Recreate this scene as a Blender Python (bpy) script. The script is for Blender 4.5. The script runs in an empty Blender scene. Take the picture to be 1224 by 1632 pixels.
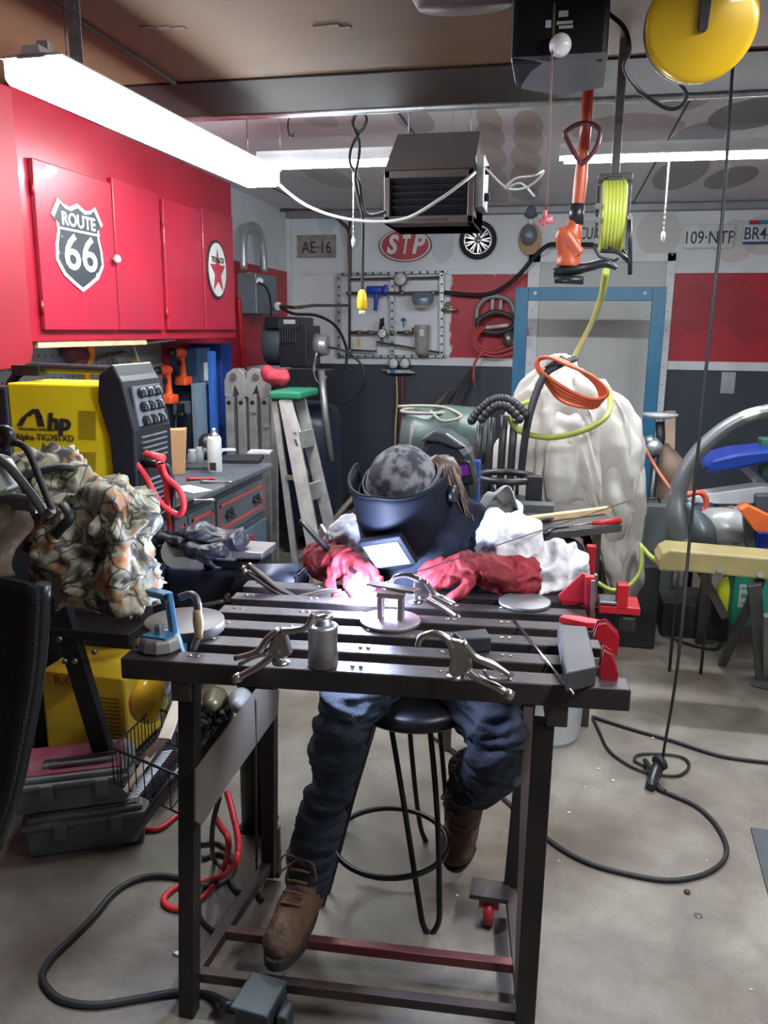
import bpy, bmesh, math, random
from math import sin, cos, pi, radians, tan, atan, sqrt
from mathutils import Vector as V, Matrix, noise
random.seed(7)
sc = bpy.context.scene
COL = sc.collection

# ------------------------------------------------------------------ camera
FPX, PITCH, YAW, ROLL, CAMH = 1300.0, radians(12.6), radians(12.0), radians(0.5), 1.5
cf = V((-sin(YAW)*cos(PITCH), cos(YAW)*cos(PITCH), -sin(PITCH)))
r0 = V((cos(YAW), sin(YAW), 0)); u0 = r0.cross(cf)
cr = r0*cos(ROLL) + u0*sin(ROLL); cu = u0*cos(ROLL) - r0*sin(ROLL)
CAM = V((0, 0, CAMH))
cd = bpy.data.cameras.new('camera'); cam = bpy.data.objects.new('camera', cd); COL.objects.link(cam)
cam.matrix_world = Matrix(((cr.x, cu.x, -cf.x, 0), (cr.y, cu.y, -cf.y, 0), (cr.z, cu.z, -cf.z, CAMH), (0, 0, 0, 1)))
cd.sensor_fit = 'VERTICAL'; cd.sensor_height = 36.0; cd.lens = FPX/1632*36.0
cd.clip_start = 0.05; cd.clip_end = 60
sc.camera = cam

# ------------------------------------------------------------------ world, lights, exposure
w = bpy.data.worlds.new('world'); sc.world = w; w.use_nodes = True
w.node_tree.nodes['Background'].inputs[0].default_value = (0.55, 0.6, 0.7, 1)
w.node_tree.nodes['Background'].inputs[1].default_value = 0.12
sc.view_settings.view_transform = 'Standard'
sc.view_settings.look = 'None'
sc.view_settings.exposure = 1.0
sc.view_settings.gamma = 1.0
TUBE_NEAR = 24.0        # emission strength of the long light over the cabinets
TUBE_FAR = 100.0        # emission strength of the two lights across the ceiling
ARC_POWER = 2.6         # watts of the welding arc
FILL_POWER = 36.0       # unseen fill light overhead, added to brighten floor and table tops

# ------------------------------------------------------------------ pixel rays
def ray(x, y): return cf + cr*((x-612)/FPX) - cu*((y-816)/FPX)
def at(x, y, Y): d = ray(x, y); return CAM + d*(Y/d.y)
def atx(x, y, X): d = ray(x, y); return CAM + d*(X/d.x)
def atz(x, y, Z): d = ray(x, y); return CAM + d*((Z-CAMH)/d.z)

# ------------------------------------------------------------------ materials
MC = {}
def mat(name, col, rough=0.5, metal=0.0, col2=None, scale=6.0, bump=0.0, bscale=40.0, emit=0, ecol=None, spec=0.5, alpha=1.0, trans=0.0, lo=.4, hi=.62, coat=0.0, det=4):
    if name in MC: return MC[name]
    m = bpy.data.materials.new(name); m.use_nodes = True; nt = m.node_tree; b = nt.nodes['Principled BSDF']
    b.inputs['Base Color'].default_value = (*col, 1); b.inputs['Roughness'].default_value = rough
    b.inputs['Metallic'].default_value = metal; b.inputs['Specular IOR Level'].default_value = spec
    b.inputs['Coat Weight'].default_value = coat
    b.inputs['Alpha'].default_value = alpha; b.inputs['Transmission Weight'].default_value = trans
    tc = nt.nodes.new('ShaderNodeTexCoord')
    if col2 is None: col2 = tuple(c*0.8 for c in col)
    n = nt.nodes.new('ShaderNodeTexNoise'); n.inputs['Scale'].default_value = scale; n.inputs['Detail'].default_value = det
    nt.links.new(tc.outputs['Object'], n.inputs['Vector'])
    r = nt.nodes.new('ShaderNodeMapRange'); r.inputs['From Min'].default_value = lo; r.inputs['From Max'].default_value = hi
    nt.links.new(n.outputs[0], r.inputs['Value'])
    mx = nt.nodes.new('ShaderNodeMix'); mx.data_type = 'RGBA'
    mx.inputs['A'].default_value = (*col, 1); mx.inputs['B'].default_value = (*col2, 1)
    nt.links.new(r.outputs[0], mx.inputs['Factor']); nt.links.new(mx.outputs['Result'], b.inputs['Base Color'])
    if bump:
        n2 = nt.nodes.new('ShaderNodeTexNoise'); n2.inputs['Scale'].default_value = bscale; n2.inputs['Detail'].default_value = 5
        nt.links.new(tc.outputs['Object'], n2.inputs['Vector'])
        bp = nt.nodes.new('ShaderNodeBump'); bp.inputs['Strength'].default_value = bump; bp.inputs['Distance'].default_value = 0.02
        nt.links.new(n2.outputs[0], bp.inputs['Height']); nt.links.new(bp.outputs[0], b.inputs['Normal'])
    if emit:
        b.inputs['Emission Color'].default_value = (*(ecol or col), 1); b.inputs['Emission Strength'].default_value = emit
    MC[name] = m
    return m

def band_wall(name, bands, circles=(), edge=0.004, axis='Z', base=None, patches=()):
    """painted wall: bands = [(z_top, colour)] from the floor up; circles = [(x, z, rx, rz, colour, strength)]
    patches = [(x0, x1, z0, z1, colour, soft)] brushed-on paint with ragged edges"""
    m = bpy.data.materials.new(name); m.use_nodes = True; nt = m.node_tree; b = nt.nodes['Principled BSDF']
    b.inputs['Roughness'].default_value = 0.45
    N = nt.nodes.new; L = nt.links.new
    g = N('ShaderNodeNewGeometry'); sp = N('ShaderNodeSeparateXYZ'); L(g.outputs['Position'], sp.inputs[0])
    def math_(op, a, b_=None, c=None):
        n = N('ShaderNodeMath'); n.operation = op
        for i, v in enumerate((a, b_, c)):
            if v is None: continue
            if isinstance(v, (int, float)): n.inputs[i].default_value = v
            else: L(v, n.inputs[i])
        return n.outputs[0]
    def mix(f, a, b_):
        n = N('ShaderNodeMix'); n.data_type = 'RGBA'
        for s, v in (('Factor', f), ('A', a), ('B', b_)):
            if isinstance(v, (int, float)): n.inputs[s].default_value = v
            elif isinstance(v, tuple): n.inputs[s].default_value = (*v, 1)
            else: L(v, n.inputs[s])
        return n.outputs['Result']
    no = N('ShaderNodeTexNoise'); no.inputs['Scale'].default_value = 2.2; no.inputs['Detail'].default_value = 6; L(g.outputs['Position'], no.inputs['Vector'])
    no2 = N('ShaderNodeTexNoise'); no2.inputs['Scale'].default_value = 14; no2.inputs['Detail'].default_value = 5; L(g.outputs['Position'], no2.inputs['Vector'])
    cur = bands[-1][1]
    for zt, c in reversed(bands[:-1]):
        cur = mix(math_('LESS_THAN', sp.outputs['Z'], zt), cur, c)
    U = sp.outputs['X']; W = sp.outputs['Z'] if axis == 'Z' else sp.outputs['Y']
    jit = math_('MULTIPLY', math_('SUBTRACT', no2.outputs[0], 0.5), 1.0)
    for (x0, x1, z0, z1, c, soft) in patches:
        fx = math_('MINIMUM', math_('SUBTRACT', U, x0), math_('SUBTRACT', x1, U))
        fz = math_('MINIMUM', math_('SUBTRACT', W, z0), math_('SUBTRACT', z1, W))
        d = math_('ADD', math_('MINIMUM', fx, fz), math_('MULTIPLY', jit, soft*2))
        mr = N('ShaderNodeMapRange'); L(d, mr.inputs['Value']); mr.inputs['From Min'].default_value = 0; mr.inputs['From Max'].default_value = max(soft*.4, 1e-3)
        cur = mix(mr.outputs[0], cur, c)
    for (x, z, rx, rz, c, s) in circles:
        dx = math_('DIVIDE', math_('SUBTRACT', U, x), rx); dz = math_('DIVIDE', math_('SUBTRACT', W, z), rz)
        d = math_('SQRT', math_('ADD', math_('MULTIPLY', dx, dx), math_('MULTIPLY', dz, dz)))
        d = math_('ADD', d, math_('MULTIPLY', jit, .12))
        f = math_('MULTIPLY', math_('LESS_THAN', d, 1.0), s)
        cur = mix(f, cur, c)
    mr = N('ShaderNodeMapRange'); L(no.outputs[0], mr.inputs['Value']); mr.inputs['From Min'].default_value = .3; mr.inputs['From Max'].default_value = .7
    mr.inputs['To Min'].default_value = .82; mr.inputs['To Max'].default_value = 1.0
    mu = N('ShaderNodeMix'); mu.data_type = 'RGBA'; mu.blend_type = 'MULTIPLY'; mu.inputs['Factor'].default_value = 1
    L(cur, mu.inputs['A']) if not isinstance(cur, tuple) else setattr(mu.inputs['A'], 'default_value', (*cur, 1))
    L(mr.outputs[0], mu.inputs['B']); L(mu.outputs['Result'], b.inputs['Base Color'])
    return m

# ------------------------------------------------------------------ mesh builder
def frame(o, x, z):
    x = V(x).normalized(); z = V(z); z = (z - x*z.dot(x)).normalized(); y = z.cross(x)
    return Matrix(((x.x, y.x, z.x, o[0]), (x.y, y.y, z.y, o[1]), (x.z, y.z, z.z, o[2]), (0, 0, 0, 1)))
def alongz(p0, p1):
    p0 = V(p0); p1 = V(p1); z = (p1-p0).normalized()
    x = V((1, 0, 0)) if abs(z.x) < .9 else V((0, 1, 0))
    return frame(p0, x - z*x.dot(z), z)
def T(x, y, z): return Matrix.Translation((x, y, z))
def R(a, ax='Z'): return Matrix.Rotation(radians(a), 4, ax)
def catmull(pts, n, closed=False):
    P = [V(p) for p in pts]; out = []; k = len(P); segs = k if closed else k-1
    for i in range(segs):
        if closed: a, b, c, d = P[(i-1) % k], P[i], P[(i+1) % k], P[(i+2) % k]
        else:
            b, c = P[i], P[i+1]; a = P[i-1] if i else b*2-c; d = P[i+2] if i+2 < k else c*2-b
        for j in range(n):
            t = j/n
            out.append(.5*((2*b)+(c-a)*t+(2*a-5*b+4*c-d)*t*t+(3*b-a-3*c+d)*t*t*t))
    if not closed: out.append(P[-1].copy())
    return out

class MB:
    def __init__(s): s.bm = bmesh.new()
    def _add(s, vs, fs, M=None, smooth=True):
        M = M or Matrix.Identity(4)
        bv = [s.bm.verts.new(M @ V(v)) for v in vs]
        for f in fs:
            try: s.bm.faces.new([bv[i] for i in f]).smooth = smooth
            except ValueError: pass
        return bv
    def box(s, c, d, M=None, taper=1.0):
        x, y, z = (q/2 for q in d); t = taper
        vs = [(c[0]+a*x*(t if e > 0 else 1), c[1]+b*y*(t if e > 0 else 1), c[2]+e*z) for e in (-1, 1) for a, b in ((-1, -1), (1, -1), (1, 1), (-1, 1))]
        s._add(vs, [(3, 2, 1, 0), (4, 5, 6, 7), (0, 1, 5, 4), (1, 2, 6, 5), (2, 3, 7, 6), (3, 0, 4, 7)], M, False); return s
    def bbox(s, a, b):
        return s.box([(a[i]+b[i])/2 for i in range(3)], [abs(a[i]-b[i]) for i in range(3)])
    def bar(s, p0, p1, w, h=None, up=(0, 0, 1)):
        p0 = V(p0); p1 = V(p1); d = p1-p0; L = d.length
        up = V(up)
        if abs(d.normalized().dot(up)) > .97: up = V((0, 1, 0))
        M = frame(p0, d, up); h = h or w
        s.box((L/2, 0, 0), (L, w, h), M); return s
    def tube(s, pts, r, seg=8, closed=False, n=0, ra=1.0, upv=None):
        if n: pts = catmull(pts, n, closed)
        pts = [V(p) for p in pts]; k = len(pts)
        if isinstance(r, (list, tuple)):
            m = len(r); rr = []
            for i in range(k):
                t = i/(k-1)*(m-1); j = min(int(t), m-2); q = t-j; q = q*q*(3-2*q); rr.append(r[j]*(1-q)+r[j+1]*q)
        else: rr = [r]*k
        rings = []; prev = None
        for i, p in enumerate(pts):
            if closed: t = pts[(i+1) % k]-pts[(i-1) % k]
            else: t = pts[min(i+1, k-1)]-pts[max(i-1, 0)]
            if t.length < 1e-9: t = V((0, 0, 1))
            t.normalize()
            if prev is None:
                a = V(upv) if upv else (V((0, 0, 1)) if abs(t.z) < .9 else V((1, 0, 0)))
                nrm = (a-t*a.dot(t)).normalized()
            else:
                nrm = prev-t*prev.dot(t)
                nrm = nrm.normalized() if nrm.length > 1e-6 else prev
            prev = nrm; bn = t.cross(nrm)
            rings.append([s.bm.verts.new(p+(nrm*cos(2*pi*j/seg)*ra+bn*sin(2*pi*j/seg))*rr[i]) for j in range(seg)])
        m = k if closed else k-1
        off = 0
        for i in range(m):
            A, B = rings[i], rings[(i+1) % k]
            if closed and i == k-1:
                off = min(range(seg), key=lambda o: (A[0].co-B[o].co).length)
            for j in range(seg):
                try: s.bm.faces.new((A[j], A[(j+1) % seg], B[(j+1+off) % seg], B[(j+off) % seg])).smooth = True
                except ValueError: pass
        if not closed:
            s.bm.faces.new(rings[0][::-1]); s.bm.faces.new(rings[-1])
        return s
    def lathe(s, prof, M=None, seg=24, sm=True):
        M = M or Matrix.Identity(4); rings = []
        for (r, z) in prof:
            rings.append([s.bm.verts.new(M @ V((max(r, 1e-4)*cos(2*pi*j/seg), max(r, 1e-4)*sin(2*pi*j/seg), z))) for j in range(seg)])
        for A, B in zip(rings, rings[1:]):
            for j in range(seg): s.bm.faces.new((A[j], A[(j+1) % seg], B[(j+1) % seg], B[j])).smooth = sm
        s.bm.faces.new(rings[0][::-1]); s.bm.faces.new(rings[-1]); return s
    def cyl(s, p0, p1, r, r1=None, seg=16):
        p0 = V(p0); p1 = V(p1); L = (p1-p0).length; r1 = r if r1 is None else r1
        M = alongz(p0, p1); vs = []
        for rr, z in ((r, 0), (r1, L)): vs += [(rr*cos(2*pi*j/seg), rr*sin(2*pi*j/seg), z) for j in range(seg)]
        bv = s._add(vs, [], M)
        for j in range(seg): s.bm.faces.new((bv[j], bv[(j+1) % seg], bv[seg+(j+1) % seg], bv[seg+j])).smooth = True
        s.bm.faces.new(bv[:seg][::-1]); s.bm.faces.new(bv[seg:]); return s
    def ball(s, c, r, M=None, seg=16, rings=10):
        if isinstance(r, (int, float)): r = (r, r, r)
        M = M or Matrix.Identity(4); prof = []
        RR = []
        for i in range(rings+1):
            a = pi*i/rings; q = max(sin(a), 1e-3)
            RR.append([s.bm.verts.new(M @ V((c[0]+r[0]*q*cos(2*pi*j/seg), c[1]+r[1]*q*sin(2*pi*j/seg), c[2]-r[2]*cos(a)))) for j in range(seg)])
        for A, B in zip(RR, RR[1:]):
            for j in range(seg): s.bm.faces.new((A[j], A[(j+1) % seg], B[(j+1) % seg], B[j])).smooth = True
        s.bm.faces.new(RR[0][::-1]); s.bm.faces.new(RR[-1]); return s
    def prism(s, o2, z0, z1, M=None, sc_=1.0):
        k = len(o2); cx = sum(p[0] for p in o2)/k; cy = sum(p[1] for p in o2)/k
        vs = [(x, y, z0) for x, y in o2]+[(cx+(x-cx)*sc_, cy+(y-cy)*sc_, z1) for x, y in o2]
        s._add(vs, [tuple(range(k))[::-1], tuple(range(k, 2*k))]+[(i, (i+1) % k, k+(i+1) % k, k+i) for i in range(k)], M, False); return s
    def sheet(s, fn, nu, nv, th=0.003, closeu=False):
        """fn(u,v)->point; solid sheet of thickness th"""
        P = [[V(fn(i/nu, j/nv)) for j in range(nv+1)] for i in range(nu+(0 if closeu else 1))]
        a = len(P); G = []
        for i in range(a):
            row = []
            for j in range(nv+1):
                du = P[(i+1) % a if closeu else min(i+1, a-1)][j]-P[(i-1) % a if closeu else max(i-1, 0)][j]
                dv = P[i][min(j+1, nv)]-P[i][max(j-1, 0)]
                n = du.cross(dv); n = n.normalized() if n.length > 1e-12 else V((0, 0, 1))
                row.append((s.bm.verts.new(P[i][j]), s.bm.verts.new(P[i][j]-n*th)))
            G.append(row)
        rng = a if closeu else a-1
        for i in range(rng):
            i2 = (i+1) % a
            for j in range(nv):
                s.bm.faces.new((G[i][j][0], G[i2][j][0], G[i2][j+1][0], G[i][j+1][0])).smooth = True
                s.bm.faces.new((G[i][j+1][1], G[i2][j+1][1], G[i2][j][1], G[i][j][1])).smooth = True
            s.bm.faces.new((G[i][0][0], G[i][0][1], G[i2][0][1], G[i2][0][0]))
            s.bm.faces.new((G[i][nv][1], G[i][nv][0], G[i2][nv][0], G[i2][nv][1]))
        if not closeu:
            for j in range(nv):
                s.bm.faces.new((G[0][j][1], G[0][j][0], G[0][j+1][0], G[0][j+1][1]))
                s.bm.faces.new((G[a-1][j][0], G[a-1][j][1], G[a-1][j+1][1], G[a-1][j+1][0]))
        return s
    def rough(s, amp, scale, seed=0, zmin=None):
        s.bm.normal_update()
        for v in s.bm.verts:
            n = noise.fractal((v.co+V((seed, seed*2, 0)))*scale, 1.0, 2.0, 3)
            v.co += v.normal*amp*n
        return s
    def build(s, name, m, parent=None, bevel=0.0, label=None, fuse=0.0, smooth=0, disp=None, kind=None, folds=None):
        bmesh.ops.recalc_face_normals(s.bm, faces=s.bm.faces)
        me = bpy.data.meshes.new(name)
        if parent is not None: s.bm.transform(ORG[parent.name_full if False else parent].inverted())
        s.bm.to_mesh(me); s.bm.free()
        ob = bpy.data.objects.new(name, me); COL.objects.link(ob)
        if parent is not None:
            ob.parent = parent; ORG[ob] = ORG[parent]
        else:
            vs = me.vertices
            c = V((sum(v.co.x for v in vs)/len(vs), sum(v.co.y for v in vs)/len(vs), min(v.co.z for v in vs)))
            me.transform(Matrix.Translation(-c)); ob.location = c; ORG[ob] = Matrix.Translation(c)
        if m: me.materials.append(m)
        if bevel:
            b = ob.modifiers.new('bevel', 'BEVEL'); b.width = bevel; b.segments = 2; b.limit_method = 'ANGLE'; b.angle_limit = radians(40)
        if fuse:
            r = ob.modifiers.new('remesh', 'REMESH'); r.mode = 'VOXEL'; r.voxel_size = fuse; r.use_smooth_shade = True
            if smooth:
                q = ob.modifiers.new('smooth', 'SMOOTH'); q.iterations = smooth; q.factor = .6
        if disp:
            for st, size in (disp if isinstance(disp[0], tuple) else (disp,)):
                tx = bpy.data.textures.new('folds', 'CLOUDS'); tx.noise_scale = size; tx.noise_depth = 2
                d = ob.modifiers.new('folds', 'DISPLACE'); d.texture = tx; d.strength = st; d.texture_coords = 'GLOBAL'; d.mid_level = .5
        if folds:
            bpy.context.view_layer.update(); dg = bpy.context.evaluated_depsgraph_get()
            m2 = bpy.data.meshes.new_from_object(ob.evaluated_get(dg)); ob.modifiers.clear(); m2.name = name
            crease(m2, folds); ob.data = m2
        if label: ob['label'] = label
        if kind: ob['kind'] = kind
        return ob
ORG = {}
def crease(me, folds):
    """push vertices along their normals with ridged, stretched noise: cloth folds and creases"""
    nr = [v.normal.copy() for v in me.vertices]
    for (amp, sc_, st, seed) in folds:
        st = V(st)
        for v, n in zip(me.vertices, nr):
            p = v.co; q = V((p.x*st.x, p.y*st.y, p.z*st.z))*sc_+V((seed, seed*1.7, 0))
            h = q*.5; q += V((noise.noise(h+V((11.3, 0, 0))), noise.noise(h+V((0, 23.7, 0))), noise.noise(h+V((0, 0, 37.1)))))*.9
            r_ = 1-2*abs(noise.noise(q))-.55
            v.co = p+n*(amp*r_)
    for pl in me.polygons: pl.use_smooth = True
    me.update()
def thing(name, loc=(0, 0, 0), rot=0, label=None, cat=None, group=None):
    o = bpy.data.objects.new(name, None); COL.objects.link(o); o.empty_display_size = .05
    o.location = loc; o.rotation_euler = (0, 0, rot)
    ORG[o] = Matrix.Translation(V(loc)) @ Matrix.Rotation(rot, 4, 'Z')
    tag(o, label, cat, group); return o
def tag(o, label=None, cat=None, group=None):
    if label: o['label'] = label
    if cat: o['category'] = cat
    if group: o['group'] = group
    return o
def struct(name, mb, m, **k): o = mb.build(name, m, **k); o['kind'] = 'structure'; return o
def copy_tree(o, parent=None, M=None):
    c = o.copy(); COL.objects.link(c)
    if parent is not None: c.parent = parent
    for ch in [x for x in list(bpy.data.objects) if x.parent == o]: copy_tree(ch, c)
    return c
def text(name, s, M, size, m, parent=None, ext=0.001, shear=0, xs=1.0, align='CENTER', bold=0.0):
    cu_ = bpy.data.curves.new('t', 'FONT'); cu_.body = s; cu_.size = size; cu_.extrude = ext; cu_.shear = shear; cu_.offset = bold
    cu_.align_x = align; cu_.align_y = 'CENTER'; cu_.resolution_u = 3
    to = bpy.data.objects.new('t', cu_); COL.objects.link(to); bpy.context.view_layer.update()
    me = bpy.data.meshes.new_from_object(to.evaluated_get(bpy.context.evaluated_depsgraph_get()))
    bpy.data.objects.remove(to); me.transform(Matrix.Diagonal((xs, 1, 1, 1))); me.transform(M)
    mb = MB(); mb.bm.from_mesh(me); o = mb.build(name, m, parent); return o

# common materials
white = mat('white_paint', (.75, .77, .78), .45, col2=(.66, .68, .7))
black = mat('black_plastic', (.015, .016, .02), .38)
rubber = mat('black_rubber', (.012, .012, .014), .6)
steel = mat('dull_steel', (.34, .34, .35), .38, .9, col2=(.22, .21, .2), scale=12)
chrome = mat('bright_steel', (.72, .73, .75), .18, 1.0, col2=(.6, .6, .62), scale=18)
galv = mat('galvanised_steel', (.48, .51, .53), .42, .75, col2=(.36, .39, .41), scale=25)
darksteel = mat('dark_mill_steel', (.05, .045, .045), .42, .6, col2=(.09, .07, .06), scale=9, bump=.1)
slatsteel = mat('brown_mill_steel', (.042, .031, .03), .5, .35, col2=(.024, .02, .023), scale=7, bump=.1)
red = mat('red_enamel', (.4, .008, .018), .35, col2=(.45, .01, .015))
yellow = mat('yellow_paint', (.85, .56, .02), .4, col2=(.78, .5, .02))
orange = mat('orange_plastic', (.85, .13, .03), .42, col2=(.75, .09, .02))
blue = mat('blue_paint', (.01, .22, .45), .4, col2=(.01, .17, .36))
wood = mat('pale_wood', (.62, .43, .25), .6, col2=(.5, .33, .18), scale=18)
copper = mat('brown_pipe', (.14, .09, .07), .4, .5)
# ================================================================== THE SETTING
WX, WB, CZ = -2.22, 6.6, 2.42
WR, WF = 3.4, -1.6
fl = bpy.data.materials.new('stained_concrete'); fl.use_nodes = True
nt = fl.node_tree; b = nt.nodes['Principled BSDF']; N = nt.nodes.new; L = nt.links.new
tc = N('ShaderNodeTexCoord')
def nz(sca, det, dist=0.0):
    n = N('ShaderNodeTexNoise'); n.inputs['Scale'].default_value = sca; n.inputs['Detail'].default_value = det; n.inputs['Distortion'].default_value = dist
    L(tc.outputs['Object'], n.inputs['Vector']); return n
def ramp(n, a, c0, b_, c1):
    r = N('ShaderNodeValToRGB'); r.color_ramp.elements[0].position = a; r.color_ramp.elements[0].color = (*c0, 1)
    r.color_ramp.elements[1].position = b_; r.color_ramp.elements[1].color = (*c1, 1); L(n.outputs[0], r.inputs[0]); return r
n1 = nz(1.9, 7, .6); r1 = ramp(n1, .33, (.15, .122, .093), .66, (.29, .265, .225))
n2 = nz(7, 8, .3); r2 = ramp(n2, .35, (.68, .66, .64), .62, (1, 1, 1))
n3 = nz(90, 3); r3 = ramp(n3, .3, (.85, .85, .85), .7, (1, 1, 1))
def mul(a, b_):
    m_ = N('ShaderNodeMix'); m_.data_type = 'RGBA'; m_.blend_type = 'MULTIPLY'; m_.inputs['Factor'].default_value = 1
    L(a, m_.inputs['A']); L(b_, m_.inputs['B']); return m_.outputs['Result']
L(mul(mul(r1.outputs[0], r2.outputs[0]), r3.outputs[0]), b.inputs['Base Color'])
rr = N('ShaderNodeMapRange'); L(n2.outputs[0], rr.inputs['Value']); rr.inputs['To Min'].default_value = .38; rr.inputs['To Max'].default_value = .7
L(rr.outputs[0], b.inputs['Roughness'])
bp = N('ShaderNodeBump'); bp.inputs['Strength'].default_value = .12; L(n3.outputs[0], bp.inputs['Height']); L(bp.outputs[0], b.inputs['Normal'])
struct('floor', MB().bbox((WX-.1, WF-.1, -.1), (WR+.1, WB+.1, 0)), fl)

WHITE = (.8, .83, .86); GREY = (.042, .052, .07); RED = (.5, .01, .03); TAN = (.5, .42, .33)
zt = at(1150, 584, WB).z; zr = at(1150, 434, WB).z
x_re = at(1070, 500, WB).x
pa = at(718, 432, WB); pb = at(838, 570, WB)
circ = []
for (px, py, r_) in ((1050, 372, .16), (1170, 385, .15), (1215, 375, .14)):
    p = at(px, py, WB); circ.append((p.x, p.z, r_, r_, (.55, .47, .38), .45))
for (px, py) in ((1110, 490), (1165, 480), (1200, 510)):
    p = at(px, py, WB); circ.append((p.x, p.z, .17, .17, (.3, .008, .015), .5))
for (px, py, r_) in ((560, 365, .12), (705, 385, .12), (520, 345, .1)):
    p = at(px, py, WB); circ.append((p.x, p.z, r_*.8, r_*1.4, (.3, .42, .55), .3))
wb = band_wall('back_wall_paint', [(zt-.03, GREY), (3, WHITE)], circ, patches=[(x_re, 6, zt-.03, zr, RED, .002), (pa.x, pb.x+.1, zt-.02, pa.z, RED, .05)])
struct('wall_back', MB().bbox((WX-.1, WB, 0), (WR+.1, WB+.1, CZ+.3)), wb)
zl = atx(420, 425, WX).z
wl = band_wall('left_wall_paint', [(1.2, GREY), (zl, RED), (3, (.78, .8, .82))])
struct('wall_left', MB().bbox((WX-.1, WF-.1, 0), (WX, WB, CZ+.3)), wl)
struct('wall_right', MB().bbox((WR, WF-.1, 0), (WR+.1, WB, CZ+.3)), white)
struct('wall_front', MB().bbox((WX, WF-.1, 0), (WR, WF, CZ+.3)), mat('front_wall_paint', (.3, .3, .31), .6))
cc = []
for (px, py, rx, ry, c, s_) in ((1195, 182, 62, 25, (.1, .16, .17), .75), (1110, 222, 42, 26, (.16, .22, .24), .7), (1085, 275, 40, 28, (.16, .2, .22), .7), (1165, 283, 38, 18, (.14, .19, .21), .75),
        (1100, 150, 40, 26, (.3, .32, .34), .6), (842, 200, 24, 24, TAN, .7), (842, 222, 24, 24, (.42, .35, .3), .6), (838, 252, 24, 24, TAN, .6), (838, 284, 24, 24, (.42, .35, .3), .6), (836, 306, 22, 14, (.3, .28, .28), .5),
        (780, 190, 20, 22, TAN, .7), (782, 215, 22, 22, (.45, .36, .32), .7), (784, 245, 22, 24, TAN, .6), (786, 280, 20, 20, TAN, .6), (790, 310, 20, 14, (.42, .35, .3), .5),
        (510, 190, 26, 14, (.42, .42, .42), .5), (660, 190, 30, 22, (.36, .36, .38), .6), (520, 280, 30, 22, (.4, .42, .45), .6), (1000, 205, 90, 24, (.3, .12, .12), .45), (960, 345, 120, 10, (.3, .3, .3), .4)):
    p = atz(px, py, CZ); q = atz(px+rx, py, CZ); t = atz(px, py-ry, CZ); t2 = atz(px, py+ry, CZ)
    cc.append((p.x, (t.y+t2.y)/2, abs(q.x-p.x), abs(t.y-t2.y)/2, tuple(k_*.95 for k_ in c), s_))
cw = band_wall('ceiling_paint', [(9, (.8, .8, .83))], cc, axis='Y')
struct('ceiling', MB().bbox((WX-.1, WF-.1, CZ), (WR+.1, WB+.1, CZ+.1)), cw)
for i, X in enumerate((-1.95, -.75, .45, 1.65)):
    struct('trim_%d' % (i+1), MB().bbox((X-.004, 3.3, CZ-.004), (X+.004, WB, CZ)), mat('ceiling_seam', (.12, .12, .12), .8))
tm = mat('trim_paint', (.74, .76, .78), .4, col2=(.66, .68, .7))
zb = at(520, 574, WB).z
dl = at(842, 430, WB).x; dr = at(1075, 430, WB).x; dtop = at(960, 405, WB).z
struct('baseboard_back', MB().bbox((WX, WB-.02, 0), (dl, WB, .09)), mat('dark_baseboard', (.03, .03, .035), .5))
struct('trim_5', MB().bbox((WX, WB-.018, zt-.03), (dl, WB, zt+.035)), tm, bevel=.003)
struct('trim_6', MB().bbox((dr, WB-.018, zt-.03), (WR, WB, zt+.035)), tm, bevel=.003)
struct('trim_7', MB().bbox((WX, WB-.012, zr-.005), (dl, WB, zr+.03)), tm)
struct('trim_8', MB().bbox((dr, WB-.012, zr-.005), (WR, WB, zr+.03)), tm)
struct('trim_9', MB().bbox((WX, WB-.05, CZ-.06), (WR, WB, CZ)), mat('cove_metal', (.3, .31, .33), .4, .4), bevel=.01)
struct('trim_10', MB().bbox((WX, 4.5, 1.17), (WX+.015, WB, 1.23)), tm)
struct('trim_11', MB().bbox((WX, WB-.04, zt), (WX+.04, WB, CZ)), tm, bevel=.004)
# back door with its white casing
doorm = mat('grey_door_paint', (.56, .57, .55), .5, col2=(.5, .51, .5), scale=2)
p0 = at(862, 418, WB).x; p1 = at(1062, 418, WB).x
d = MB().bbox((p0, WB-.03, 0), (p1, WB-.005, dtop-.06)).build('door_1', doorm, bevel=.003); d['kind'] = 'structure'
MB().lathe([(.0, 0), (.028, 0), (.03, .02), (.02, .03), (.0, .03)], frame((p0+.07, WB-.03, .98), (1, 0, 0), (0, -1, 0))).build('door_knob', chrome, d)
cs = MB()
cs.bbox((dl, WB-.045, 0), (p0, WB, dtop)); cs.bbox((p1, WB-.045, 0), (dr, WB, dtop)); cs.bbox((dl, WB-.045, dtop-.06), (dr, WB, dtop))
o = struct('trim_12', cs, tm, bevel=.003)
rv = MB()
for k in range(14):
    for X in ((dl+p0)/2, (p1+dr)/2):
        z = .3+k*.135; rv.cyl((X, WB-.045, z), (X, WB-.05, z), .006, seg=6)
rv.build('rivets', steel, o)
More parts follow.
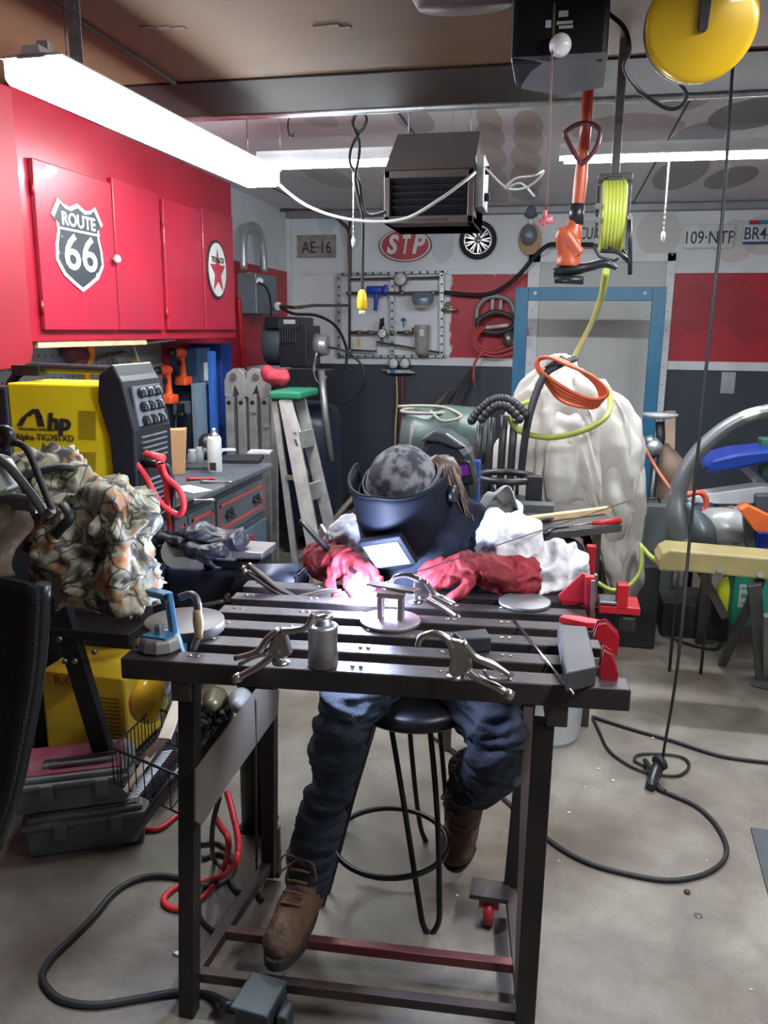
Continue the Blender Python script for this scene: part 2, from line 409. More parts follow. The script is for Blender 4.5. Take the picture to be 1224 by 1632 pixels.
# the raised garage door overhead
brn = mat('brown_hardboard', (.13, .072, .038), .62, col2=(.09, .052, .03), spec=.12, scale=1.5, bump=.05, bscale=8)
DZ = 2.3; DE = atz(600, 170, DZ).y
g = MB().bbox((WX+.12, WF+.1, DZ), (WR-.3, DE-.42, DZ+.035)).build('door_2', brn); g['kind'] = 'structure'
MB().bbox((WX+.12, DE-.41, DZ-.005), (WR-.3, DE, DZ+.035)).build('end_section', mat('dark_hardboard', (.022, .016, .014), .65, col2=(.035, .025, .019), spec=.1, scale=2), g, bevel=.003)
x = MB()
for X in (-1.3, -.15, .95, 2.0): x.bbox((X-.02, WF+.1, DZ-.008), (X-.005, DE-.42, DZ))
x.build('stile', mat('dark_seam', (.05, .03, .02), .8), g)
x = MB(); x.tube([(WX+.1, DE+.03, DZ+.0), (0, DE+.035, DZ-.005), (WR-.3, DE+.03, DZ)], .014, 8)
x.build('edge_pipe', galv, g)
sm = MB()
for (px, py) in ((235, 43), (262, 43), (285, 44), (510, 42), (530, 40), (548, 43)):
    p = atz(px, py, DZ); sm.box((p.x, p.y, DZ-.0015), (.035, .02, .002))
sm.build('stamp', mat('ink_smudge', (.12, .08, .06), .8), g)
for i, (a, c) in enumerate((((0, 50), (215, 215)),)):
    pa_, pc_ = atx(*a, WX+.1), atx(*c, WX+.1)
tr = MB().bar((WX+.07, WF+.2, DZ-.02), (WX+.07, DE+.6, DZ-.02), .05, .06)
tr.build('door_track', galv, g)
for i, (px, py, r_) in enumerate(((1160, 610, 0),)):
    p = at(px, py, WB)
    o = thing('blank_cover_plate', (p.x, WB, p.z), label='grey blank cover plate on the dark grey wall right of the door', cat='wall plate')
    MB().bbox((p.x-.05, WB-.008, p.z-.08), (p.x+.05, WB, p.z+.08)).build('plate', mat('plate_grey', (.45, .46, .5), .4), o, bevel=.003)
    x = MB(); x.cyl((p.x, WB-.008, p.z+.055), (p.x, WB-.011, p.z+.055), .006, seg=8); x.cyl((p.x, WB-.008, p.z-.055), (p.x, WB-.011, p.z-.055), .006, seg=8)
    x.build('screw', steel, o)

# ================================================================== LIGHTS
enam = mat('white_enamel', (.85, .87, .88), .35)
def fixture(p, q, wdt, label, group=None, power=1.0, wrap=False):
    p = V(p); q = V(q); d = (q-p); Ln = d.length; M = frame(p, d, (0, 0, 1))
    o = thing('fluorescent_light', (p+q)/2, label=label, cat='light fixture', group=group)
    h = wdt/2; S = M @ Matrix(((0, 0, 1, 0), (1, 0, 0, 0), (0, 1, 0, 0), (0, 0, 0, 1)))
    lit = mat('lit_bloom' if wrap else 'lit_tube', (1, 1, 1), .4, emit=power, ecol=(.89, .95, 1.0))
    if wrap:
        MB().prism([(-.3*h, .05), (.3*h, .05), (.35*h, .032), (1.1*h, .028), (1.1*h, .024), (-1.1*h, .024), (-1.1*h, .028), (-.35*h, .032)], 0, Ln, S).build('housing', enam, o)
        MB().prism([(-h, .0235), (h, .0235), (h, -.02), (.85*h, -.035), (-.85*h, -.035), (-h, -.02)], 0, Ln, S).build('bloom_body', lit, o, bevel=.004)  # glowing body added around the tubes, widened to stand in for their bloom
    else:
        MB().prism([(-.5*h, .035), (.5*h, .035), (.6*h, .02), (1.0*h, -.012), (1.0*h, -.016), (.55*h, .012), (-.55*h, .012), (-1.0*h, -.016), (-1.0*h, -.012), (-.6*h, .02)], 0, Ln, S).build('housing', enam, o)
        MB().cyl(M @ V((.02, 0, -.012)), M @ V((Ln-.02, 0, -.012)), .024, seg=14).build('tube', lit, o)
    for e in (.004, Ln-.004): MB().box((e, 0, .026), (.008, wdt*.5, .01), M).build('end_cap', enam, o)
    return o, M, Ln
LZ1, LZ2 = 2.1, 2.2
a = atz(50, 108, LZ1); c = atz(418, 284, LZ1)
o, M, Ln = fixture(a, c, .15, 'large fluorescent shop light running front to back above the red cabinets', power=TUBE_NEAR, wrap=True)
x = MB(); p = V((a.x, a.y+.06, LZ1+.04))
x.box((p.x, p.y, LZ1+.06), (.03, .02, .03))
x.build('hanging_bracket', enam, o)
for e in (.15, Ln-.15):
    q = M @ V((e, 0, .045)); x = MB(); x.cyl(q, (q.x, q.y, DZ), .0025, seg=6); x.build('hanger_wire', galv, o)
x = MB(); q = V((a.x+.0, a.y+.1, 0)); x.box((q.x+.03, q.y+.05, DZ-.09), (.035, .003, .18))
for k in range(5): x.cyl((q.x+.03, q.y+.047, DZ-.02-k*.035), (q.x+.03, q.y+.045, DZ-.02-k*.035), .006, seg=8)
tag(x.build('perforated_strap', galv), 'perforated steel strap hanging above the near end of the long light', 'strap')
def bead(o, p, ln):
    x = MB(); x.tube([p, V(p)-V((0, 0, ln))], .0025, 6)
    for k in range(int(ln/.02)): x.ball((p[0], p[1], p[2]-.01-k*.02), .0038, seg=6, rings=4)
    x.lathe([(.001, 0), (.007, .005), (.009, .03), (.004, .04), (.001, .042)], T(p[0], p[1], p[2]-ln-.035), seg=8)
    x.build('pull_chain', mat('pale_bead_chain', (.75, .75, .72), .35, .3), o)
Y2 = 3.6
a = at(412, 257, Y2); q = V((a.x+.93, Y2, a.z))
o, M, Ln = fixture(a, q, .09, 'fluorescent shop light hanging behind the heater', 'shop lights across the ceiling', power=TUBE_FAR)
s_ = at(563, 262, Y2-.03); bead(o, (s_.x, s_.y, s_.z), at(563, 262, Y2).z-at(563, 380, Y2).z)
for e in (.1, .85): x = MB().cyl((a.x+e, Y2, a.z+.045), (a.x+e, Y2, CZ), .002, seg=6); x.build('hanger_wire', galv, o)
a = at(892, 246, Y2); q = V((a.x+1.2, Y2, at(1224, 237, Y2).z))
o, M, Ln = fixture(a, q, .1, 'fluorescent shop light at right, passing behind the orange tool', 'shop lights across the ceiling', power=TUBE_FAR)
s_ = at(1067, 248, Y2-.03); bead(o, (s_.x, s_.y, s_.z), at(1067, 250, Y2).z-at(1065, 372, Y2).z)
for e in (.1, 1.1): x = MB().cyl((a.x+e, Y2, a.z+.04), (a.x+e, Y2, CZ), .002, seg=6); x.build('hanger_wire', galv, o)
# added fill light without a fixture, overhead and just out of view
for (X_, Y_) in ((.75, 1.35),):
    ld = bpy.data.lights.new('overhead_fill', 'AREA'); ld.shape = 'RECTANGLE'; ld.size = .15; ld.size_y = 1.2; ld.energy = FILL_POWER; ld.color = (.9, .95, 1)
    lo = bpy.data.objects.new('overhead_fill', ld); COL.objects.link(lo); lo.location = (X_, Y_, 2.2)
# ================================================================== HANGING AND CEILING THINGS
YB = WB-.02
FX = (1, 0, 0); FZ = (0, -1, 0)        # facing the camera side
def wallM(px, py, Y=YB): p = at(px, py, Y); return frame(p, FX, FZ), p
# heater
Y0 = 3.3
a = at(612, 272, Y0); c = at(748, 272, Y0); e = at(630, 357, Y0); cap_ = at(765, 215, Y0+.25)
hx0, hx1, hz1, hz0 = a.x, c.x+.02, a.z, e.z
o = thing('unit_heater', ((hx0+hx1)/2, Y0+.15, hz0), label='brown metal garage heater with dark louvred front hanging from the ceiling', cat='heater')
hm = mat('taupe_metal', (.115, .092, .085), .45, .3, col2=(.09, .075, .07), scale=3)
x = MB(); dp = .36
x.bbox((hx0, Y0, hz1-.03), (hx1, Y0+dp, hz1)); x.bbox((hx0, Y0, hz0), (hx1, Y0+dp, hz0+.03)); x.bbox((hx0, Y0, hz0), (hx0+.025, Y0+dp, hz1)); x.bbox((hx1-.025, Y0, hz0), (hx1, Y0+dp, hz1)); x.bbox((hx0, Y0+.1, hz0), (hx1, Y0+dp, hz1))
x.build('casing', hm, o, bevel=.004)
x = MB(); x.bbox((hx0+.02, Y0+.06, hz0+.02), (hx1-.02, Y0+.099, hz1-.02)); x.build('grille', mat('heater_core', (.03, .03, .04), .6), o)
for k in range(5):
    z = hz0+.05+k*(hz1-hz0-.08)/4.6
    MB().box((0, 0, 0), (hx1-hx0-.06, .05, .004), T((hx0+hx1)/2, Y0+.03, z) @ R(-38, 'X')).build('louvre', mat('louvre_metal', (.06, .06, .075), .4, .5), o)
# sloped hood above the front
x = MB(); zt_ = at(622, 218, Y0+.2).z
x._add([(hx0, Y0-.005, hz1), (hx1, Y0-.005, hz1), (hx1+.0, Y0+dp, hz1), (hx0, Y0+dp, hz1), (hx0+.02, Y0+.16, zt_), (hx1-.0, Y0+.16, zt_), (hx1, Y0+dp, zt_), (hx0+.02, Y0+dp, zt_)],
       [(3, 2, 1, 0), (4, 5, 6, 7), (0, 1, 5, 4), (1, 2, 6, 5), (2, 3, 7, 6), (3, 0, 4, 7)], None, False)
x.build('hood', hm, o, bevel=.003)
x = MB(); x.bbox((hx1, Y0+.02, hz0+.06), (hx1+.035, Y0+.2, hz1+.05)); x.build('control_box', mat('bright_box', (.55, .55, .55), .35, .4), o, bevel=.004)
for z in (hz0+.1, hz1): MB().cyl((hx1+.03, Y0+.06, z), (hx1+.055, Y0+.06, z), .016).build('knob', black, o)
x = MB()
x.bbox((hx0+.1, Y0-.002, hz0+.008), (hx1-.1, Y0, hz0+.02)); x.build('nameplate', mat('dark_plate', (.04, .03, .03), .5), o)
for X in (hx0+.05, hx1-.05): MB().cyl((X, Y0+.25, zt_), (X, Y0+.25, CZ), .005, seg=8).build('hanger_rod', galv, o)
# white cable from left light to heater
def cable(name, pts, r, m, label, cat='cable', group=None, seg=8, n=8, closed=False):
    x = MB(); x.tube([V(p) for p in pts], r, seg, n=n, closed=closed)
    return tag(x.build(name, m), label, cat, group)
wcab = mat('white_cable', (.78, .79, .78), .45)
cable('power_cable', [at(425, 272, 3.2), at(440, 290, 3.15), at(490, 328, 3.1), at(560, 350, 3.1), at(640, 350, 3.1), at(700, 318, 3.12), at(745, 285, 3.2), at(757, 275, 3.3)], .006, wcab, 'white cable sagging from the long light across to the brown heater')
cable('tied_cable', [at(772, 266, 3.3), at(806, 298, 3.35), at(835, 300, 3.3), at(858, 285, 3.3), at(866, 272, 3.3), at(850, 280, 3.25), at(822, 284, 3.3), at(806, 300, 3.3), at(830, 292, 3.32), at(852, 313, 3.3)], .004, wcab, 'tangled white cable hanging just right of the heater')
# drop cord with yellow plug
pts = [at(570, 172, 3.3), at(562, 200, 3.3), at(574, 210, 3.3), at(584, 190, 3.28), at(574, 178, 3.28), at(562, 192, 3.3), at(566, 212, 3.3), at(572, 225, 3.3), at(572, 250, 3.3), at(566, 285, 3.25), at(572, 320, 3.25), at(578, 350, 3.25), at(578, 400, 3.25), at(577, 478, 3.25)]
o = thing('drop_cable', at(570, 172, 3.3), label='black power cord looped from the ceiling with a yellow socket end', cat='power cord')
x = MB(); x.tube(pts, .006, 8, n=8); x.tube([at(572, 212, 3.3), at(560, 235, 3.3), at(558, 260, 3.3), at(572, 290, 3.27), at(578, 330, 3.25), at(590, 343, 3.25), at(615, 338, 3.25)], .006, 8, n=8); x.build('cord', rubber, o)
p = at(577, 478, 3.25); x = MB(); x.lathe([(.006, .04), (.016, .03), (.02, 0), (.02, -.03), (.014, -.04), (.0, -.04)], T(*p), seg=12); x.build('socket', yellow, o)
x = MB(); x.cyl(p-V((0, 0, .04)), p-V((0, 0, .055)), .012); x.build('prong_cap', wcab, o)
p = at(462, 180, 3.3)
x = MB(); x.tube([V((at(462, 180, 3.3).x, 3.3, CZ)), at(462, 180, 3.3), at(459, 195, 3.3), at(460, 212, 3.3), at(465, 219, 3.3), at(468, 212, 3.3)], .003, 6, n=5); tag(x.build('hook', black), 'small black wire hook hanging near the left end of the ceiling', 'hook')
# garage door opener
Y1 = 2.0
a = at(818, -30, Y1); c = at(968, 92, Y1); zb_ = c.z
o = thing('door_opener', ((a.x+c.x)/2, Y1+.2, at(890, 145, Y1).z), label='black garage door opener with a white bulb and grey light cover', cat='garage door opener')
x = MB(); x.bbox((a.x, Y1, zb_), (c.x, Y1+.2, DZ-.01)); x.build('housing', mat('opener_black', (.01, .01, .012), .5, spec=.2), o, bevel=.012)
x = MB(); n_ = [at(818, 92, Y1), at(890, 100, Y1), at(969, 90, Y1)]; f_ = [at(832, 142, Y1+.2), at(890, 152, Y1+.2), at(962, 140, Y1+.2)]
vs = [(q.x, q.y, q.z) for q in n_+f_]+[(q.x, q.y, zb_+.012) for q in n_+f_]
x._add(vs, [(0, 1, 4, 3), (1, 2, 5, 4), (6, 7, 1, 0), (7, 8, 2, 1), (9, 6, 0, 3), (8, 11, 5, 2), (10, 9, 3, 4), (11, 10, 4, 5), (7, 6, 9, 10), (8, 7, 10, 11)], None, False); x.build('light_cover', mat('smoked_grey_cover', (.13, .125, .125), .45, col2=(.11, .11, .11)), o, bevel=.003)
p = at(893, 72, Y1-.02); x = MB(); x.ball(p, .024); x.cyl(p, p+V((0, .03, .015)), .014); x.build('bulb', mat('frosted_bulb', (.8, .77, .72), .25), o)
x = MB()
for (px, py, ww, hh) in ((898, 22, .02, .012), (900, 36, .034, .006), (902, 43, .03, .006), (874, 38, .012, .014)):
    p = at(px, py, Y1-.001); x.box(p, (ww, .002, hh))
x.build('marking', mat('pale_print', (.6, .6, .6), .5), o)
cable('opener_wire', [at(968, 20, 2.1), at(995, 45, 2.1), at(1003, 80, 2.1), at(995, 110, 2.2), at(1020, 145, 2.4), at(1060, 172, 2.5), at(1085, 170, 2.5), at(1094, 150, 2.5), at(1080, 130, 2.5)], .005, rubber, 'black wire looping from the door opener under the ceiling')
o = thing('release_cable', at(885, 10, 1.98), label='thin brown cord with a red handle hanging from the door opener', cat='cord')
MB().tube([at(884, 5, 1.97), at(880, 90, 1.97), at(876, 200, 1.97), at(871, 335, 1.97)], .0022, 6).build('cord', mat('brown_cord', (.2, .12, .08), .7), o)
x = MB(); p = at(868, 350, 1.97); x.tube([at(858, 354, 1.97), at(868, 352, 1.97), at(881, 350, 1.97)], .006, 8, ra=1.2); x.cyl(p, p+V((0, 0, .02)), .005); x.cyl(p-V((0, 0, .018)), p, .004); x.build('handle', mat('faded_red', (.5, .12, .12), .5), o)
# yellow reel
p = at(1117, 38, 2.0); o = thing('cord_reel', p, label='round yellow cord reel hanging under the raised door at top right', cat='reel')
Mr = frame(p, (1, 0, .0), (-.05, -1, -.22)); x = MB()
x.lathe([(0, 0), (.11, 0), (.113, .004), (.113, .01), (.1, .012), (.04, .022), (0, .022)], Mr, seg=48); x.build('front_disc', mat('reel_yellow', (.6, .36, .01), .25, .2, col2=(.55, .33, .01), coat=.4), o)
x = MB(); x.lathe([(0, -.05), (.113, -.05), (.113, -.044), (.05, -.042), (.05, 0), (0, 0)], Mr, seg=40); x.build('back_disc', mat('reel_back', (.25, .2, .1), .4), o)
x = MB(); x.prism([(-.011, .09), (.016, .09), (.012, -.01), (.007, -.018), (-.004, -.018), (-.009, -.01)], .02, .034, Mr); x.build('hanger_arm', mat('dark_brown_metal', (.03, .02, .015), .4), o, bevel=.002)
x = MB(); x.lathe([(.0, -.002), (.085, -.002), (.085, -.04), (0, -.04)], Mr, seg=32); x.build('wound_cord', rubber, o)
x = MB(); q = Mr @ V((0, .1, -.01)); x.bar(q, (q.x, q.y+.02, DZ), .03, .02); x.build('hanger_bracket', steel, o)
# dark winding thing at the top
q = atz(745, 2, DZ-.03); x = MB(); x.lathe([(0, -.03), (.11, -.03), (.13, 0), (.11, .028), (0, .028)], T(q.x, q.y-.05, q.z) @ Matrix.Diagonal((1, .5, 1, 1)), seg=28)
tag(x.build('ceiling_bracket', mat('dark_rust', (.05, .025, .02), .6)), 'dark round bracket under the raised door left of the opener', 'bracket')
# hose reel, green
Yr = 2.6; p = at(976, 345, Yr); o = thing('hose_reel', at(976, 280, Yr), label='yellow-green air hose wound on a black reel hanging from the ceiling', cat='hose reel')
rad = (at(976, 290, Yr).z-at(976, 398, Yr).z)/2; hw = (at(994, 340, Yr).x-at(957, 340, Yr).x)/2
hg = mat('lime_hose', (.66, .72, .12), .35, col2=(.55, .66, .1), scale=10)
for k in range(6):
    X = p.x-hw+.008+k*(2*hw-.016)/5
    x = MB(); x.tube([(X, p.y+rad*cos(t*2*pi/28)*1.0, p.z+rad*sin(t*2*pi/28)) for t in range(28)], .0085, 8, closed=True); x.build('hose_turn', hg, o)
x = MB(); x.cyl((p.x-hw, p.y, p.z), (p.x+hw, p.y, p.z), rad*.9, seg=28); x.build('drum', mat('drum_grey', (.35, .33, .2), .5), o)
x = MB()
for s in (-1, 1): x.box((p.x+s*(hw+.012), p.y, p.z-.005), (.006, .03, rad*1.9))
x.box((p.x, p.y, p.z+rad+.01), (2*hw+.03, .06, .02)); x.box((p.x, p.y+.0, p.z+rad-.01), (2*hw*.7, .08, .04)); x.bbox((p.x-.012, p.y-.01, p.z+rad), (p.x+.012, p.y+.01, DZ+.1))
x.build('mounting_frame', mat('reel_frame_metal', (.12, .11, .1), .4, .5), o, bevel=.002)
x = MB(); r_ = rad
x.tube([(p.x-.02, p.y-.02, p.z-.6*r_), (p.x+.0, p.y-.05, p.z-1.05*r_)], .005); 
x.tube([at(1003, 350, Yr-.1), at(1004, 380, Yr-.1), at(1004, 438, Yr-.1)], .006); x.tube([at(957, 400, Yr-.08), at(985, 402, Yr-.08), at(1003, 418, Yr-.08)], .006, n=4); x.tube([at(952, 330, Yr-.08), at(950, 400, Yr-.08), at(975, 415, Yr-.08), at(986, 412, Yr-.08)], .004, n=4)
x.build('guide_arm', black, o)
x = MB()
for (px, py) in ((952, 330), (952, 352), (1003, 347), (950, 385)): q = at(px, py, Yr-.08); x.cyl(q, q+V((0, -.02, 0)), .009, seg=6)
x.build('bolt', steel, o)
cable('air_hose', [at(966, 432, 2.7), at(958, 475, 2.9), at(945, 510, 3.2), at(930, 540, 3.5), at(912, 574, 3.75)], .011, hg, 'pale yellow air hose running down from the reel to the white dust cover', 'hose')
# orange string trimmer hung upside-down
o = thing('hedge_tool', at(905, 440, 2.3), label='orange garden power tool with a black guard hanging head down from the ceiling', cat='garden tool')
YT = 2.3
x = MB(); x.tube([at(938, 135, YT), at(934, 200, YT), at(930, 240, YT)], .014, 12); x.build('handle_bar', mat('tool_red', (.36, .035, .02), .4), o)
x = MB(); x.tube([at(930, 232, YT), at(925, 290, YT), at(919, 345, YT)], [.013, .017, .015], 12, n=4); x.build('shaft', mat('tool_orange', (.48, .09, .035), .4), o)
x = MB(); x.cyl(at(920, 325, YT), at(918, 358, YT), .019); x.build('collar', black, o)
x = MB(); x.tube([at(917, 350, YT), at(912, 375, YT), at(907, 405, YT), at(905, 425, YT)], [.018, .025, .03, .032], 14, n=4); x.tube([at(925, 405, YT-.02), at(897, 370, YT-.02), at(902, 420, YT)], [.014, .018, .02], 10, n=4)
x.build('motor_body', mat('tool_orange', (.8, .1, .03), .4), o, fuse=.004, smooth=3)
x = MB(); P = [at(882, 436, YT), at(915, 430, YT), at(940, 425, YT), at(965, 420, YT), at(983, 428, YT)]
x.tube(P, [.024, .026, .02, .018, .01], 14, n=5, ra=.6); x.tube([at(884, 445, YT-.02), at(930, 447, YT-.02)], .018, 10, ra=.6)
x.build('guard', black, o)
x = MB(); x.tube([at(902, 210, YT-.03), at(905, 225, YT-.03), at(922, 255, YT-.03), at(932, 258, YT-.03), at(950, 235, YT-.03), at(954, 205, YT-.03), at(928, 196, YT-.03)], .006, 8, n=5, closed=True); x.build('loop_handle', mat('dark_red_plastic', (.1, .02, .02), .4), o)
x = MB(); q = at(938, 135, YT); x.tube([q, (q.x, q.y, DZ)], .005); x.build('hook', steel, o)
# long hanging black cord to the floor
cable('hanging_cable', [V((at(1160, 168, 2.6).x, 2.6, DZ)), at(1155, 300, 2.55), at(1140, 450, 2.5), at(1122, 620, 2.5), at(1100, 850, 2.5), at(1080, 1060, 2.42), atz(1059, 1190, .13), atz(1056, 1211, .07)], .0048, rubber, 'long black cord hanging from the ceiling down to the floor at right', 'power cord')

# ================================================================== BACK WALL
def plate(px0, py0, px1, py1, s, body, ink, label, Y=YB, size=.085, xs=.75):
    a = at(px0, py0, Y); c = at(px1, py1, Y); o = thing('license_plate', ((a.x+c.x)/2, Y, c.z), label=label, cat='license plate', group='old plates along the top of the back wall')
    ww = c.x-a.x; hh = a.z-c.z; M = frame(((a.x+c.x)/2, Y-.004, (a.z+c.z)/2), FX, FZ)
    x = MB(); x.box((0, 0, 0), (ww, hh, .004), M); x.build('panel', body, o, bevel=.0015)
    x = MB(); t = .004
    for s1 in (-1, 1): x.box((0, s1*(hh/2-t), .003), (ww, t, .004), M); x.box((s1*(ww/2-t), 0, .003), (t, hh, .004), M)
    x.build('rim', body, o)
    text('lettering', s, M @ T(0, -hh*.08, .003), hh*.75, ink, o, xs=xs, bold=.001)
    return o, M, ww, hh
ink = mat('dark_ink', (.03, .035, .05), .5)
plate(474, 375, 536, 410, 'AE·16', mat('worn_plate', (.36, .35, .36), .5, .3, col2=(.3, .24, .2), scale=14), ink, 'weathered grey plate reading AE 16 left of the oval sign', xs=.8)
plate(1092, 358, 1168, 395, '109·NTP', mat('white_plate', (.6, .62, .62), .4, .2), ink, 'white plate reading 109 NTP right of the grey door', xs=.78)
o, M, ww, hh = plate(1186, 352, 1262, 388, 'BR4-171', mat('blue_plate', (.55, .62, .68), .4, .2), ink, 'plate with a red and blue header reading BR4 at the right edge', xs=.78)
x = MB(); x.box((-ww*.3, hh*.42, .004), (ww*.2, hh*.18, .003), M); x.build('red_header', red, o)
x = MB(); x.box((ww*.1, hh*.42, .004), (ww*.6, hh*.18, .003), M); x.build('blue_header', blue, o)
x = MB(); x.box((0, -hh*.46, .004), (ww*.98, hh*.1, .003), M); x.build('blue_footer', mat('navy_paint', (.02, .04, .15), .4), o)
plate(928, 352, 950, 388, 'CUR', mat('cream_plate', (.66, .66, .62), .5), ink, 'small pale plate half hidden behind the orange tool', size=.04, xs=.6)
# oval sign
M, p = wallM(646, 391); rx = (at(688, 391, YB).x-at(604, 391, YB).x)/2; rz = (at(646, 365, YB).z-at(646, 418, YB).z)/2
o = thing('oval_sign', p, label='oval red sign with slanted white letters in a white and black rim', cat='sign')
def ell(s): return [(rx*s*cos(2*pi*k/48), rz*s*sin(2*pi*k/48)) for k in range(48)]
MB().prism(ell(1), 0, .01, M).build('black_rim', mat('sign_black', (.03, .03, .03), .4), o, bevel=.002)
MB().prism(ell(.96), .01, .013, M).build('white_ring', mat('sign_white', (.8, .8, .78), .35), o)
MB().prism(ell(.89), .013, .016, M).build('face', mat('sign_red', (.5, .035, .06), .4, col2=(.42, .03, .05)), o)
wl_ = mat('sign_white')if 0 else MC['sign_white']
for s, dx, k in (('S', -.5, 1), ('T', .0, .6), ('P', .47, 1)):
    text('letter', s, M @ T(dx*rx, -.0, .016) @ R(-3), rz*1.55, wl_, o, ext=.003, shear=.18, xs=.85*k, bold=.008)
# wheel clock
M, p = wallM(762, 383); rr_ = (at(792, 380, YB).x-at(733, 380, YB).x)/2
o = thing('wheel_decoration', p, label='small chrome wheel with a black tyre mounted on the back wall', cat='wall decoration')
x = MB(); x.tube([M @ V((rr_*.88*cos(t*2*pi/40), rr_*.88*sin(t*2*pi/40), .02)) for t in range(40)], rr_*.13, 10, closed=True); x.build('tyre', rubber, o)
x = MB(); x.tube([M @ V((rr_*.72*cos(t*2*pi/40), rr_*.72*sin(t*2*pi/40), .025)) for t in range(40)], rr_*.07, 10, closed=True); x.build('rim', chrome, o)
x = MB(); x.lathe([(0, .0), (rr_*.68, 0), (rr_*.68, .004), (0, .004)], M, seg=32); x.build('backing', mat('dark_plate', (.04, .03, .03), .5), o)
for k in range(9):
    a_ = k*2*pi/9
    x = MB()
    for da in (-.13, .13): x.bar(M @ V((rr_*.15*cos(a_), rr_*.15*sin(a_), .022)), M @ V((rr_*.68*cos(a_+da), rr_*.68*sin(a_+da), .02)), .008, .01)
    x.build('spoke', chrome, o)
x = MB(); x.lathe([(0, .0), (rr_*.2, .0), (rr_*.18, .03), (0, .035)], M, seg=20); x.build('hub_cap', chrome, o)
# tan board with pulley / horn
M, p = wallM(845, 375)
o = thing('gauge_plaque', p, label='tan oval board with a grey gauge and dark knob above it', cat='wall decoration')
MB().prism([(.1*cos(t*2*pi/28)*.85, .12*sin(t*2*pi/28)-.03) for t in range(28)], 0, .012, M).build('board', mat('tan_board', (.55, .36, .17), .55), o, bevel=.002)
MB().lathe([(0, 0), (.065, 0), (.07, .01), (.065, .03), (0, .032)], M @ T(-.01, .0, .012) @ Matrix.Diagonal((.9, 1.1, 1, 1)), seg=28).build('gauge_body', mat('blue_grey_metal', (.28, .31, .36), .4, .4), o)
MB().lathe([(0, 0), (.05, 0), (.056, .02), (.03, .035), (0, .04)], M @ T(0, .17, 0), seg=10).build('knob', mat('slate_knob', (.12, .15, .18), .4), o)
MB().box((0, .11, .01), (.02, .08, .012), M).build('stem', steel, o)

# board of struts, pipes and gauges
def W(px, py, d=0): return at(px, py, YB-d)
o = thing('air_manifold', W(625, 570), label='steel strut frame holding air pipes, gauges and valves on the back wall', cat='air manifold')
def strut(pts, w=.035):
    x = MB(); x.bar(W(*pts[0], .02), W(*pts[1], .02), w, .03, up=(0, -1, 0)); ob = x.build('strut', galv, o, bevel=.002)
    d = W(*pts[1])-W(*pts[0]); n_ = int(d.length/.06); y = MB()
    for k in range(n_): q = W(*pts[0], .037)+d*((k+.5)/n_); y.cyl(q, q-V((0, .002, 0)), .009, seg=8)
    y.build('slot', mat('slot_dark', (.03, .03, .03), .8), ob); return ob
strut(((540, 437), (540, 570))); strut(((625, 437), (625, 565))); strut(((704, 432), (704, 568))); strut(((540, 437), (712, 433)), .022); strut(((540, 568), (712, 568)), .022)
def pipe(pts, r=.011, m=None, nm='pipe'):
    x = MB(); x.tube([W(*p) for p in pts], r, 8); return x.build(nm, m or copper, o)
pipe([(558, 352, .05), (556, 372, .06), (557, 470, .06), (557, 560, .06)])
pipe([(557, 467, .06), (640, 467, .06), (700, 466, .06)]); pipe([(557, 445, .06), (700, 442, .06)], .008); pipe([(557, 530, .06), (610, 530, .06)]); pipe([(632, 530, .06), (658, 530, .06), (658, 522, .06)])
pipe([(557, 558, .06), (600, 560, .06), (600, 545, .06), (700, 562, .06)], .009)
for (px, py) in ((557, 467), (575, 467), (590, 530), (572, 530), (640, 467), (690, 467), (625, 530), (556, 560), (648, 530)):
    MB().cyl(W(px-4, py, .06), W(px+4, py, .06), .019, seg=10).build('fitting', mat('fitting_metal', (.3, .27, .25), .35, .7), o)
for (px, py, r_) in ((638, 445, .05), (609, 531, .038)):
    q = W(px, py, .08); M = frame(q, FX, FZ); x = MB(); x.lathe([(0, -.03), (r_, -.03), (r_*1.05, -.02), (r_*1.05, .006), (r_*.92, .006), (r_*.9, 0), (0, 0)], M, seg=28); g = x.build('gauge', mat('gauge_case', (.25, .25, .25), .3, .8), o)
    MB().lathe([(0, 0), (r_*.88, 0), (r_*.88, .002), (0, .002)], M, seg=28).build('dial', mat('dial_white', (.85, .86, .85), .4), g)
    x = MB(); x.box((.2*r_, .2*r_, .003), (r_*.9, .004, .001), M @ R(40)); x.build('needle', red, g)
    x = MB(); x.cyl(q-V((0, 0, r_)), q-V((0, 0, r_+.05)), .01); x.build('stem', copper, g)
x = MB(); x.cyl(W(585, 463, .1), W(610, 463, .1), .035); x.cyl(W(600, 463, .1), W(598, 495, .1), .022, .014); x.cyl(W(612, 463, .1), W(616, 463, .1), .045); x.build('regulator', mat('bright_blue_plastic', (.02, .07, .5), .35), o, bevel=.002)
x = MB(); x.lathe([(0, 0), (.045, 0), (.055, .03), (.055, .2), (.06, .21), (.06, .235), (0, .235)], T(*(W(672, 566, .1))), seg=20); x.build('filter_bowl', mat('cloudy_bowl', (.45, .43, .41), .3, col2=(.3, .28, .27), scale=10), o)
x = MB(); q = W(673, 490, .1); x.cyl(q, q+V((0, 0, .02)), .06); x.build('filter_collar', mat('cream_plastic', (.65, .55, .38), .4), o)
x = MB(); x.ball(W(673, 477, .12), (.1, .07, .06)); x.rough(.02, 12); x.build('filter_head', mat('blue_grey_housing', (.16, .24, .33), .25, .3, col2=(.45, .5, .55), scale=14), o)
x = MB(); q = W(672, 530, .16); x.box(q, (.035, .002, .05)); x.build('label_strip', mat('sign_white', (.8, .8, .78)), o)
x = MB(); x.lathe([(0, 0), (.02, 0), (.022, .015), (.0, .03)], T(*W(643, 512, .08)), seg=14); x.cyl(W(643, 522, .08), W(643, 510, .08), .006); x.build('blue_knob', blue, o)
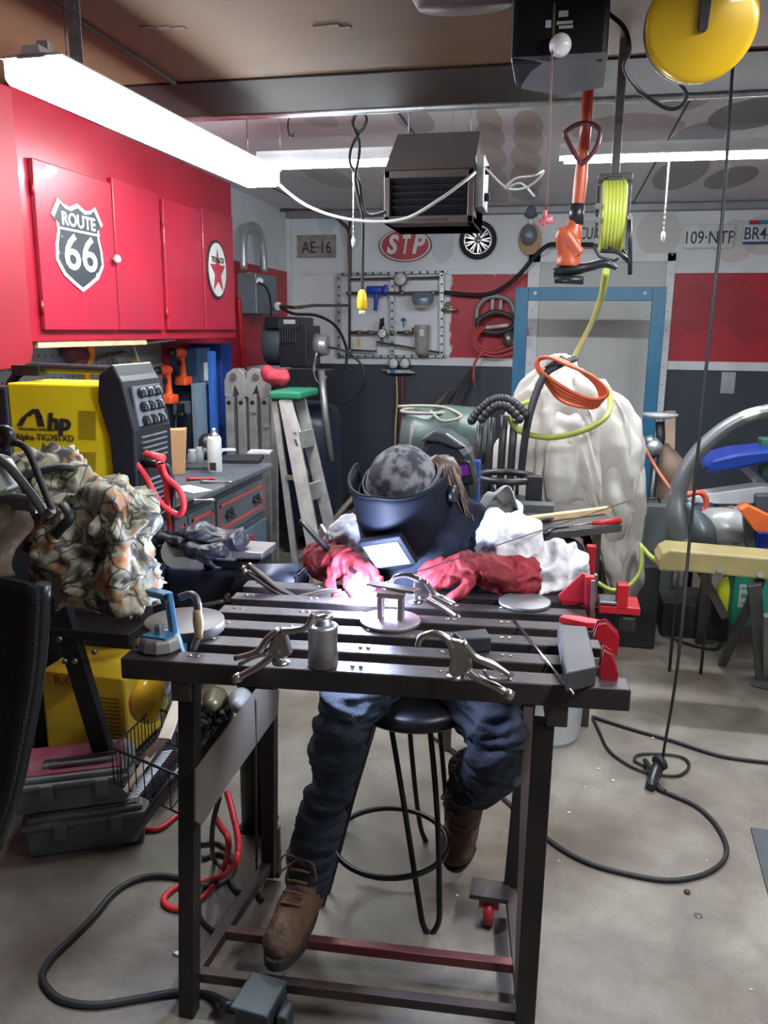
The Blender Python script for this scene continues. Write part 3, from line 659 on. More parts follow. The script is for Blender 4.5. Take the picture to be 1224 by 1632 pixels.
x = MB(); x.tube([W(606, 525, .08), W(609, 508, .08)], [.012, .018], 8); x.cyl(W(611, 520, .08), W(611, 506, .08), .006); x.build('valve', black, o)
x = MB(); x.box(W(571, 546, .08), (.02, .006, .07)); x.build('valve_handle', yellow, o, bevel=.002)
x = MB(); q = W(718, 492, .06); x.cyl(W(704, 494, .06), W(728, 493, .06), .015); x.ball(W(714, 485, .06), .022); x.build('outlet_coupling', mat('brass', (.5, .4, .25), .35, .8), o)
cable('air_pipe', [W(708, 466, .06), W(750, 470, .06), W(785, 467, .08), W(820, 445, .1), W(850, 412, .12), W(870, 393, .12), W(890, 389, .12), W(960, 391, .12), W(985, 395, .12), W(1000, 415, .12)], .016, rubber, 'black air line curving from the pipe board over the grey door', 'pipe')
cable('conduit', [W(400, 345, .2), W(470, 332, .12), W(520, 338, .06), W(545, 355, .05), W(557, 375, .05), W(558, 440, .05)], .013, copper, 'thin brown pipe bending down beside the AE 16 plate', 'pipe')
# manifold gauges
o = thing('refrigerant_gauge_set', W(635, 590), label='twin white gauges on a valve block with yellow and red hoses below the pipe board', cat='gauges')
for px in (627, 645):
    M = frame(W(px, 579, .07), FX, FZ); g = MB().lathe([(0, -.03), (.042, -.03), (.044, .006), (.038, .006), (.037, 0), (0, 0)], M, seg=24).build('gauge', mat('gauge_case', (.25, .25, .25)), o)
    MB().lathe([(0, 0), (.036, 0), (.036, .002), (0, .002)], M, seg=24).build('dial', MC['dial_white'], g)
x = MB(); x.bar(W(617, 592, .05), W(655, 592, .05), .03); x.cyl(W(609, 590, .05), W(661, 594, .05), .01); x.build('valve_block', galv, o, bevel=.003)
x = MB(); x.box(W(626, 592, .07), (.04, .01, .03)); x.build('blue_label', blue, o)
x = MB(); x.tube([W(632, 600, .05), W(633, 640, .04), W(630, 690, .04), W(631, 800, .04)], .008, 8, n=4); x.build('yellow_hose', mat('tan_hose', (.55, .42, .15), .5), o)
x = MB(); x.tube([W(641, 600, .05), W(642, 650, .04), W(637, 700, .04), W(636, 800, .04)], .008, 8, n=4); x.build('red_hose', mat('maroon_hose', (.3, .03, .06), .5), o)
# hose bracket with red hose
o = thing('hose_hanger', W(790, 500), label='round grey hose bracket on the red wall with a pink-red hose coiled below', cat='hose hanger')
M, p = wallM(790, 500)
x = MB(); x.tube([W(762, 520, .05), W(760, 495, .05), W(772, 477, .05), W(792, 472, .05), W(812, 480, .05), W(820, 500, .05)], .02, 10, n=5); x.box(W(785, 485, .03), (.025, .02, .12)); x.box(W(798, 483, .03), (.025, .02, .12)); x.build('bracket', mat('bracket_grey', (.3, .27, .28), .45, .3), o)
x = MB(); x.tube([W(763, 510, .1), W(790, 497, .1), W(818, 508, .1), W(815, 523, .1), W(790, 530, .1), W(765, 524, .1)], .02, 10, n=4, closed=True); x.build('drum', mat('dark_grey_plastic', (.05, .05, .05), .4), o)
x = MB(); x.bar(W(765, 523, .11), W(810, 518, .11), .02, .02); x.cyl(W(810, 528, .1), W(810, 552, .1), .04); x.build('valve', steel, o)
ph = mat('pink_red_hose', (.6, .08, .08), .4)
for k in range(3):
    x = MB(); x.tube([W(762+k*6, 520, .13), W(752+k*3, 540, .12), W(762+k*4, 560-k*3, .12), W(790, 568-k*6, .12), W(820, 560-k*8, .12), W(838-k*6, 540, .12), W(832-k*6, 510, .12)], .009, 8, n=5); x.build('hose_turn', ph, o)
x = MB(); x.tube([W(770, 560, .14), W(756, 580, .14), W(755, 610, .14)], .009, 8, n=4); x.build('hose_end', ph, o)
x = MB(); x.tube([W(755, 610, .14), W(757, 622, .14)], [.008, .004], 8); x.build('hose_tip', steel, o)
# blue frame leaning in front of the door
Yf = 5.6
A = at(822, 458, Yf); B = at(1063, 458, Yf); zf = A.z
o = thing('blue_metal_frame', ((A.x+B.x)/2, Yf, 0), label='tall blue steel rectangular frame standing in front of the grey door', cat='frame')
wd = .085
bm_ = mat('blue_frame_paint', (.008, .1, .2), .45, col2=(.02, .14, .24), scale=4, lo=.45, hi=.75)
for (a_, b_, nm) in (((A.x+wd/2, Yf, 0), (A.x+wd/2, Yf, zf), 'post'), ((B.x-wd/2, Yf, 0), (B.x-wd/2, Yf, zf), 'post')):
    x = MB(); x.bbox((a_[0]-wd/2, Yf-.015, 0), (a_[0]+wd/2, Yf+.015, zf)); x.build(nm, bm_, o, bevel=.003)
x = MB(); x.bbox((A.x+wd, Yf-.014, zf-wd), (B.x-wd, Yf+.014, zf)); x.build('top_rail', bm_, o, bevel=.003)
x = MB(); x.bbox((A.x+wd, Yf-.014, .3), (B.x-wd, Yf+.014, .38)); x.build('bottom_rail', bm_, o, bevel=.003)
x = MB(); x.cyl(at(853, 467, Yf-.016), at(853, 467, Yf-.02), .012, seg=8); x.build('bolt', steel, o); x = MB(); x.cyl(at(1028, 467, Yf-.016), at(1028, 467, Yf-.02), .012, seg=8); x.build('bolt', steel, o)
# pole pieces leaning at the wall
x = MB(); p = at(668, 730, 6.1); q = at(753, 590, 6.5); x.tube([p+(p-q)*(p.z/(q.z-p.z)), q], .02, 10); tag(x.build('steel_pipe', mat('old_pipe', (.16, .13, .12), .5, .5)), 'grey pipe leaning on the back wall behind the green cylinder', 'pipe')
x = MB(); p = at(655, 690, 6.0); q = at(718, 620, 6.45); x.tube([p+(p-q)*((p.z-.02)/(q.z-p.z)), q], .018, 10); tag(x.build('wooden_stick', mat('stick_tan', (.28, .22, .18), .6)), 'short tan stick propped left of the leaning pipe', 'stick')
# ================================================================== LEFT SIDE
FXL = (0, 1, 0); FZL = (1, 0, 0)          # facing +X: local x runs to the back wall
XC = -1.86                                # face of the upper cabinets
cabred = mat('cabinet_red', (.34, .01, .028), .33, col2=(.3, .01, .025), scale=3, coat=.3)
doorred = mat('cabinet_door_red', (.37, .012, .034), .35, col2=(.31, .015, .036), scale=2.5, coat=.3)
yn = atx(28, 300, XC).y; yf = atx(371, 400, XC).y
ztop = atx(368, 292, XC).z; zbot = atx(300, 540, XC).z
def YX(px, py, X): return atx(px, py, X)
o = thing('wall_cabinet', ((XC+WX)/2, (yn+yf)/2, zbot), label='long glossy red wall cabinet with four doors under the large shop light', cat='cabinet')
x = MB(); x.bbox((WX+.003, yn, zbot), (XC, yf, ztop)); x.build('body', cabred, o, bevel=.004)
def cdoor(px0, px1, ptop, pbot, nm='door'):
    y0 = YX(px0, 400, XC).y; y1 = YX(px1, 400, XC).y
    z1 = YX(px0, ptop, XC).z; z0 = YX((px0+px1)/2, pbot, XC).z
    x = MB(); x.bbox((XC+.001, y0, z0), (XC+.02, y1, z1)); return x.build(nm, doorred, o, bevel=.004), y0, y1, z0, z1
for (a, b_, t_) in ((55, 176, 255), (178, 251, 285), (257, 316, 317), (319, 367, 332)):
    dd, y0, y1, z0, z1 = cdoor(a, b_, t_, 526)
    if a == 178:
        q = YX(180, 413, XC+.02); x = MB(); x.lathe([(0, 0), (.008, 0), (.008, .008), (.018, .016), (.018, .024), (.01, .032), (0, .033)], frame((XC+.02, q.y, q.z), FXL, FZL), seg=20); x.build('knob', mat('cream_knob', (.75, .68, .6), .3), dd)
    else:
        yy = y0 if a in (55, 257) else y1
        for zz in (z0+.08, z1-.1): MB().cyl((XC+.012, yy, zz-.025), (XC+.012, yy, zz+.025), .006, seg=8).build('hinge', mat('hinge_red', (.3, .01, .015), .4), dd)
x = MB(); x.bbox((XC-.09, yn+.05, zbot-.022), (XC-.005, YX(235, 540, XC).y, zbot-.001)); x.build('wood_strip', wood, o)
# near cabinet end that comes closer to the camera
o2 = thing('tall_cabinet', (-1.8, yn-.3, .0), label='red end of the nearest cabinet at the left edge, curved at its foot', cat='cabinet')
z_a = YX(10, 590, -1.75).z
P = [(yn-.5, z_a-.02), (yn-.03, z_a-.0), (yn-.004, z_a+.05), (yn-.004, 2.28), (yn-.5, 2.28)]
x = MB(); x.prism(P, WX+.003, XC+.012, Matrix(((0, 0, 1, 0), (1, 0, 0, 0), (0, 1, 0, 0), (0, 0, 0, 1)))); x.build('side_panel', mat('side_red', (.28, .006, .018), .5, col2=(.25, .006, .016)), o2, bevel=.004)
# route shield
q = YX(127, 395, XC+.022); M = frame((XC+.0215, q.y, q.z), FXL, FZL)
h2 = (YX(127, 327, XC).z-YX(127, 466, XC).z)/2; w2 = (YX(164, 400, XC).y-YX(84, 400, XC).y)/2
def shield(s):
    P = [(0, -1), (-.3, -.86), (-.68, -.66), (-.93, -.35), (-.9, 0), (-.8, .3), (-.82, .5), (-1, .62), (-.72, 1.0), (-.55, .9), (-.3, .86), (0, .98)]
    P = P+[(-a, b_) for a, b_ in P[-2:0:-1]]
    return [(a*w2*s, (b_-0)*h2*s) for a, b_ in P]
o = thing('road_sign_sticker', (q.x, q.y, q.z-h2), label='white and black Route 66 shield on the first red cabinet door', cat='sign')
MB().prism(shield(1), 0, .003, M).build('white_border', mat('sign_white', (.8, .8, .78)), o)
wornb = mat('worn_black', (.018, .022, .027), .5, col2=(.5, .5, .48), scale=11, lo=.63, hi=.66)
MB().prism([(a, b_) for a, b_ in shield(.9)], .003, .0045, M).build('black_field', wornb, o)
MB().box((0, h2*.36, .005), (w2*1.62, .008, .0015), M).build('divider', MC['sign_white'], o)
text('lettering', 'ROUTE', M @ T(0, h2*.57, .005), h2*.4, MC['sign_white'], o, xs=w2/h2*1.02, bold=.0015)
text('numerals', '66', M @ T(0, -h2*.17, .005), h2*1.12, MC['sign_white'], o, xs=w2/h2*1.2, bold=.002)
# star sign
q = YX(345, 430, XC+.022); M = frame((XC+.0215, q.y, q.z), FXL, FZL)
h2 = (YX(345, 385, XC).z-YX(345, 478, XC).z)/2; w2 = (YX(360, 430, XC).y-YX(330, 430, XC).y)/2
o = thing('round_star_sign', (q.x, q.y, q.z-h2), label='round white sign with a red star on the last red cabinet door', cat='sign')
MB().prism([(w2*cos(t*pi/20), h2*sin(t*pi/20)) for t in range(40)], 0, .006, M).build('rim', mat('sign_black', (.03, .03, .03)), o)
MB().prism([(w2*.9*cos(t*pi/20), h2*.9*sin(t*pi/20)) for t in range(40)], .006, .008, M).build('face', mat('sign_cream', (.62, .62, .6), .4), o)
st = []
for k in range(10):
    r_ = (.82 if k % 2 == 0 else .33); a_ = pi/2+k*pi/5; st.append((w2*r_*cos(a_), h2*(r_*sin(a_)*.95-.08)))
MB().prism(st, .008, .0095, M).build('star', mat('star_red', (.4, .04, .06), .4), o)
text('lettering', 'TEXACO', M @ T(0, h2*.32, .01), h2*.26, MC['sign_black'], o, xs=w2/h2*1.25, bold=.001)
# under the cabinets: pegboard, light strip
PW = WX+.02
pgm = mat('pegboard_grey', (.3, .31, .31), .55, col2=(.26, .27, .27))
a = YX(95, 560, PW); b_ = YX(300, 560, PW)
o = thing('pegboard', (PW, (a.y+b_.y)/2, .95), label='grey perforated pegboard on the wall above the blue-grey workbench', cat='pegboard')
y0, y1 = yn+.02, yf-.25
x = MB(); x.bbox((WX+.005, y0, .93), (PW, y1, zbot-.03)); x.build('board', pgm, o)
x = MB()
for i in range(26):
    for j in range(7):
        yy = y0+.06+i*.05; zz = zbot-.07-j*.05
        x.box((PW+.0006, yy, zz), (.001, .008, .008))
hx = x.build('hole', mat('slot_dark', (.03, .03, .03), .8), o); hx['kind'] = 'stuff'
cable('curtain_rod', [YX(212, 549, XC-.1), YX(245, 545, XC-.1), YX(280, 541, XC-.1)], .006, wcab, 'thin white rod just under the red cabinets', 'rod')
cable('white_lead', [YX(213, 552, PW+.05), YX(222, 580, PW+.06), YX(228, 610, PW+.06), YX(232, 650, PW+.06)], .006, wcab, 'white lead hanging down the pegboard left of the yellow drill')
def tool_drill(px, py, m, label, yl=False, s=1.0):
    X = PW+.12; q = YX(px, py, X); o = thing('power_drill', q, label=label, cat='drill', group='orange drills on the pegboard' if not yl else None)
    x = MB(); x.tube([q+V((-.02, -.07*s, .0)), q+V((0, 0, 0)), q+V((.0, .06*s, -.0))], [.022*s, .032*s, .026*s], 12, n=4)
    x.tube([q+V((0, .02, -.01)), q+V((0, .035, -.08*s)), q+V((0, .04, -.14*s))], [.026*s, .02*s, .022*s], 12, n=4)
    x.box(q+V((0, .045, -.165*s)), (.07*s, .1*s, .05*s)); x.build('body', m, o, fuse=.006, smooth=4)
    x = MB(); x.cyl(q+V((0, -.07*s, 0)), q+V((0, -.13*s, 0)), .024*s, .016*s); x.build('chuck', black, o)
    x = MB(); x.box(q+V((0, .0, -.06*s)), (.02, .02, .03)); x.build('trigger', black, o)
    x = MB(); x.tube([q+V((-.12, .03, .04)), q+V((-.02, .03, .03))], .004); x.build('hook', steel, o)
orm = mat('drill_orange', (.75, .09, .02), .42)
tool_drill(262, 590, orm, 'orange cordless drill hanging lower on the pegboard', s=.95)
tool_drill(285, 562, orm, 'orange cordless drill hanging highest under the red cabinet', s=.95)
# yellow right-angle drill, held upright
X = PW+.07; o = thing('angle_drill', YX(245, 680, X), label='yellow and black angle drill hanging just right of the yellow welder', cat='drill')
x = MB(); x.tube([YX(240, 600, X), YX(245, 625, X), YX(248, 655, X), YX(250, 678, X)], [.022, .028, .022, .026], 12, n=4); x.tube([YX(232, 604, X), YX(246, 602, X)], .024, 12); x.box(YX(252, 682, X), (.06, .09, .02)); x.build('body', mat('drill_yellow', (.85, .5, .03), .4), o, fuse=.005, smooth=4)
x = MB(); x.cyl(YX(234, 606, X+.01), YX(226, 608, X+.01), .02); x.build('chuck', black, o)
x = MB(); x.tube([YX(237, 625, X+.01), YX(238, 650, X+.01)], .014); x.build('grip', black, o)
# orange clamp on pegboard
X = PW+.08; o = thing('orange_wrench', YX(137, 600, X), label='bright orange ring-ended tool standing on the pegboard behind the yellow welder', cat='tool')
x = MB(); q = YX(137, 560, X); M = frame(q, FXL, FZL); x.tube([M @ V((.045*cos(t*pi/8), .05*sin(t*pi/8), 0)) for t in range(16)], .018, 8, closed=True); x.tube([YX(138, 572, X), YX(137, 612, X)], .02, 8); x.box(YX(142, 557, X), (.02, .05, .01)); x.build('body', mat('safety_orange', (.95, .3, .02), .4), o, fuse=.006, smooth=2)
def peg(px0, py0, px1, py1, nm, m, label, r=.012, X=PW+.03):
    x = MB(); p, q = YX(px0, py0, X), YX(px1, py1, X); x.tube([p, p+(q-p)*.15, p+(q-p)*.85, q], [r*1.6, r, r, r*1.8], 8, ra=.7, n=3); return tag(x.build(nm, m), label, 'tool')
peg(152, 572, 194, 563, 'open_wrench', steel, 'steel wrench lying slanted on pegboard hooks right of the orange ring tool')
peg(178, 566, 190, 590, 'pliers', mat('green_grip', (.1, .2, .1), .5), 'dark green-handled pliers on the pegboard', .012)
peg(212, 592, 216, 578, 'glue_bottle', yellow, 'small yellow bottle just above the yellow welder handle end', .016, PW+.1)
peg(222, 600, 228, 640, 'wooden_mallet', wood, 'brown wooden tool handle behind the top corner of the welder', .02, PW+.08)
x = MB()
x.ball(YX(118, 562, PW+.06), (.05, .08, .05)); x.ball(YX(125, 572, PW+.06), (.04, .06, .06)); x.rough(.02, 14)
tag(x.build('hand_tool', mat('maroon_tool', (.14, .02, .02), .5)), 'dark maroon tool hanging left of the orange ring tool', 'tool')
# outlet strip
X = PW+.03; o = thing('outlet_box', YX(289, 650, X), label='grey outlet box with a black plug and cord above the paper bag', cat='outlet')
x = MB(); x.box(YX(290, 650, X), (.06, .12, .08)); x.build('box', galv, o, bevel=.004)
x = MB(); x.box(YX(288, 650, X+.045), (.03, .04, .05)); x.tube([YX(285, 655, X+.05), YX(280, 672, X+.06), YX(282, 695, X+.08)], .006, n=3); x.tube([YX(292, 655, X+.05), YX(300, 672, X+.06), YX(302, 695, X+.08)], .006, n=3); x.build('plug', black, o)
# blue wall panel / level / cabinet between bench and red wall
X = WX+.12
def slab(nm, px0, py0, px1, py1, X, th, m, label, cat, z0=None):
    a = YX(px0, py0, X); b__ = YX(px1, py1, X)
    if z0 is not None: b__.z = z0
    x = MB(); x.bbox((X-th, min(a.y, b__.y), min(a.z, b__.z)), (X, max(a.y, b__.y), max(a.z, b__.z))); return tag(x.build(nm, m, bevel=.003), label, cat)
slab('blue_cupboard', 352, 548, 374, 700, -2.0, .2, mat('royal_blue', (.01, .035, .2), .4), 'narrow royal blue cupboard under the far end of the red cabinets', 'cupboard', z0=0)
slab('spirit_level', 338, 560, 349, 700, -1.9, .03, mat('mid_blue', (.03, .12, .42), .4), 'bright blue upright bar beside the blue cupboard', 'bar', z0=0)
slab('paper_note', 325, 578, 336, 606, -2.045, .004, wcab, 'small white paper note pinned beside the blue bar', 'note')
slab('slate_board', 312, 612, 332, 700, -1.95, .03, mat('slate_cloth', (.14, .19, .25), .8), 'slate blue board standing behind the spray can', 'board', z0=0)
slab('blue_folder', 313, 555, 337, 612, -2.05, .17, mat('steel_blue', (.06, .13, .25), .5), 'dull blue panel hanging under the cabinet', 'panel')
# ---- electrical box and conduit on the left wall
X = WX+.14; a = YX(408, 435, X); b__ = YX(449, 502, X)
o = thing('breaker_box', ((WX+X)/2, (a.y+b__.y)/2, b__.z), label='grey electrical disconnect box on the left wall near the corner', cat='electrical box')
x = MB(); x.bbox((WX, a.y, b__.z-.0), (X, b__.y-.1, a.z)); x.build('box', mat('box_grey', (.2, .25, .29), .42, .2), o, bevel=.006)
x = MB(); x.cyl(YX(412, 448, X), YX(414, 448, X+.03), .025); x.cyl(YX(443, 488, X), YX(443, 488, X+.03), .03); x.build('knockout', steel, o)
cond = mat('conduit_grey', (.5, .53, .55), .35, .6)
cable('bent_conduit', [YX(388, 430, WX+.08), YX(388, 385, WX+.08), YX(392, 366, WX+.08), YX(404, 360, WX+.08), YX(414, 372, WX+.08), YX(419, 400, WX+.08), YX(421, 434, WX+.08)], .028, cond, 'grey conduit bent like an upside-down U above the electrical box', 'conduit', n=6)
slab('light_switch', 397, 434, 404, 462, WX+.02, .018, white, 'white switch plate left of the grey electrical box', 'switch')
cable('red_bar', [YX(380, 475, WX+.03), YX(383, 520, WX+.03), YX(386, 560, WX+.03), YX(390, 600, WX+.03)], .022, mat('clamp_red', (.5, .01, .02), .4), 'red bar hanging on the red wall right of the cabinets', 'bar')
cable('black_lead', [YX(412, 450, X+.03), YX(424, 458, X+.06), YX(431, 480, X+.06), YX(432, 530, X+.05), YX(430, 590, X+.05)], .007, rubber, 'black lead hanging from the grey electrical box')
cable('compressor_pipe', [YX(447, 487, WX+.2), at(470, 490, 5.2), at(500, 487, 5.6), at(535, 487, 6.2), at(558, 487, YB-.12)], .011, copper, 'thin pipe running from the electrical box to the pipe board', 'pipe')
cable('compressor_hose', [YX(447, 490, WX+.2), at(468, 500, 5.2), at(505, 503, 5.4), at(535, 520, 5.6), at(552, 555, 5.7), at(551, 590, 5.7)], .01, rubber, 'black hose arching from the electrical box down to the trim', 'hose')
# ================================================================== COMPRESSOR
Yc = 5.1
o = thing('air_compressor', at(470, 800, Yc), label='large black air compressor with a ribbed motor in the back left corner', cat='compressor')
blk = mat('compressor_black', (.02, .022, .028), .33, .3)
nav = mat('tank_navy', (.01, .016, .035), .35)
q = at(492, 700, Yc+.25); x = MB(); x.lathe([(0, 0), (.2, .0), (.24, .05), (.24, .75), (.2, .86), (.1, .9), (0, .9)], T(q.x, q.y, .12), seg=32); x.build('tank', nav, o)
for k in range(3):
    a_ = k*2.1; MB().bbox((q.x+.19*cos(a_)-.03, q.y+.19*sin(a_)-.03, 0), (q.x+.19*cos(a_)+.03, q.y+.19*sin(a_)+.03, .2)).build('foot', blk, o)
x = MB(); p0, p1 = at(428, 545, Yc), at(462, 545, Yc); x.cyl(p0, p1, .15, seg=28); x.build('motor', mat('motor_grey', (.09, .1, .12), .4, .4), o, bevel=.01)
x = MB(); x.bbox((at(456, 520, Yc).x, Yc-.15, at(0, 575, Yc).z), (at(500, 520, Yc).x, Yc+.15, at(0, 515, Yc).z)); x.build('pump_block', blk, o, bevel=.008)
x = MB(); x.bbox((at(436, 520, Yc).x, Yc-.17, at(0, 520, Yc).z), (at(490, 520, Yc).x, Yc+.14, at(0, 503, Yc).z)); x.build('top_cover', blk, o, bevel=.01)
for k in range(7):
    X_ = at(459+k*4, 520, Yc).x; MB().bbox((X_, Yc-.172, at(0, 540, Yc).z), (X_+.008, Yc+.1, at(0, 506, Yc).z)).build('fin', mat('fin_grey', (.05, .055, .065), .4, .4), o)
x = MB(); p0, p1 = at(504, 550, Yc-.08), at(523, 550, Yc-.08); x.cyl(p0, p1, .075, .06, seg=24); x.build('air_filter', mat('silver_filter', (.5, .5, .52), .3, .7), o)
x = MB(); x.bbox((at(452, 600, Yc).x, Yc-.16, at(0, 612, Yc).z), (at(520, 600, Yc).x, Yc+.2, at(0, 580, Yc).z)); x.build('base_plate', blk, o, bevel=.005)
x = MB(); x.tube([at(505, 560, Yc-.15), at(500, 590, Yc-.15), at(508, 610, Yc-.15), at(520, 600, Yc-.15)], .012, n=4); x.build('copper_line', steel, o)
x = MB(); x.bbox((at(466, 511, Yc).x, Yc-.175, at(0, 513, Yc).z), (at(484, 511, Yc).x, Yc-.171, at(0, 507, Yc).z)); x.build('nameplate', mat('plate_grey', (.4, .4, .4)), o)
cable('round_hose', [at(523, 553, Yc-.1), at(550, 560, Yc-.1), at(575, 580, Yc-.05), at(581, 605, Yc-.05), at(570, 630, Yc), at(545, 640, Yc), at(535, 641, Yc+.02)], .007, rubber, 'thin black hose curling from the silver air filter back to the tank', 'hose')
x = MB(); x.tube([at(512, 590, Yc-.25), at(518, 660, Yc-.25), at(528, 735, Yc-.25)], .022, 10); x.build('grey_tube', mat('grey_tube', (.3, .29, .28), .4, .6), o)
YL, Ys = 4.35, 4.0
x = MB(); zz = at(433, 622, Ys).z; c_ = at(441, 598, Ys+.2); c_.z = zz+.055; x.ball(c_, (.075, .05, .055)); x.ball(c_+V((-.04, 0, .02)), (.04, .04, .04)); x.rough(.03, 9); tag(x.build('red_bag', mat('red_cloth', (.45, .03, .05), .7)), 'crumpled red bag on the green cap of the stepladder', 'bag')
# ================================================================== LADDERS
lad = mat('ladder_aluminium', (.4, .39, .37), .42, .5, col2=(.3, .29, .28), scale=14)
YL = 4.35
o = thing('folding_ladder', at(395, 800, YL), label='silver folding ladder standing folded with rounded hinges behind the bench end', cat='ladder')
for k, px in enumerate((368, 387, 405, 424)):
    tp = 640 if k in (0, 3) else 632
    x = MB(); a = at(px, 628 if k in (1, 2) else 632, YL); b__ = at(px+1, 728, YL); w_ = .05
    x.bbox((a.x-w_/2, YL-.03, .02), (a.x+w_/2, YL+.03, a.z)); x.build('rail', lad, o, bevel=.006)
    MB().cyl((a.x, YL-.03, at(px, 641, YL).z), (a.x, YL-.034, at(px, 641, YL).z), .012).build('rung_end', black, o)
for px, s in ((377, 1), (412, -1)):
    c_ = at(px, 602, YL); x = MB()
    for dz in (-1, 1):
        pass
    P = [(-.062, -.1), (-.062, -.02), (-.045, .025), (-.01, .05), (.03, .052), (.058, .03), (.066, -.02), (.066, -.1), (.04, -.12), (.0, -.04), (-.02, -.12)]
    P = [(a_*s, b_) for a_, b_ in P]
    x.prism(P, -.035, .035, frame(c_, FX, FZ)); x.build('hinge', lad, o, bevel=.004)
    MB().cyl(c_+V((0, -.036, .01)), c_+V((0, -.05, .01)), .018).build('hinge_pin', steel, o)
for (px, py) in ((404, 655), (425, 678)): MB().cyl(at(px, py, YL-.03), at(px, py, YL-.045), .014).build('lock_knob', steel, o)
# stepladder
Ys = 4.0
o = thing('step_ladder', at(470, 900, Ys), label='grey stepladder with a green plastic top, opened to the right of the bench', cat='ladder')
grn = mat('green_plastic', (.02, .22, .12), .4)
x = MB(); a = at(433, 622, Ys); b__ = at(483, 636, Ys); x.bbox((a.x, Ys-.05, b__.z), (b__.x, Ys+.28, a.z)); x.build('top_cap', grn, o, bevel=.012)
def lrail(p, q, w_, nm='rail', m=lad): x = MB(); x.bar(p, q, w_, .025, up=(0, -1, .2)); return x.build(nm, m, o, bevel=.002)
r1a, r1b = at(452, 640, Ys), atz(515, 960, 0.0)
r2a, r2b = at(476, 636, Ys+.2), atz(545, 900, 0.0)
lrail(at(455, 636, Ys-.02), at(512, 930, Ys-.35), .07); lrail(at(478, 636, Ys+.1), at(535, 880, Ys+.02), .06)
lrail(at(438, 640, Ys), at(475, 930, Ys-.2), .03, 'rear_leg'); lrail(at(437, 640, Ys+.22), at(440, 900, Ys+.3), .03, 'rear_leg')
for (p, q) in (((470, 703), (498, 697)), ((482, 788), (514, 778)), ((494, 862), (526, 852))):
    x = MB(); A = at(*p, Ys-.1); B = at(*q, Ys+.06); x.bar(A, B, .02, .09); x.build('step', lad, o, bevel=.002)
x = MB(); x.bar(at(456, 760, Ys-.1), at(474, 763, Ys-.12), .02); x.build('spreader', mat('brassy', (.45, .4, .28), .4, .5), o)
x = MB(); x.bar(at(470, 700, Ys-.12), at(492, 757, Ys-.1), .01); x.build('brace', steel, o)
x = MB(); M = frame(at(466, 668, Ys-.06), at(478, 700, Ys-.06)-at(462, 650, Ys-.06), FZ); x.box((0, 0, 0), (.16, .05, .003), M); x.build('sticker', mat('pale_sticker', (.55, .56, .54), .5), o)

# ================================================================== WORKBENCH (old blue dresser)
BX = -1.36; BZ = .86
bl = mat('dresser_blue_grey', (.065, .085, .105), .5, col2=(.1, .12, .14), scale=4)
btop = mat('bench_top_dark', (.05, .06, .075), .5, col2=(.09, .1, .11), scale=6)
y0 = 2.44; y1 = atx(432, 735, BX).y
o = thing('workbench', ((BX+WX)/2, (y0+y1)/2, 0), label='old blue-grey dresser workbench with red-outlined drawers along the left wall', cat='workbench')
x = MB(); x.bbox((WX+.02, y0, .1), (BX-.03, y1-.04, BZ-.03)); x.build('body', bl, o, bevel=.004)
x = MB(); x.bbox((WX+.01, y0-.02, BZ-.03), (BX+.01, y1, BZ)); x.build('top', btop, o, bevel=.008)
for (ya, yb_) in ((y0+.05, y0+.12), (y1-.12, y1-.05)):
    x = MB(); x.bbox((BX-.12, ya, 0), (BX-.03, yb_, .12)); x.build('foot', bl, o, bevel=.006)
oran = mat('drawer_red_line', (.5, .06, .04), .5)
blk2 = mat('black_pull', (.02, .02, .02), .4, .4)
def drawer(pxa, pxb, z0, z1, pulls):
    ya = atx(pxa, 800, BX).y; yb_ = atx(pxb, 760, BX).y
    x = MB(); x.bbox((BX-.03, ya, z0), (BX-.008, yb_, z1)); d_ = x.build('drawer', bl, o, bevel=.004)
    t = .012; m_ = .025; x = MB()
    x.bbox((BX-.008, ya+m_, z1-m_-t), (BX-.006, yb_-m_, z1-m_)); x.bbox((BX-.008, ya+m_, z0+m_), (BX-.006, yb_-m_, z0+m_+t)); x.bbox((BX-.008, ya+m_, z0+m_), (BX-.006, ya+m_+t, z1-m_)); x.bbox((BX-.008, yb_-m_-t, z0+m_), (BX-.006, yb_-m_, z1-m_))
    x.build('red_outline', oran, d_)
    for f_ in pulls:
        yy = ya+(yb_-ya)*f_; zz = (z0+z1)/2; M = frame((BX-.008, yy, zz), FXL, FZL)
        x = MB(); x.prism([(-.05, 0), (-.03, .022), (0, .016), (.03, .022), (.05, 0), (.03, -.022), (0, -.016), (-.03, -.022)], 0, .004, M); x.tube([M @ V((-.03, 0, .004)), M @ V((-.02, -.012, .022)), M @ V((.02, -.012, .022)), M @ V((.03, 0, .004))], .005, n=4); x.build('pull', blk2, d_)
drawer(349, 425, .64, .8, (.22, .78)); drawer(303, 344, .64, .8, (.5,)); drawer(262, 299, .64, .8, (.5,)); drawer(222, 258, .64, .8, (.5,))
ya = atx(350, 900, BX).y
x = MB(); x.bbox((BX-.03, ya, .14), (BX-.008, y1-.06, .6)); d_ = x.build('door', mat('dresser_blue_light', (.075, .12, .16), .5), o, bevel=.004)
x = MB(); x.bbox((BX-.008, y1-.32, .2), (BX-.005, y1-.24, .56)); x.build('red_panel', mat('panel_red', (.35, .02, .04), .5), d_)
for pa_ in ((303, 344), (240, 299)):
    ya = atx(pa_[0], 900, BX).y; yb_ = atx(pa_[1], 900, BX).y
    x = MB(); x.bbox((BX-.03, ya, .14), (BX-.008, yb_, .6)); x.build('door', mat('dresser_blue_light', (.075, .12, .16), .5), o, bevel=.004)
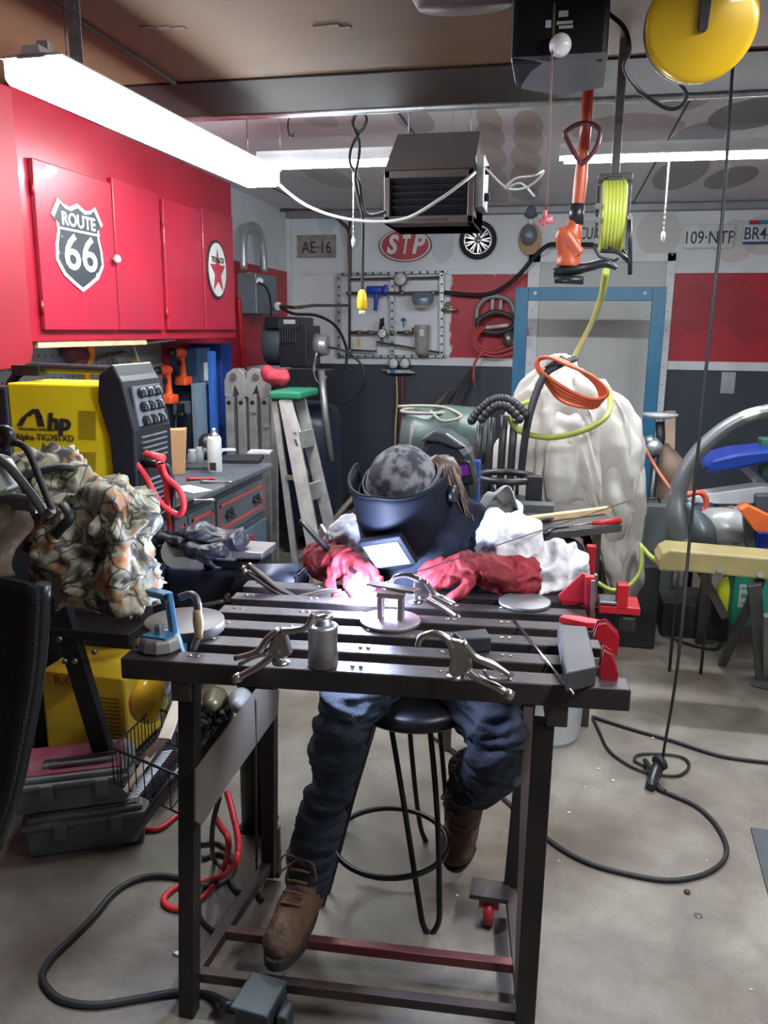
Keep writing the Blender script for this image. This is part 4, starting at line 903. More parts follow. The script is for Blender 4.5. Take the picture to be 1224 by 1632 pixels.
# things on the bench
def bz(px, py, z=BZ): return atz(px, py, z)
q = bz(343, 752); o = thing('spray_can', q, label='white spray can standing on the bench', cat='spray can')
x = MB(); x.lathe([(0, 0), (.031, 0), (.033, .005), (.033, .15), (.027, .165), (.0, .165)], T(*q), seg=24); x.build('can', mat('can_white', (.7, .72, .72), .3, .2), o)
x = MB(); x.lathe([(0, .165), (.024, .165), (.024, .17), (.012, .185), (0, .185)], T(*q), seg=20); x.build('dome', steel, o)
x = MB(); x.lathe([(0, .185), (.008, .185), (.007, .2), (0, .2)], T(*q), seg=12); x.build('nozzle', white, o)
x = MB(); x.box(q+V((.004, -.0325, .03)), (.03, .003, .035)); x.build('label_patch', mat('dark_plate', (.04, .03, .03)), o)
q = bz(278, 755); M = T(*q) @ R(20); x = MB(); x.prism([(-.05, -.035), (.05, -.035), (.05, .035), (-.05, .035)], 0, .2, M, 1.12); x.rough(.012, 9)
tag(x.build('paper_bag', mat('kraft_paper', (.5, .28, .14), .75, col2=(.42, .23, .11), bump=.3, bscale=12)), 'crumpled brown paper bag standing on the bench', 'paper bag')
def flat(nm, px, py, sx, sy, sz, rot, m, label, cat, z=BZ, group=None, bevel=.002):
    q = bz(px, py, z); x = MB(); x.box((0, 0, sz/2+.0006), (sx, sy, sz), T(*q) @ R(rot)); return tag(x.build(nm, m, bevel=bevel), label, cat, group)
flat('digital_scale', 415, 722, .12, .1, .012, 10, mat('scale_white', (.75, .75, .73), .4), 'small white framed tablet at the far corner of the bench', 'scale', z=BZ+.005)
flat('black_binder', 385, 735, .2, .16, .02, 12, mat('binder_black', (.02, .02, .025), .4), 'black folder lying near the far end of the bench', 'folder')
flat('white_booklet', 330, 720, .16, .11, .008, 25, white, 'white booklet on the bench behind the spray can', 'booklet')
flat('instruction_sheet', 305, 780, .16, .09, .002, -30, mat('paper', (.8, .82, .85), .6), 'white sheet with a blue strip lying on the bench front', 'paper')
flat('white_notepad', 360, 718, .1, .07, .008, 30, wcab, 'white notepad lying between the spray can and the folder', 'notepad')
flat('dark_tray', 300, 745, .2, .14, .012, 20, mat('dark_tray_plastic', (.04, .045, .05), .5), 'dark shallow tray on the bench behind the paper bag front', 'tray')
for (px, py, l_, r_, m_, lb) in ((320, 763, .12, 20, red, 'red-handled screwdriver lying beside the spray can'), (345, 768, .14, 5, steel, 'steel punch lying in front of the spray can'), (300, 797, .2, 15, chrome, 'long chrome wrench lying at the bench edge')):
    q = bz(px, py, BZ+.008); d_ = V((cos(radians(r_)), sin(radians(r_)), 0))*l_/2; x = MB(); x.tube([q-d_, q-d_*.3, q+d_*.3, q+d_], [.008, .006, .004, .007], 8, n=3); tag(x.build('hand_tool', m_), lb, 'tool')
q = bz(228, 745, 1.0); x = MB(); x.lathe([(0, 0), (.028, 0), (.035, .1), (.033, .1), (.026, .004), (0, .004)], T(q.x-.05, q.y, BZ), seg=20); tag(x.build('plastic_cup', mat('cloudy_plastic', (.5, .52, .54), .3, alpha=.8)), 'cloudy plastic cup between the welder and the paper bag', 'cup')
q = bz(255, 735); x = MB(); x.cyl(q, q+V((0, 0, .05)), .03); tag(x.build('jar_lid', red, bevel=.004), 'red lidded jar left of the paper bag', 'jar')
for (px, py) in ((306, 742), (318, 738)):
    q = bz(px, py); x = MB(); x.lathe([(0, 0), (.022, 0), (.022, .05), (.015, .065), (.016, .08), (0, .08)], T(*q), seg=16); tag(x.build('glass_jar', mat('jar_glass', (.4, .42, .42), .15, alpha=.6)), 'small clear jar behind the paper bag', 'jar', 'small jars on the bench')
x = MB(); q = bz(328, 728); x.tube([q, q+V((0, 0, .08)), q+V((0, .03, .1))], [.03, .035, .02], 12, n=3); x.ball(q+V((.02, -.06, .03)), (.04, .05, .04)); x.rough(.01, 12); tag(x.build('black_fixture', blk), 'black cast tool standing at the back of the bench', 'tool')

# ================================================================== WELDING CART + WELDERS
YW = 2.1
a = at(10, 610, YW); b0 = at(155, 612, YW); b1 = at(205, 700, YW); zb_ = at(225, 808, YW).z-.03
yel = mat('welder_yellow', (.84, .62, .01), .38, col2=(.78, .56, .01))
o = thing('welding_machine', ((a.x+b1.x)/2, YW+.1, zb_), label='bright yellow and black inverter welder on the cart at left', cat='welder')
x = MB(); x.bbox((a.x, YW, zb_), (b0.x+.05, YW+.2, a.z)); x.build('side_shell', yel, o, bevel=.006)
Mx = Matrix(((1, 0, 0, 0), (0, 0, 1, YW-.012), (0, 1, 0, 0), (0, 0, 0, 1)))
def q2(px, py): p_ = at(px, py, YW-.012); return (p_.x, p_.z)
xf = b1.x+.015
x = MB(); x.prism([q2(156, 597), q2(178, 580), q2(188, 600), (xf-.02, q2(0, 604)[1]), (xf+.01, q2(0, 680)[1]), (xf+.01, zb_), (q2(178, 700)[0], zb_), q2(174, 700), q2(155, 640)], 0, .225, Mx); fr = x.build('front_bezel', mat('welder_black', (.015, .017, .02), .42), o, bevel=.006)
# control recess and knobs on the front (faces +X)
zf1 = q2(0, 612)[1]; zf0 = q2(0, 675)[1]
x = MB(); M = frame((xf-.004, YW+.1, (zf1+zf0)/2), (0, 1, 0), (1, 0, .14)); x.box((0, 0, .004), (.16, (zf1-zf0), .006), M); pn = x.build('control_panel', mat('panel_silver', (.28, .3, .32), .4, .3), o)
for i in range(3):
    for j in range(3):
        x = MB(); x.lathe([(0, 0), (.016, 0), (.013, .018), (0, .02)], M @ T(-.045+.045*i, -.045+.04*j, .007), seg=12); x.build('knob', black, pn)
        x = MB(); x.box((-.045+.045*i, -.045+.04*j, .028), (.004, .014, .002), M); x.build('knob_mark', mat('knob_silver', (.6, .6, .6), .3, .5), pn)
x = MB()
for k in range(16):
    z = zf0-.03-k*.016
    if 5 <= k <= 7: continue
    if z < zb_+.02: break
    x.box((xf+.012, YW+.1, z), (.006, .15, .005))
x.build('louvres', mat('louvre_highlight', (.2, .2, .21), .35), fr)
x = MB(); x.tube([at(8, 640, YW+.1), at(20, 606, YW+.1), at(45, 586, YW+.1), at(75, 586, YW+.1), at(170, 590, YW+.1), at(182, 592, YW+.1)], .014, 10, n=4); x.box(at(48, 590, YW+.1), (.09, .05, .03)); x.build('carry_handle', MC['welder_black'], o)
x = MB(); x.bbox((a.x-.04, YW-.01, zb_), (a.x+.002, YW+.21, a.z-.01)); x.build('rear_bezel', MC['welder_black'], o, bevel=.008)
for (z0_, z1_) in ((656, 702), (722, 752)):
    x = MB()
    for k in range(14 if z0_ == 656 else 9):
        py = z0_+k*3.4; p = at(139, py, YW-.001); x.box(p, (.055, .002, .0022))
    x.build('vent_slots', mat('slot_brown', (.25, .17, .01), .6), o)
bi = mat('logo_black', (.03, .025, .02), .5)
def wt(nm, s, px, py, size, xs=1, sh=0, bold=0): p = at(px, py, YW-.0015); return text(nm, s, frame(p, FX, FZ), size, bi, o, xs=xs, shear=sh, bold=bold, ext=.0006)
# big A shape then 'hp'
x = MB(); A_ = [(27, 679), (36, 664), (44, 664), (36, 679)]; x.prism([(at(px, py, YW).x, at(px, py, YW).z) for px, py in A_], 0, .001, Matrix(((1, 0, 0, 0), (0, 0, 1, YW-.0015), (0, 1, 0, 0), (0, 0, 0, 1))))
A_ = [(38, 663), (52, 652), (62, 652), (68, 665), (58, 665), (55, 658), (48, 664)]; x.prism([(at(px, py, YW).x, at(px, py, YW).z) for px, py in A_], 0, .001, Matrix(((1, 0, 0, 0), (0, 0, 1, YW-.0015), (0, 1, 0, 0), (0, 0, 0, 1))))
A_ = [(58, 665), (67, 662), (72, 680), (61, 680)]; x.prism([(at(px, py, YW).x, at(px, py, YW).z) for px, py in A_], 0, .001, Matrix(((1, 0, 0, 0), (0, 0, 1, YW-.0015), (0, 1, 0, 0), (0, 0, 0, 1))))
x.build('logo', bi, o)
wt('lettering', 'hp', 93, 674, .065, 1.15, .15, .003)
wt('lettering', 'WELDING SYSTEMS', 58, 685, .0115, 1.15, .1)
wt('lettering', 'Alpha-TIG201XD', 71, 698, .028, .95)
x = MB(); x.bbox((at(42, 720, YW).x, YW-.003, at(0, 735, YW).z), (at(107, 720, YW).x, YW-.001, at(0, 720, YW).z)); x.build('warning_label', mat('label_dark', (.04, .05, .06), .5), o)
x = MB(); x.bbox((at(88, 715, YW).x, YW-.003, at(0, 719, YW).z), (at(106, 715, YW).x, YW-.001, at(0, 715, YW).z)); x.build('small_label', mat('label_cream', (.7, .62, .3), .5), o)
# black plug, red grip and leads at the welder front
px_ = xf
x = MB(); x.tube([at(202, 728, YW+.05), at(228, 736, YW+.04), at(252, 740, YW+.02)], [.012, .016, .011], 10, n=3); pl = tag(x.build('cable_plug', black), 'black cable plug in the front of the yellow welder', 'plug')
x = MB(); x.tube([at(232, 723, YW), at(262, 731, YW)], .011, 10); tag(x.build('red_grip', mat('coral_red', (.8, .08, .07), .4)), 'short red grip lying over the black cable plug', 'grip')
rh = mat('red_welding_lead', (.72, .04, .05), .42)
cable('red_lead', [at(204, 736, YW), at(215, 738, YW), at(230, 756, YW), at(245, 785, YW-.02), at(262, 808, YW-.04), at(285, 820, YW-.04), at(293, 805, YW-.04), at(285, 780, YW-.02), at(265, 760, YW-.02), at(258, 740, YW-.02)], .009, rh, 'red welding lead looping in front of the yellow welder')
cable('red_drop_lead', [at(252, 738, YW+.02), at(264, 765, YW), at(268, 800, YW), at(272, 840, YW), at(272, 870, YW)], .01, rh, 'red lead dropping straight down right of the welder loop')
cable('black_welder_lead', [at(250, 740, YW+.02), at(268, 745, YW), at(276, 780, YW), at(275, 830, YW), at(276, 870, YW)], .007, rubber, 'black lead dropping down beside the red one at the welder')
# cart: posts, top tray, shelf with second welder
o = thing('welding_cart', (-1.3, 2.2, 0), label='black steel welding cart carrying both yellow machines at left', cat='cart')
cb = mat('cart_black', (.018, .018, .022), .4, .4)
x = MB(); x.bbox((a.x-.05, YW-.04, zb_-.03), (b1.x+.05, YW+.3, zb_-.003)); x.build('top_tray', cb, o, bevel=.003)
def cbar(p, q, w_, nm='post'): x = MB(); x.bar(p, q, w_, .03, up=(0, -1, 0)); return x.build(nm, cb, o, bevel=.002)
cbar(at(85, 930, YW-.1), at(165, 1195, YW-.1), .06); cbar(at(60, 900, YW+.3), at(70, 1230, YW+.3), .04)
cbar(at(230, 905, YW+.3), at(238, 1230, YW+.3), .03)
sh = atz(150, 1040, .66); 
x = MB(); M_ = at(165, 1040, YW-.06); x.bbox((M_.x-.15, YW-.12, .62), (at(240, 1030, YW).x, YW+.25, .65)); x.build('middle_shelf', cb, o, bevel=.003)
x = MB(); x.bbox((a.x-.0, YW+.06, .1), (at(240, 1030, YW).x, YW+.3, .13)); x.build('bottom_shelf', cb, o, bevel=.003)
xs_ = at(240, 1030, YW).x
for (X_, Y_) in ((a.x+.06, YW+.1), (xs_-.05, YW+.1), (a.x+.06, YW+.25), (xs_-.05, YW+.25)):
    MB().cyl((X_-.012, Y_, .05), (X_+.012, Y_, .05), .049).build('wheel', rubber, o)
for (px, py) in ((97, 1018), (152, 1038), (105, 1053), (121, 1053)):
    x = MB(); p = at(px, py, YW-.125); x.cyl(p, p-V((0, .01, 0)), .008, seg=8); x.build('bolt', steel, o)
cable('vertical_pipe', [at(214, 945, YW+.0), at(222, 1030, YW+.0)], .016, chrome, 'short bright steel tube behind the blue clamp', 'tube')
# lower yellow machine
YV = 2.18
a = at(150, 1075, YV); b__ = at(190, 1062, YV); c_ = at(207, 1180, YV); z0 = .135; xl = at(66, 1100, YV).x; xr = at(196, 1075, YV).x
o = thing('yellow_power_unit', ((xl+xr)/2, YV+.12, z0), label='yellow ribbed machine standing low on the cart behind the toolboxes', cat='machine')
x = MB(); x.bbox((xl, YV, z0), (xr, YV+.24, at(0, 1062, YV).z)); bd = x.build('body', mat('dusty_yellow', (.75, .5, .02), .45, col2=(.65, .42, .02)), o, bevel=.012)
for k in range(14):
    z = at(0, 1095+k*6, YV).z; x = MB(); x.bbox((at(152, 1100, YV).x, YV-.003, z), (xr-.02, YV, z+.004)); x.build('rib', MC['slot_brown'], o)
p = at(160, 1092, YV-.002); text('lettering', 'RX     D', frame((p.x-.09, YV-.002, p.z), FX, FZ), .045, mat('logo_orange', (.5, .12, .02), .5), o, xs=1.0)
q = at(231, 1118, YV-.25); o = thing('hard_hat_reel', q, label='rounded yellow plastic drum beside the wire basket', cat='drum')
M = frame(q, FX, (.35, -1, .1)); x = MB(); x.lathe([(0, -.05), (.06, -.05), (.066, -.03), (.06, .0), (.045, .03), (.02, .042), (0, .044)], M @ Matrix.Diagonal((.75, 1.1, 1, 1)), seg=28); x.build('shell', mat('glossy_yellow', (.85, .5, .02), .25), o)
x = MB(); x.lathe([(0, -.052), (.035, -.052), (.03, -.09), (0, -.09)], M, seg=16); x.build('hub', black, o)
# ================================================================== WELDING TABLE
TZ = .86; TO = V((-.824, 1.372, 0)); TA = math.atan2(.08, .978)
tu = V((cos(TA), sin(TA), 0)); tv = V((-sin(TA), cos(TA), 0))
def TP(u, v, z=0): return TO+tu*u+tv*v+V((0, 0, TZ+z))
table = thing('welding_table', TO+tu*.49+tv*.26, label='dark steel slatted welding table at the centre on four square legs', cat='table')
Lt = .985
for i, (v0, v1) in enumerate(((0, .055), (.098, .15), (.196, .248), (.294, .344), (.392, .44), (.488, .54))):
    uL = .0 if i == 0 else .1; uR = Lt if i == 0 else Lt-.02-i*.004
    M = frame(TP(uL, (v0+v1)/2, -.022), tu, (0, 0, 1)); x = MB(); x.box(((uR-uL)/2, 0, 0), (uR-uL, v1-v0, .044), M)
    s_ = x.build('slat', slatsteel, table, bevel=.003)
    for u_ in (.14, .30, .47, .64, .76):
        for du in (-.008, .008):
            c_ = TP(u_+du, (v0+v1)/2+.004); MB().cyl(c_, c_+V((0, 0, .003)), .005, .003, seg=8).build('bolt_head', chrome, s_)
for u_ in (.12, .855):
    x = MB(); x.bar(TP(u_, -.0+.005, -.066), TP(u_, .54, -.066), .04, .042); x.build('cross_bearer', darksteel, table, bevel=.002)
x = MB(); x.bar(TP(.1, .51, -.066), TP(.87, .51, -.066), .04, .042); x.build('back_bearer', darksteel, table, bevel=.002)
lg = mat('leg_steel', (.016, .014, .016), .5, .3, col2=(.03, .022, .02), scale=6)
def leg(p, q, w_=.036): x = MB(); x.bar(p, q, w_, up=(0, -1, 0)); x.build('leg', lg, table, bevel=.002)
def bot(px, py, z): q = atz(px, py, z); return q
fl0 = at(303, 1085, 1.42); fl1 = at(303, 1640, 1.42); fl1.z = .0
leg((fl0.x, 1.42, TZ-.045), (at(303, 1640, 1.42).x, 1.42, .0))
fr0 = at(868, 1130, 1.47); fr1 = at(836, 1630, 1.47); leg((fr0.x+.0, 1.47, TZ-.088), (fr1.x, 1.47, .0), .04)
bl0 = at(432, 1110, 1.86); bl1 = at(431, 1450, 1.86); leg((bl0.x, 1.86, TZ-.088), (bl1.x, 1.86, .04))
br0 = at(846, 1130, 1.9); br1 = at(812, 1440, 1.9); leg((br0.x, 1.9, TZ-.088), (br1.x, 1.9, .05))
def rail(p, q, w_=.028, m=None): x = MB(); x.bar(p, q, w_); x.build('rail', m or mat('rusty_rail', (.065, .042, .036), .5, .4, col2=(.04, .03, .03), scale=8), table, bevel=.002)
rl0 = V((bl1.x, 1.86, .075)); rl1 = V((fl1.x, 1.42, .075)); rail(rl0, rl1)
rr0 = V((br1.x, 1.9, .075)); rr1 = V((fr1.x, 1.47, .075)); rail(rr0, rr1)
rail(rl0.lerp(rl1, .62), rr0.lerp(rr1, .62), .024, mat('two_tone_rail', (.09, .06, .055), .45, .4, col2=(.25, .015, .02), scale=1.3))
rail(rl0.lerp(rl1, .93), rr0.lerp(rr1, .93), .024)
x = MB(); q = V((br1.x-.05, 1.86, .09)); x.box(q, (.1, .07, .012)); x.build('caster_plate', darksteel, table)
x = MB(); x.box(q+V((0, 0, -.02)), (.05, .05, .03)); x.cyl(q+V((-.012, -.01, -.053)), q+V((.012, -.01, -.053)), .035, seg=20); x.build('caster', mat('caster_red', (.25, .01, .015), .4), table)
x = MB(); q = V((bl1.x, 1.89, .09)); x.box(q, (.04, .02, .15)); x.build('bracket', mat('rust', (.08, .04, .03), .7), table)
# brace on the right (rusty flat from front-right leg)
x = MB(); x.bar((br0.x-.005, 1.84, .62), (fr1.x-.015, 1.52, .09), .022, .008); x.build('brace', MC['rusty_rail'], table)
# leaning plate on the left side of the frame
Xp = -.672
pp = [(312, 1228), (410, 1098), (445, 1100), (443, 1138), (361, 1254), (322, 1315), (312, 1308)]
P = [atx(px, py, Xp) for px, py in pp]
x = MB(); x.prism([(p.y, p.z) for p in P], Xp-.004, Xp, Matrix(((0, 0, 1, 0), (1, 0, 0, 0), (0, 1, 0, 0), (0, 0, 0, 1))))
tag(x.build('steel_plate', mat('bare_plate', (.17, .14, .125), .42, .5, col2=(.24, .2, .17), scale=4)), 'bare steel plate leaning inside the left legs of the welding table', 'steel plate')
cable('thin_rod', [at(407, 1112, 1.7), at(407, 1160, 1.7), at(409, 1386, 1.7)], .0035, darksteel, 'thin straight rod hanging below the table left of the bent leg', 'rod', n=2)

# ---- clamps (drawn in the plane they lie in)
def clamp(arm, body, up, low, pad, Y, label, m, lever=None, group='locking clamps on the welding table', tilt=0):
    P_ = lambda p, d=0: at(p[0], p[1], Y-d)
    o = thing('locking_clamp', P_(pad), label=label, cat='clamp', group=group)
    x = MB(); x.tube([P_(p) for p in arm], [.007, .0085, .01], 10, n=5, ra=.8); x.build('jaw', m, o)
    x = MB(); pts = [P_(p) for p in body]; x.prism([(p.x, p.z) for p in pts], 0, .016, Matrix(((1, 0, 0, 0), (0, 0, 1, Y-.008), (0, 1, 0, 0), (0, 0, 0, 1)))); x.build('body', m, o, bevel=.003)
    x = MB(); x.tube([P_(p) for p in up], [.008, .008, .006], 10, n=5, ra=.9); x.build('upper_handle', m, o)
    x = MB(); x.tube([P_(p) for p in low], [.01, .008, .008], 10, n=5, ra=.9); x.build('lower_handle', m, o)
    a, b_ = P_(low[-2]), P_(low[-1]); d = (b_-a).normalized(); x = MB(); x.cyl(b_-d*.002, b_+d*.014, .0095); x.build('adjusting_screw', m, o)
    x = MB(); q = P_(pad, .005); x.lathe([(0, 0), (.016, 0), (.017, .003), (.008, .007), (0, .007)], T(*q), seg=18); x.build('swivel_pad', m, o)
    if lever: x = MB(); x.tube([P_(p, .008) for p in lever], .004, 8, n=4); x.build('release_lever', m, o)
    x = MB(); c_ = P_(body[len(body)//2], .011); x.cyl(c_, c_-V((0, .004, 0)), .005); x.build('rivet', chrome, o)
def c2(*pts): return [(600+a/2.782, 840+b/2.782) for a, b in pts]
def c1(*pts): return [(180+a/2.782, 840+b/2.782) for a, b in pts]
clm = mat('clamp_steel', (.46, .44, .41), .28, .95, col2=(.34, .32, .3), scale=20)
clamp(c2((183, 528), (200, 488), (255, 472), (310, 492), (340, 530)), c2((310, 488), (380, 505), (412, 560), (425, 622), (400, 650), (350, 660), (320, 640), (330, 575)),
      c2((380, 508), (440, 578), (520, 612), (598, 662)), c2((395, 628), (450, 670), (520, 702), (575, 735)), c2((350, 668))[0], 1.40, 'grey steel locking clamp lying right of centre at the front edge of the table', clm, c2((475, 632), (500, 668), (560, 682), (600, 676)))
clamp(c1((890, 382), (862, 440), (800, 458), (745, 462)), c1((735, 452), (770, 470), (795, 560), (740, 590), (680, 570), (700, 510)),
      c1((735, 458), (690, 492), (640, 552), (540, 582)), c1((745, 540), (690, 585), (640, 622), (560, 665)), c1((745, 605))[0], 1.365, 'grey steel locking clamp pointing down-left beside the tin can', clm, c1((690, 560), (620, 580), (560, 610)))
clamp(c2((62, 262), (85, 222), (140, 215), (200, 238)), c2((170, 225), (215, 235), (240, 290), (215, 330), (165, 315), (165, 265)),
      c2((212, 240), (262, 300), (300, 318), (350, 342)), c2((190, 305), (250, 335), (310, 370), (350, 400)), c2((175, 335))[0], 1.78, 'brightly lit locking clamp gripping the workpiece just right of the arc', chrome, c2((240, 300), (280, 320), (340, 350)))
clamp(c1((1010, 285), (950, 283), (880, 300), (820, 315)), c1((790, 300), (840, 318), (900, 305), (880, 370), (840, 400), (800, 370)),
      c1((600, 165), (680, 230), (740, 275), (820, 315)), c1((860, 380), (800, 330), (700, 270), (590, 195)), c1((850, 410))[0], 1.84, 'dark bronze locking clamp with crossed arms left of the arc', mat('bronze_steel', (.16, .13, .11), .35, .9))
# tin can
q = atz(515, 1060, TZ); o = thing('tin_can', q, label='small dented tin can with a shiny neck standing at the table front edge', cat='can')
cr_ = .0295; x = MB(); x.lathe([(0, 0), (cr_-.001, 0), (cr_, .004), (cr_-.0015, .04), (cr_, .078), (cr_+.001, .08), (cr_-.003, .084), (.019, .086), (0, .086)], T(*q), seg=28); x.rough(.0015, 30); x.build('body', mat('tin_grey', (.38, .38, .4), .35, .8, col2=(.2, .17, .16), scale=16), o)
x = MB(); x.lathe([(0, .086), (.019, .086), (.019, .1), (.0205, .101), (.0205, .105), (0, .105)], T(*q), seg=24); x.build('cap', chrome, o)
# round plates, blocks, workpiece
def disc(px, py, rr, th, m, label, z=TZ):
    q = atz(px, py, z); x = MB(); x.lathe([(0, .0006), (rr, .0006), (rr, th), (0, th)], T(*q), seg=40); return tag(x.build('round_plate', m, bevel=.001), label, 'steel plate')
disc(295, 1003, .085, .022, mat('plate_dark_steel', (.1, .09, .085), .45, .5, col2=(.06, .055, .05)), 'thick round steel plate at the left end of the table')
disc(622, 992, .068, .008, mat('plate_violet_steel', (.35, .28, .3), .33, .7), 'round steel plate under the workpiece beside the arc')
disc(836, 962, .062, .008, mat('plate_grey_steel', (.2, .19, .19), .42, .5), 'round steel plate under the right red glove')
WP = atz(622, 985, TZ+.009)
o = thing('workpiece', WP, label='welded steel bracket of square tube standing on the round plate by the arc', cat='workpiece')
ws_ = mat('workpiece_steel', (.3, .24, .24), .38, .7)
x = MB(); x.bar(WP+V((-.022, 0, 0)), WP+V((-.022, 0, .05)), .012, .03); x.bar(WP+V((.024, 0, 0)), WP+V((.024, 0, .05)), .012, .03); x.bar(WP+V((-.03, 0, .056)), WP+V((.032, 0, .056)), .03, .012); x.build('bracket', ws_, o, bevel=.002)
x = MB(); x.bar(WP+V((-.06, .05, .062)), WP+V((.06, -.0, .068)), .03, .006); x.build('top_strip', ws_, o, bevel=.001)
def block(pts, h, m, label, nm='steel_block'):
    a, b_, c_, d_ = [atz(px, py, TZ+h) for px, py in pts]
    x = MB(); vs = [tuple(p) for p in (a, b_, c_, d_)]; x._add([(p[0], p[1], TZ+.001) for p in vs]+vs, [(3, 2, 1, 0), (4, 5, 6, 7), (0, 1, 5, 4), (1, 2, 6, 5), (2, 3, 7, 6), (3, 0, 4, 7)], None, False)
    return tag(x.build(nm, m, bevel=.003), label, 'steel block')
grb = mat('primer_grey_steel', (.065, .06, .065), .5, .4, col2=(.05, .045, .05))
block([(903, 1072), (951, 1062), (935, 998), (889, 994)], .04, grb, 'grey rectangular steel bar across the right end of the table')
block([(735, 1018), (783, 1016), (774, 1001), (722, 1006)], .032, mat('dark_block', (.045, .045, .055), .45, .4), 'dark steel block behind the right-hand locking clamp')
a, b_ = atz(818, 986, TZ+.003), atz(914, 1106, TZ+.006)
x = MB(); x.cyl(a, b_, .0022, seg=8); tag(x.build('filler_rod', chrome), 'thin bright filler rod lying across the right part of the table', 'rod')
# red magnets
mg = mat('magnet_red', (.36, .008, .02), .38, col2=(.45, .01, .02)); mc = mat('magnet_core', (.06, .03, .03), .5, .4)
def magnet(pts, Y, label, dx=.02, th=.016):
    P = [at(px, py, Y) for px, py in pts]; o = thing('welding_magnet', P[0], label=label, cat='magnet')
    o2_ = [(p.x, p.z) for p in P]
    for d in (-th/2, th/2-.003): x = MB(); x.prism(o2_, 0, .003, Matrix(((1, 0, 0, 0), (0, 0, 1, Y+d), (0, 1, 0, 0), (0, 0, 0, 1)))); x.build('plate', mg, o, bevel=.0008)
    cx = sum(p[0] for p in o2_)/len(o2_); cz = sum(p[1] for p in o2_)/len(o2_)
    x = MB(); x.prism([(cx+(a-cx)*.85, cz+(b__-cz)*.85) for a, b__ in o2_], 0, th-.006, Matrix(((1, 0, 0, 0), (0, 0, 1, Y-th/2+.003), (0, 1, 0, 0), (0, 0, 0, 1)))); x.build('core', mc, o)
magnet([(958, 1098), (955, 1060), (962, 1032), (975, 1040), (985, 1070), (980, 1100)], 1.5, 'nearest red welding magnet standing at the right end of the table', th=.03)
magnet([(945, 1010), (952, 992), (966, 990), (986, 1010), (984, 1042), (968, 1030)], 1.62, 'red welding magnet with a notched edge behind the nearest one', th=.03)
q = atz(928, 992, TZ+.01); x = MB(); M = T(*q) @ R(-12); x.prism([(-.05, -.008), (.01, -.02), (.04, -.01), (.045, .012), (-.01, .02), (-.045, .012)], -.006, .008, M); tag(x.build('flat_magnet', mg, bevel=.002), 'flat red welding magnet lying at the back right of the table', 'magnet')
# red bracket clamp at back right of the table
Yc = 1.93; o = thing('red_angle_clamp', at(935, 990, Yc), label='red painted corner clamp standing on the back right corner of the table', cat='clamp')
x = MB(); P = [at(px, py, Yc) for px, py in ((890, 950), (928, 914), (938, 918), (938, 965), (895, 965))]; x.prism([(p.x, p.z) for p in P], 0, .012, Matrix(((1, 0, 0, 0), (0, 0, 1, Yc), (0, 1, 0, 0), (0, 0, 0, 1)))); x.build('side_plate', mat('dark_red_paint', (.3, .01, .02), .4), o, bevel=.001)
x = MB(); x.bar(at(940, 918, Yc-.01), at(940, 985, Yc-.01), .022, .02); x.build('upright', mat('dark_red_paint', (.3, .01, .02)), o, bevel=.002)
x = MB(); x.bar(at(945, 925, Yc-.03), at(943, 985, Yc-.03), .008, .01); x.build('screw_edge', steel, o)
# vise with gloves, on its own pedestal behind the left end
vz = at(300, 960, 2.15).z
o = thing('bench_vise', (-.82, 2.15, 0), label='big dark bench vise on a pedestal behind the left end of the table', cat='vise')
vm = mat('vise_dark_blue', (.022, .026, .045), .42, .35, col2=(.03, .035, .055))
def vbox(px0, py0, px1, py1, Y0_, Y1_, nm, m=vm, bv=.008):
    a = at(px0, py0, Y0_); b__ = at(px1, py1, Y0_); x = MB(); x.bbox((a.x, Y0_, b__.z), (b__.x, Y1_, a.z)); return x.build(nm, m, o, bevel=bv)
vbox(236, 868, 262, 985, 2.02, 2.2, 'back_jaw'); vbox(262, 905, 395, 978, 2.03, 2.19, 'body', bv=.012); vbox(322, 890, 395, 912, 2.05, 2.17, 'anvil')
vbox(368, 878, 418, 893, 2.04, 2.16, 'jaw_plate', mat('jaw_plate_steel', (.25, .22, .22), .4, .6), .003); vbox(378, 893, 412, 908, 2.05, 2.15, 'front_jaw')
x = MB(); x.tube([at(262, 985, 2.1), at(340, 1000, 2.1)], .05); x.cyl((-.84, 2.12, 0), (-.84, 2.12, vz), .05); x.box((-.84, 2.12, .006), (.1, .1, .012)); x.build('pedestal', cb, o)
x = MB(); x.cyl(at(283, 880, 2.0), at(283, 880, 2.02), .045); x.build('screw_head', mat('screw_brass', (.2, .17, .14), .4, .7), o)
x = MB(); x.cyl(at(305, 968, 1.98), at(360, 957, 1.98), .006); x.ball(at(364, 952, 1.98), .012); x.build('handle', steel, o)
cable('square_tube_stub', [at(385, 930, 2.0), at(480, 930, 1.98)], .055, mat('tube_dark', (.03, .035, .06), .4, .5), 'short dark square tube held in the vise left of the arc', 'steel tube', seg=4, n=0)
x = MB(); a = at(482, 930, 1.975); 
for (dx, dz, sx, sz) in ((0, .034, .07, .004), (0, -.034, .07, .004), (-.033, 0, .004, .07), (.033, 0, .004, .07)): x.box((a.x+.0, a.y+dx, a.z+dz) if False else (a.x, a.y+dx, a.z+dz), (.004, sx if dz else .004, .004 if dz else sz))
tag(x.build('tube_collar', chrome), 'bright square ring on the end of the dark tube', 'ring')
glv = mat('black_leather', (.008, .008, .012), .5, col2=(.014, .014, .022), bump=.35, bscale=30)
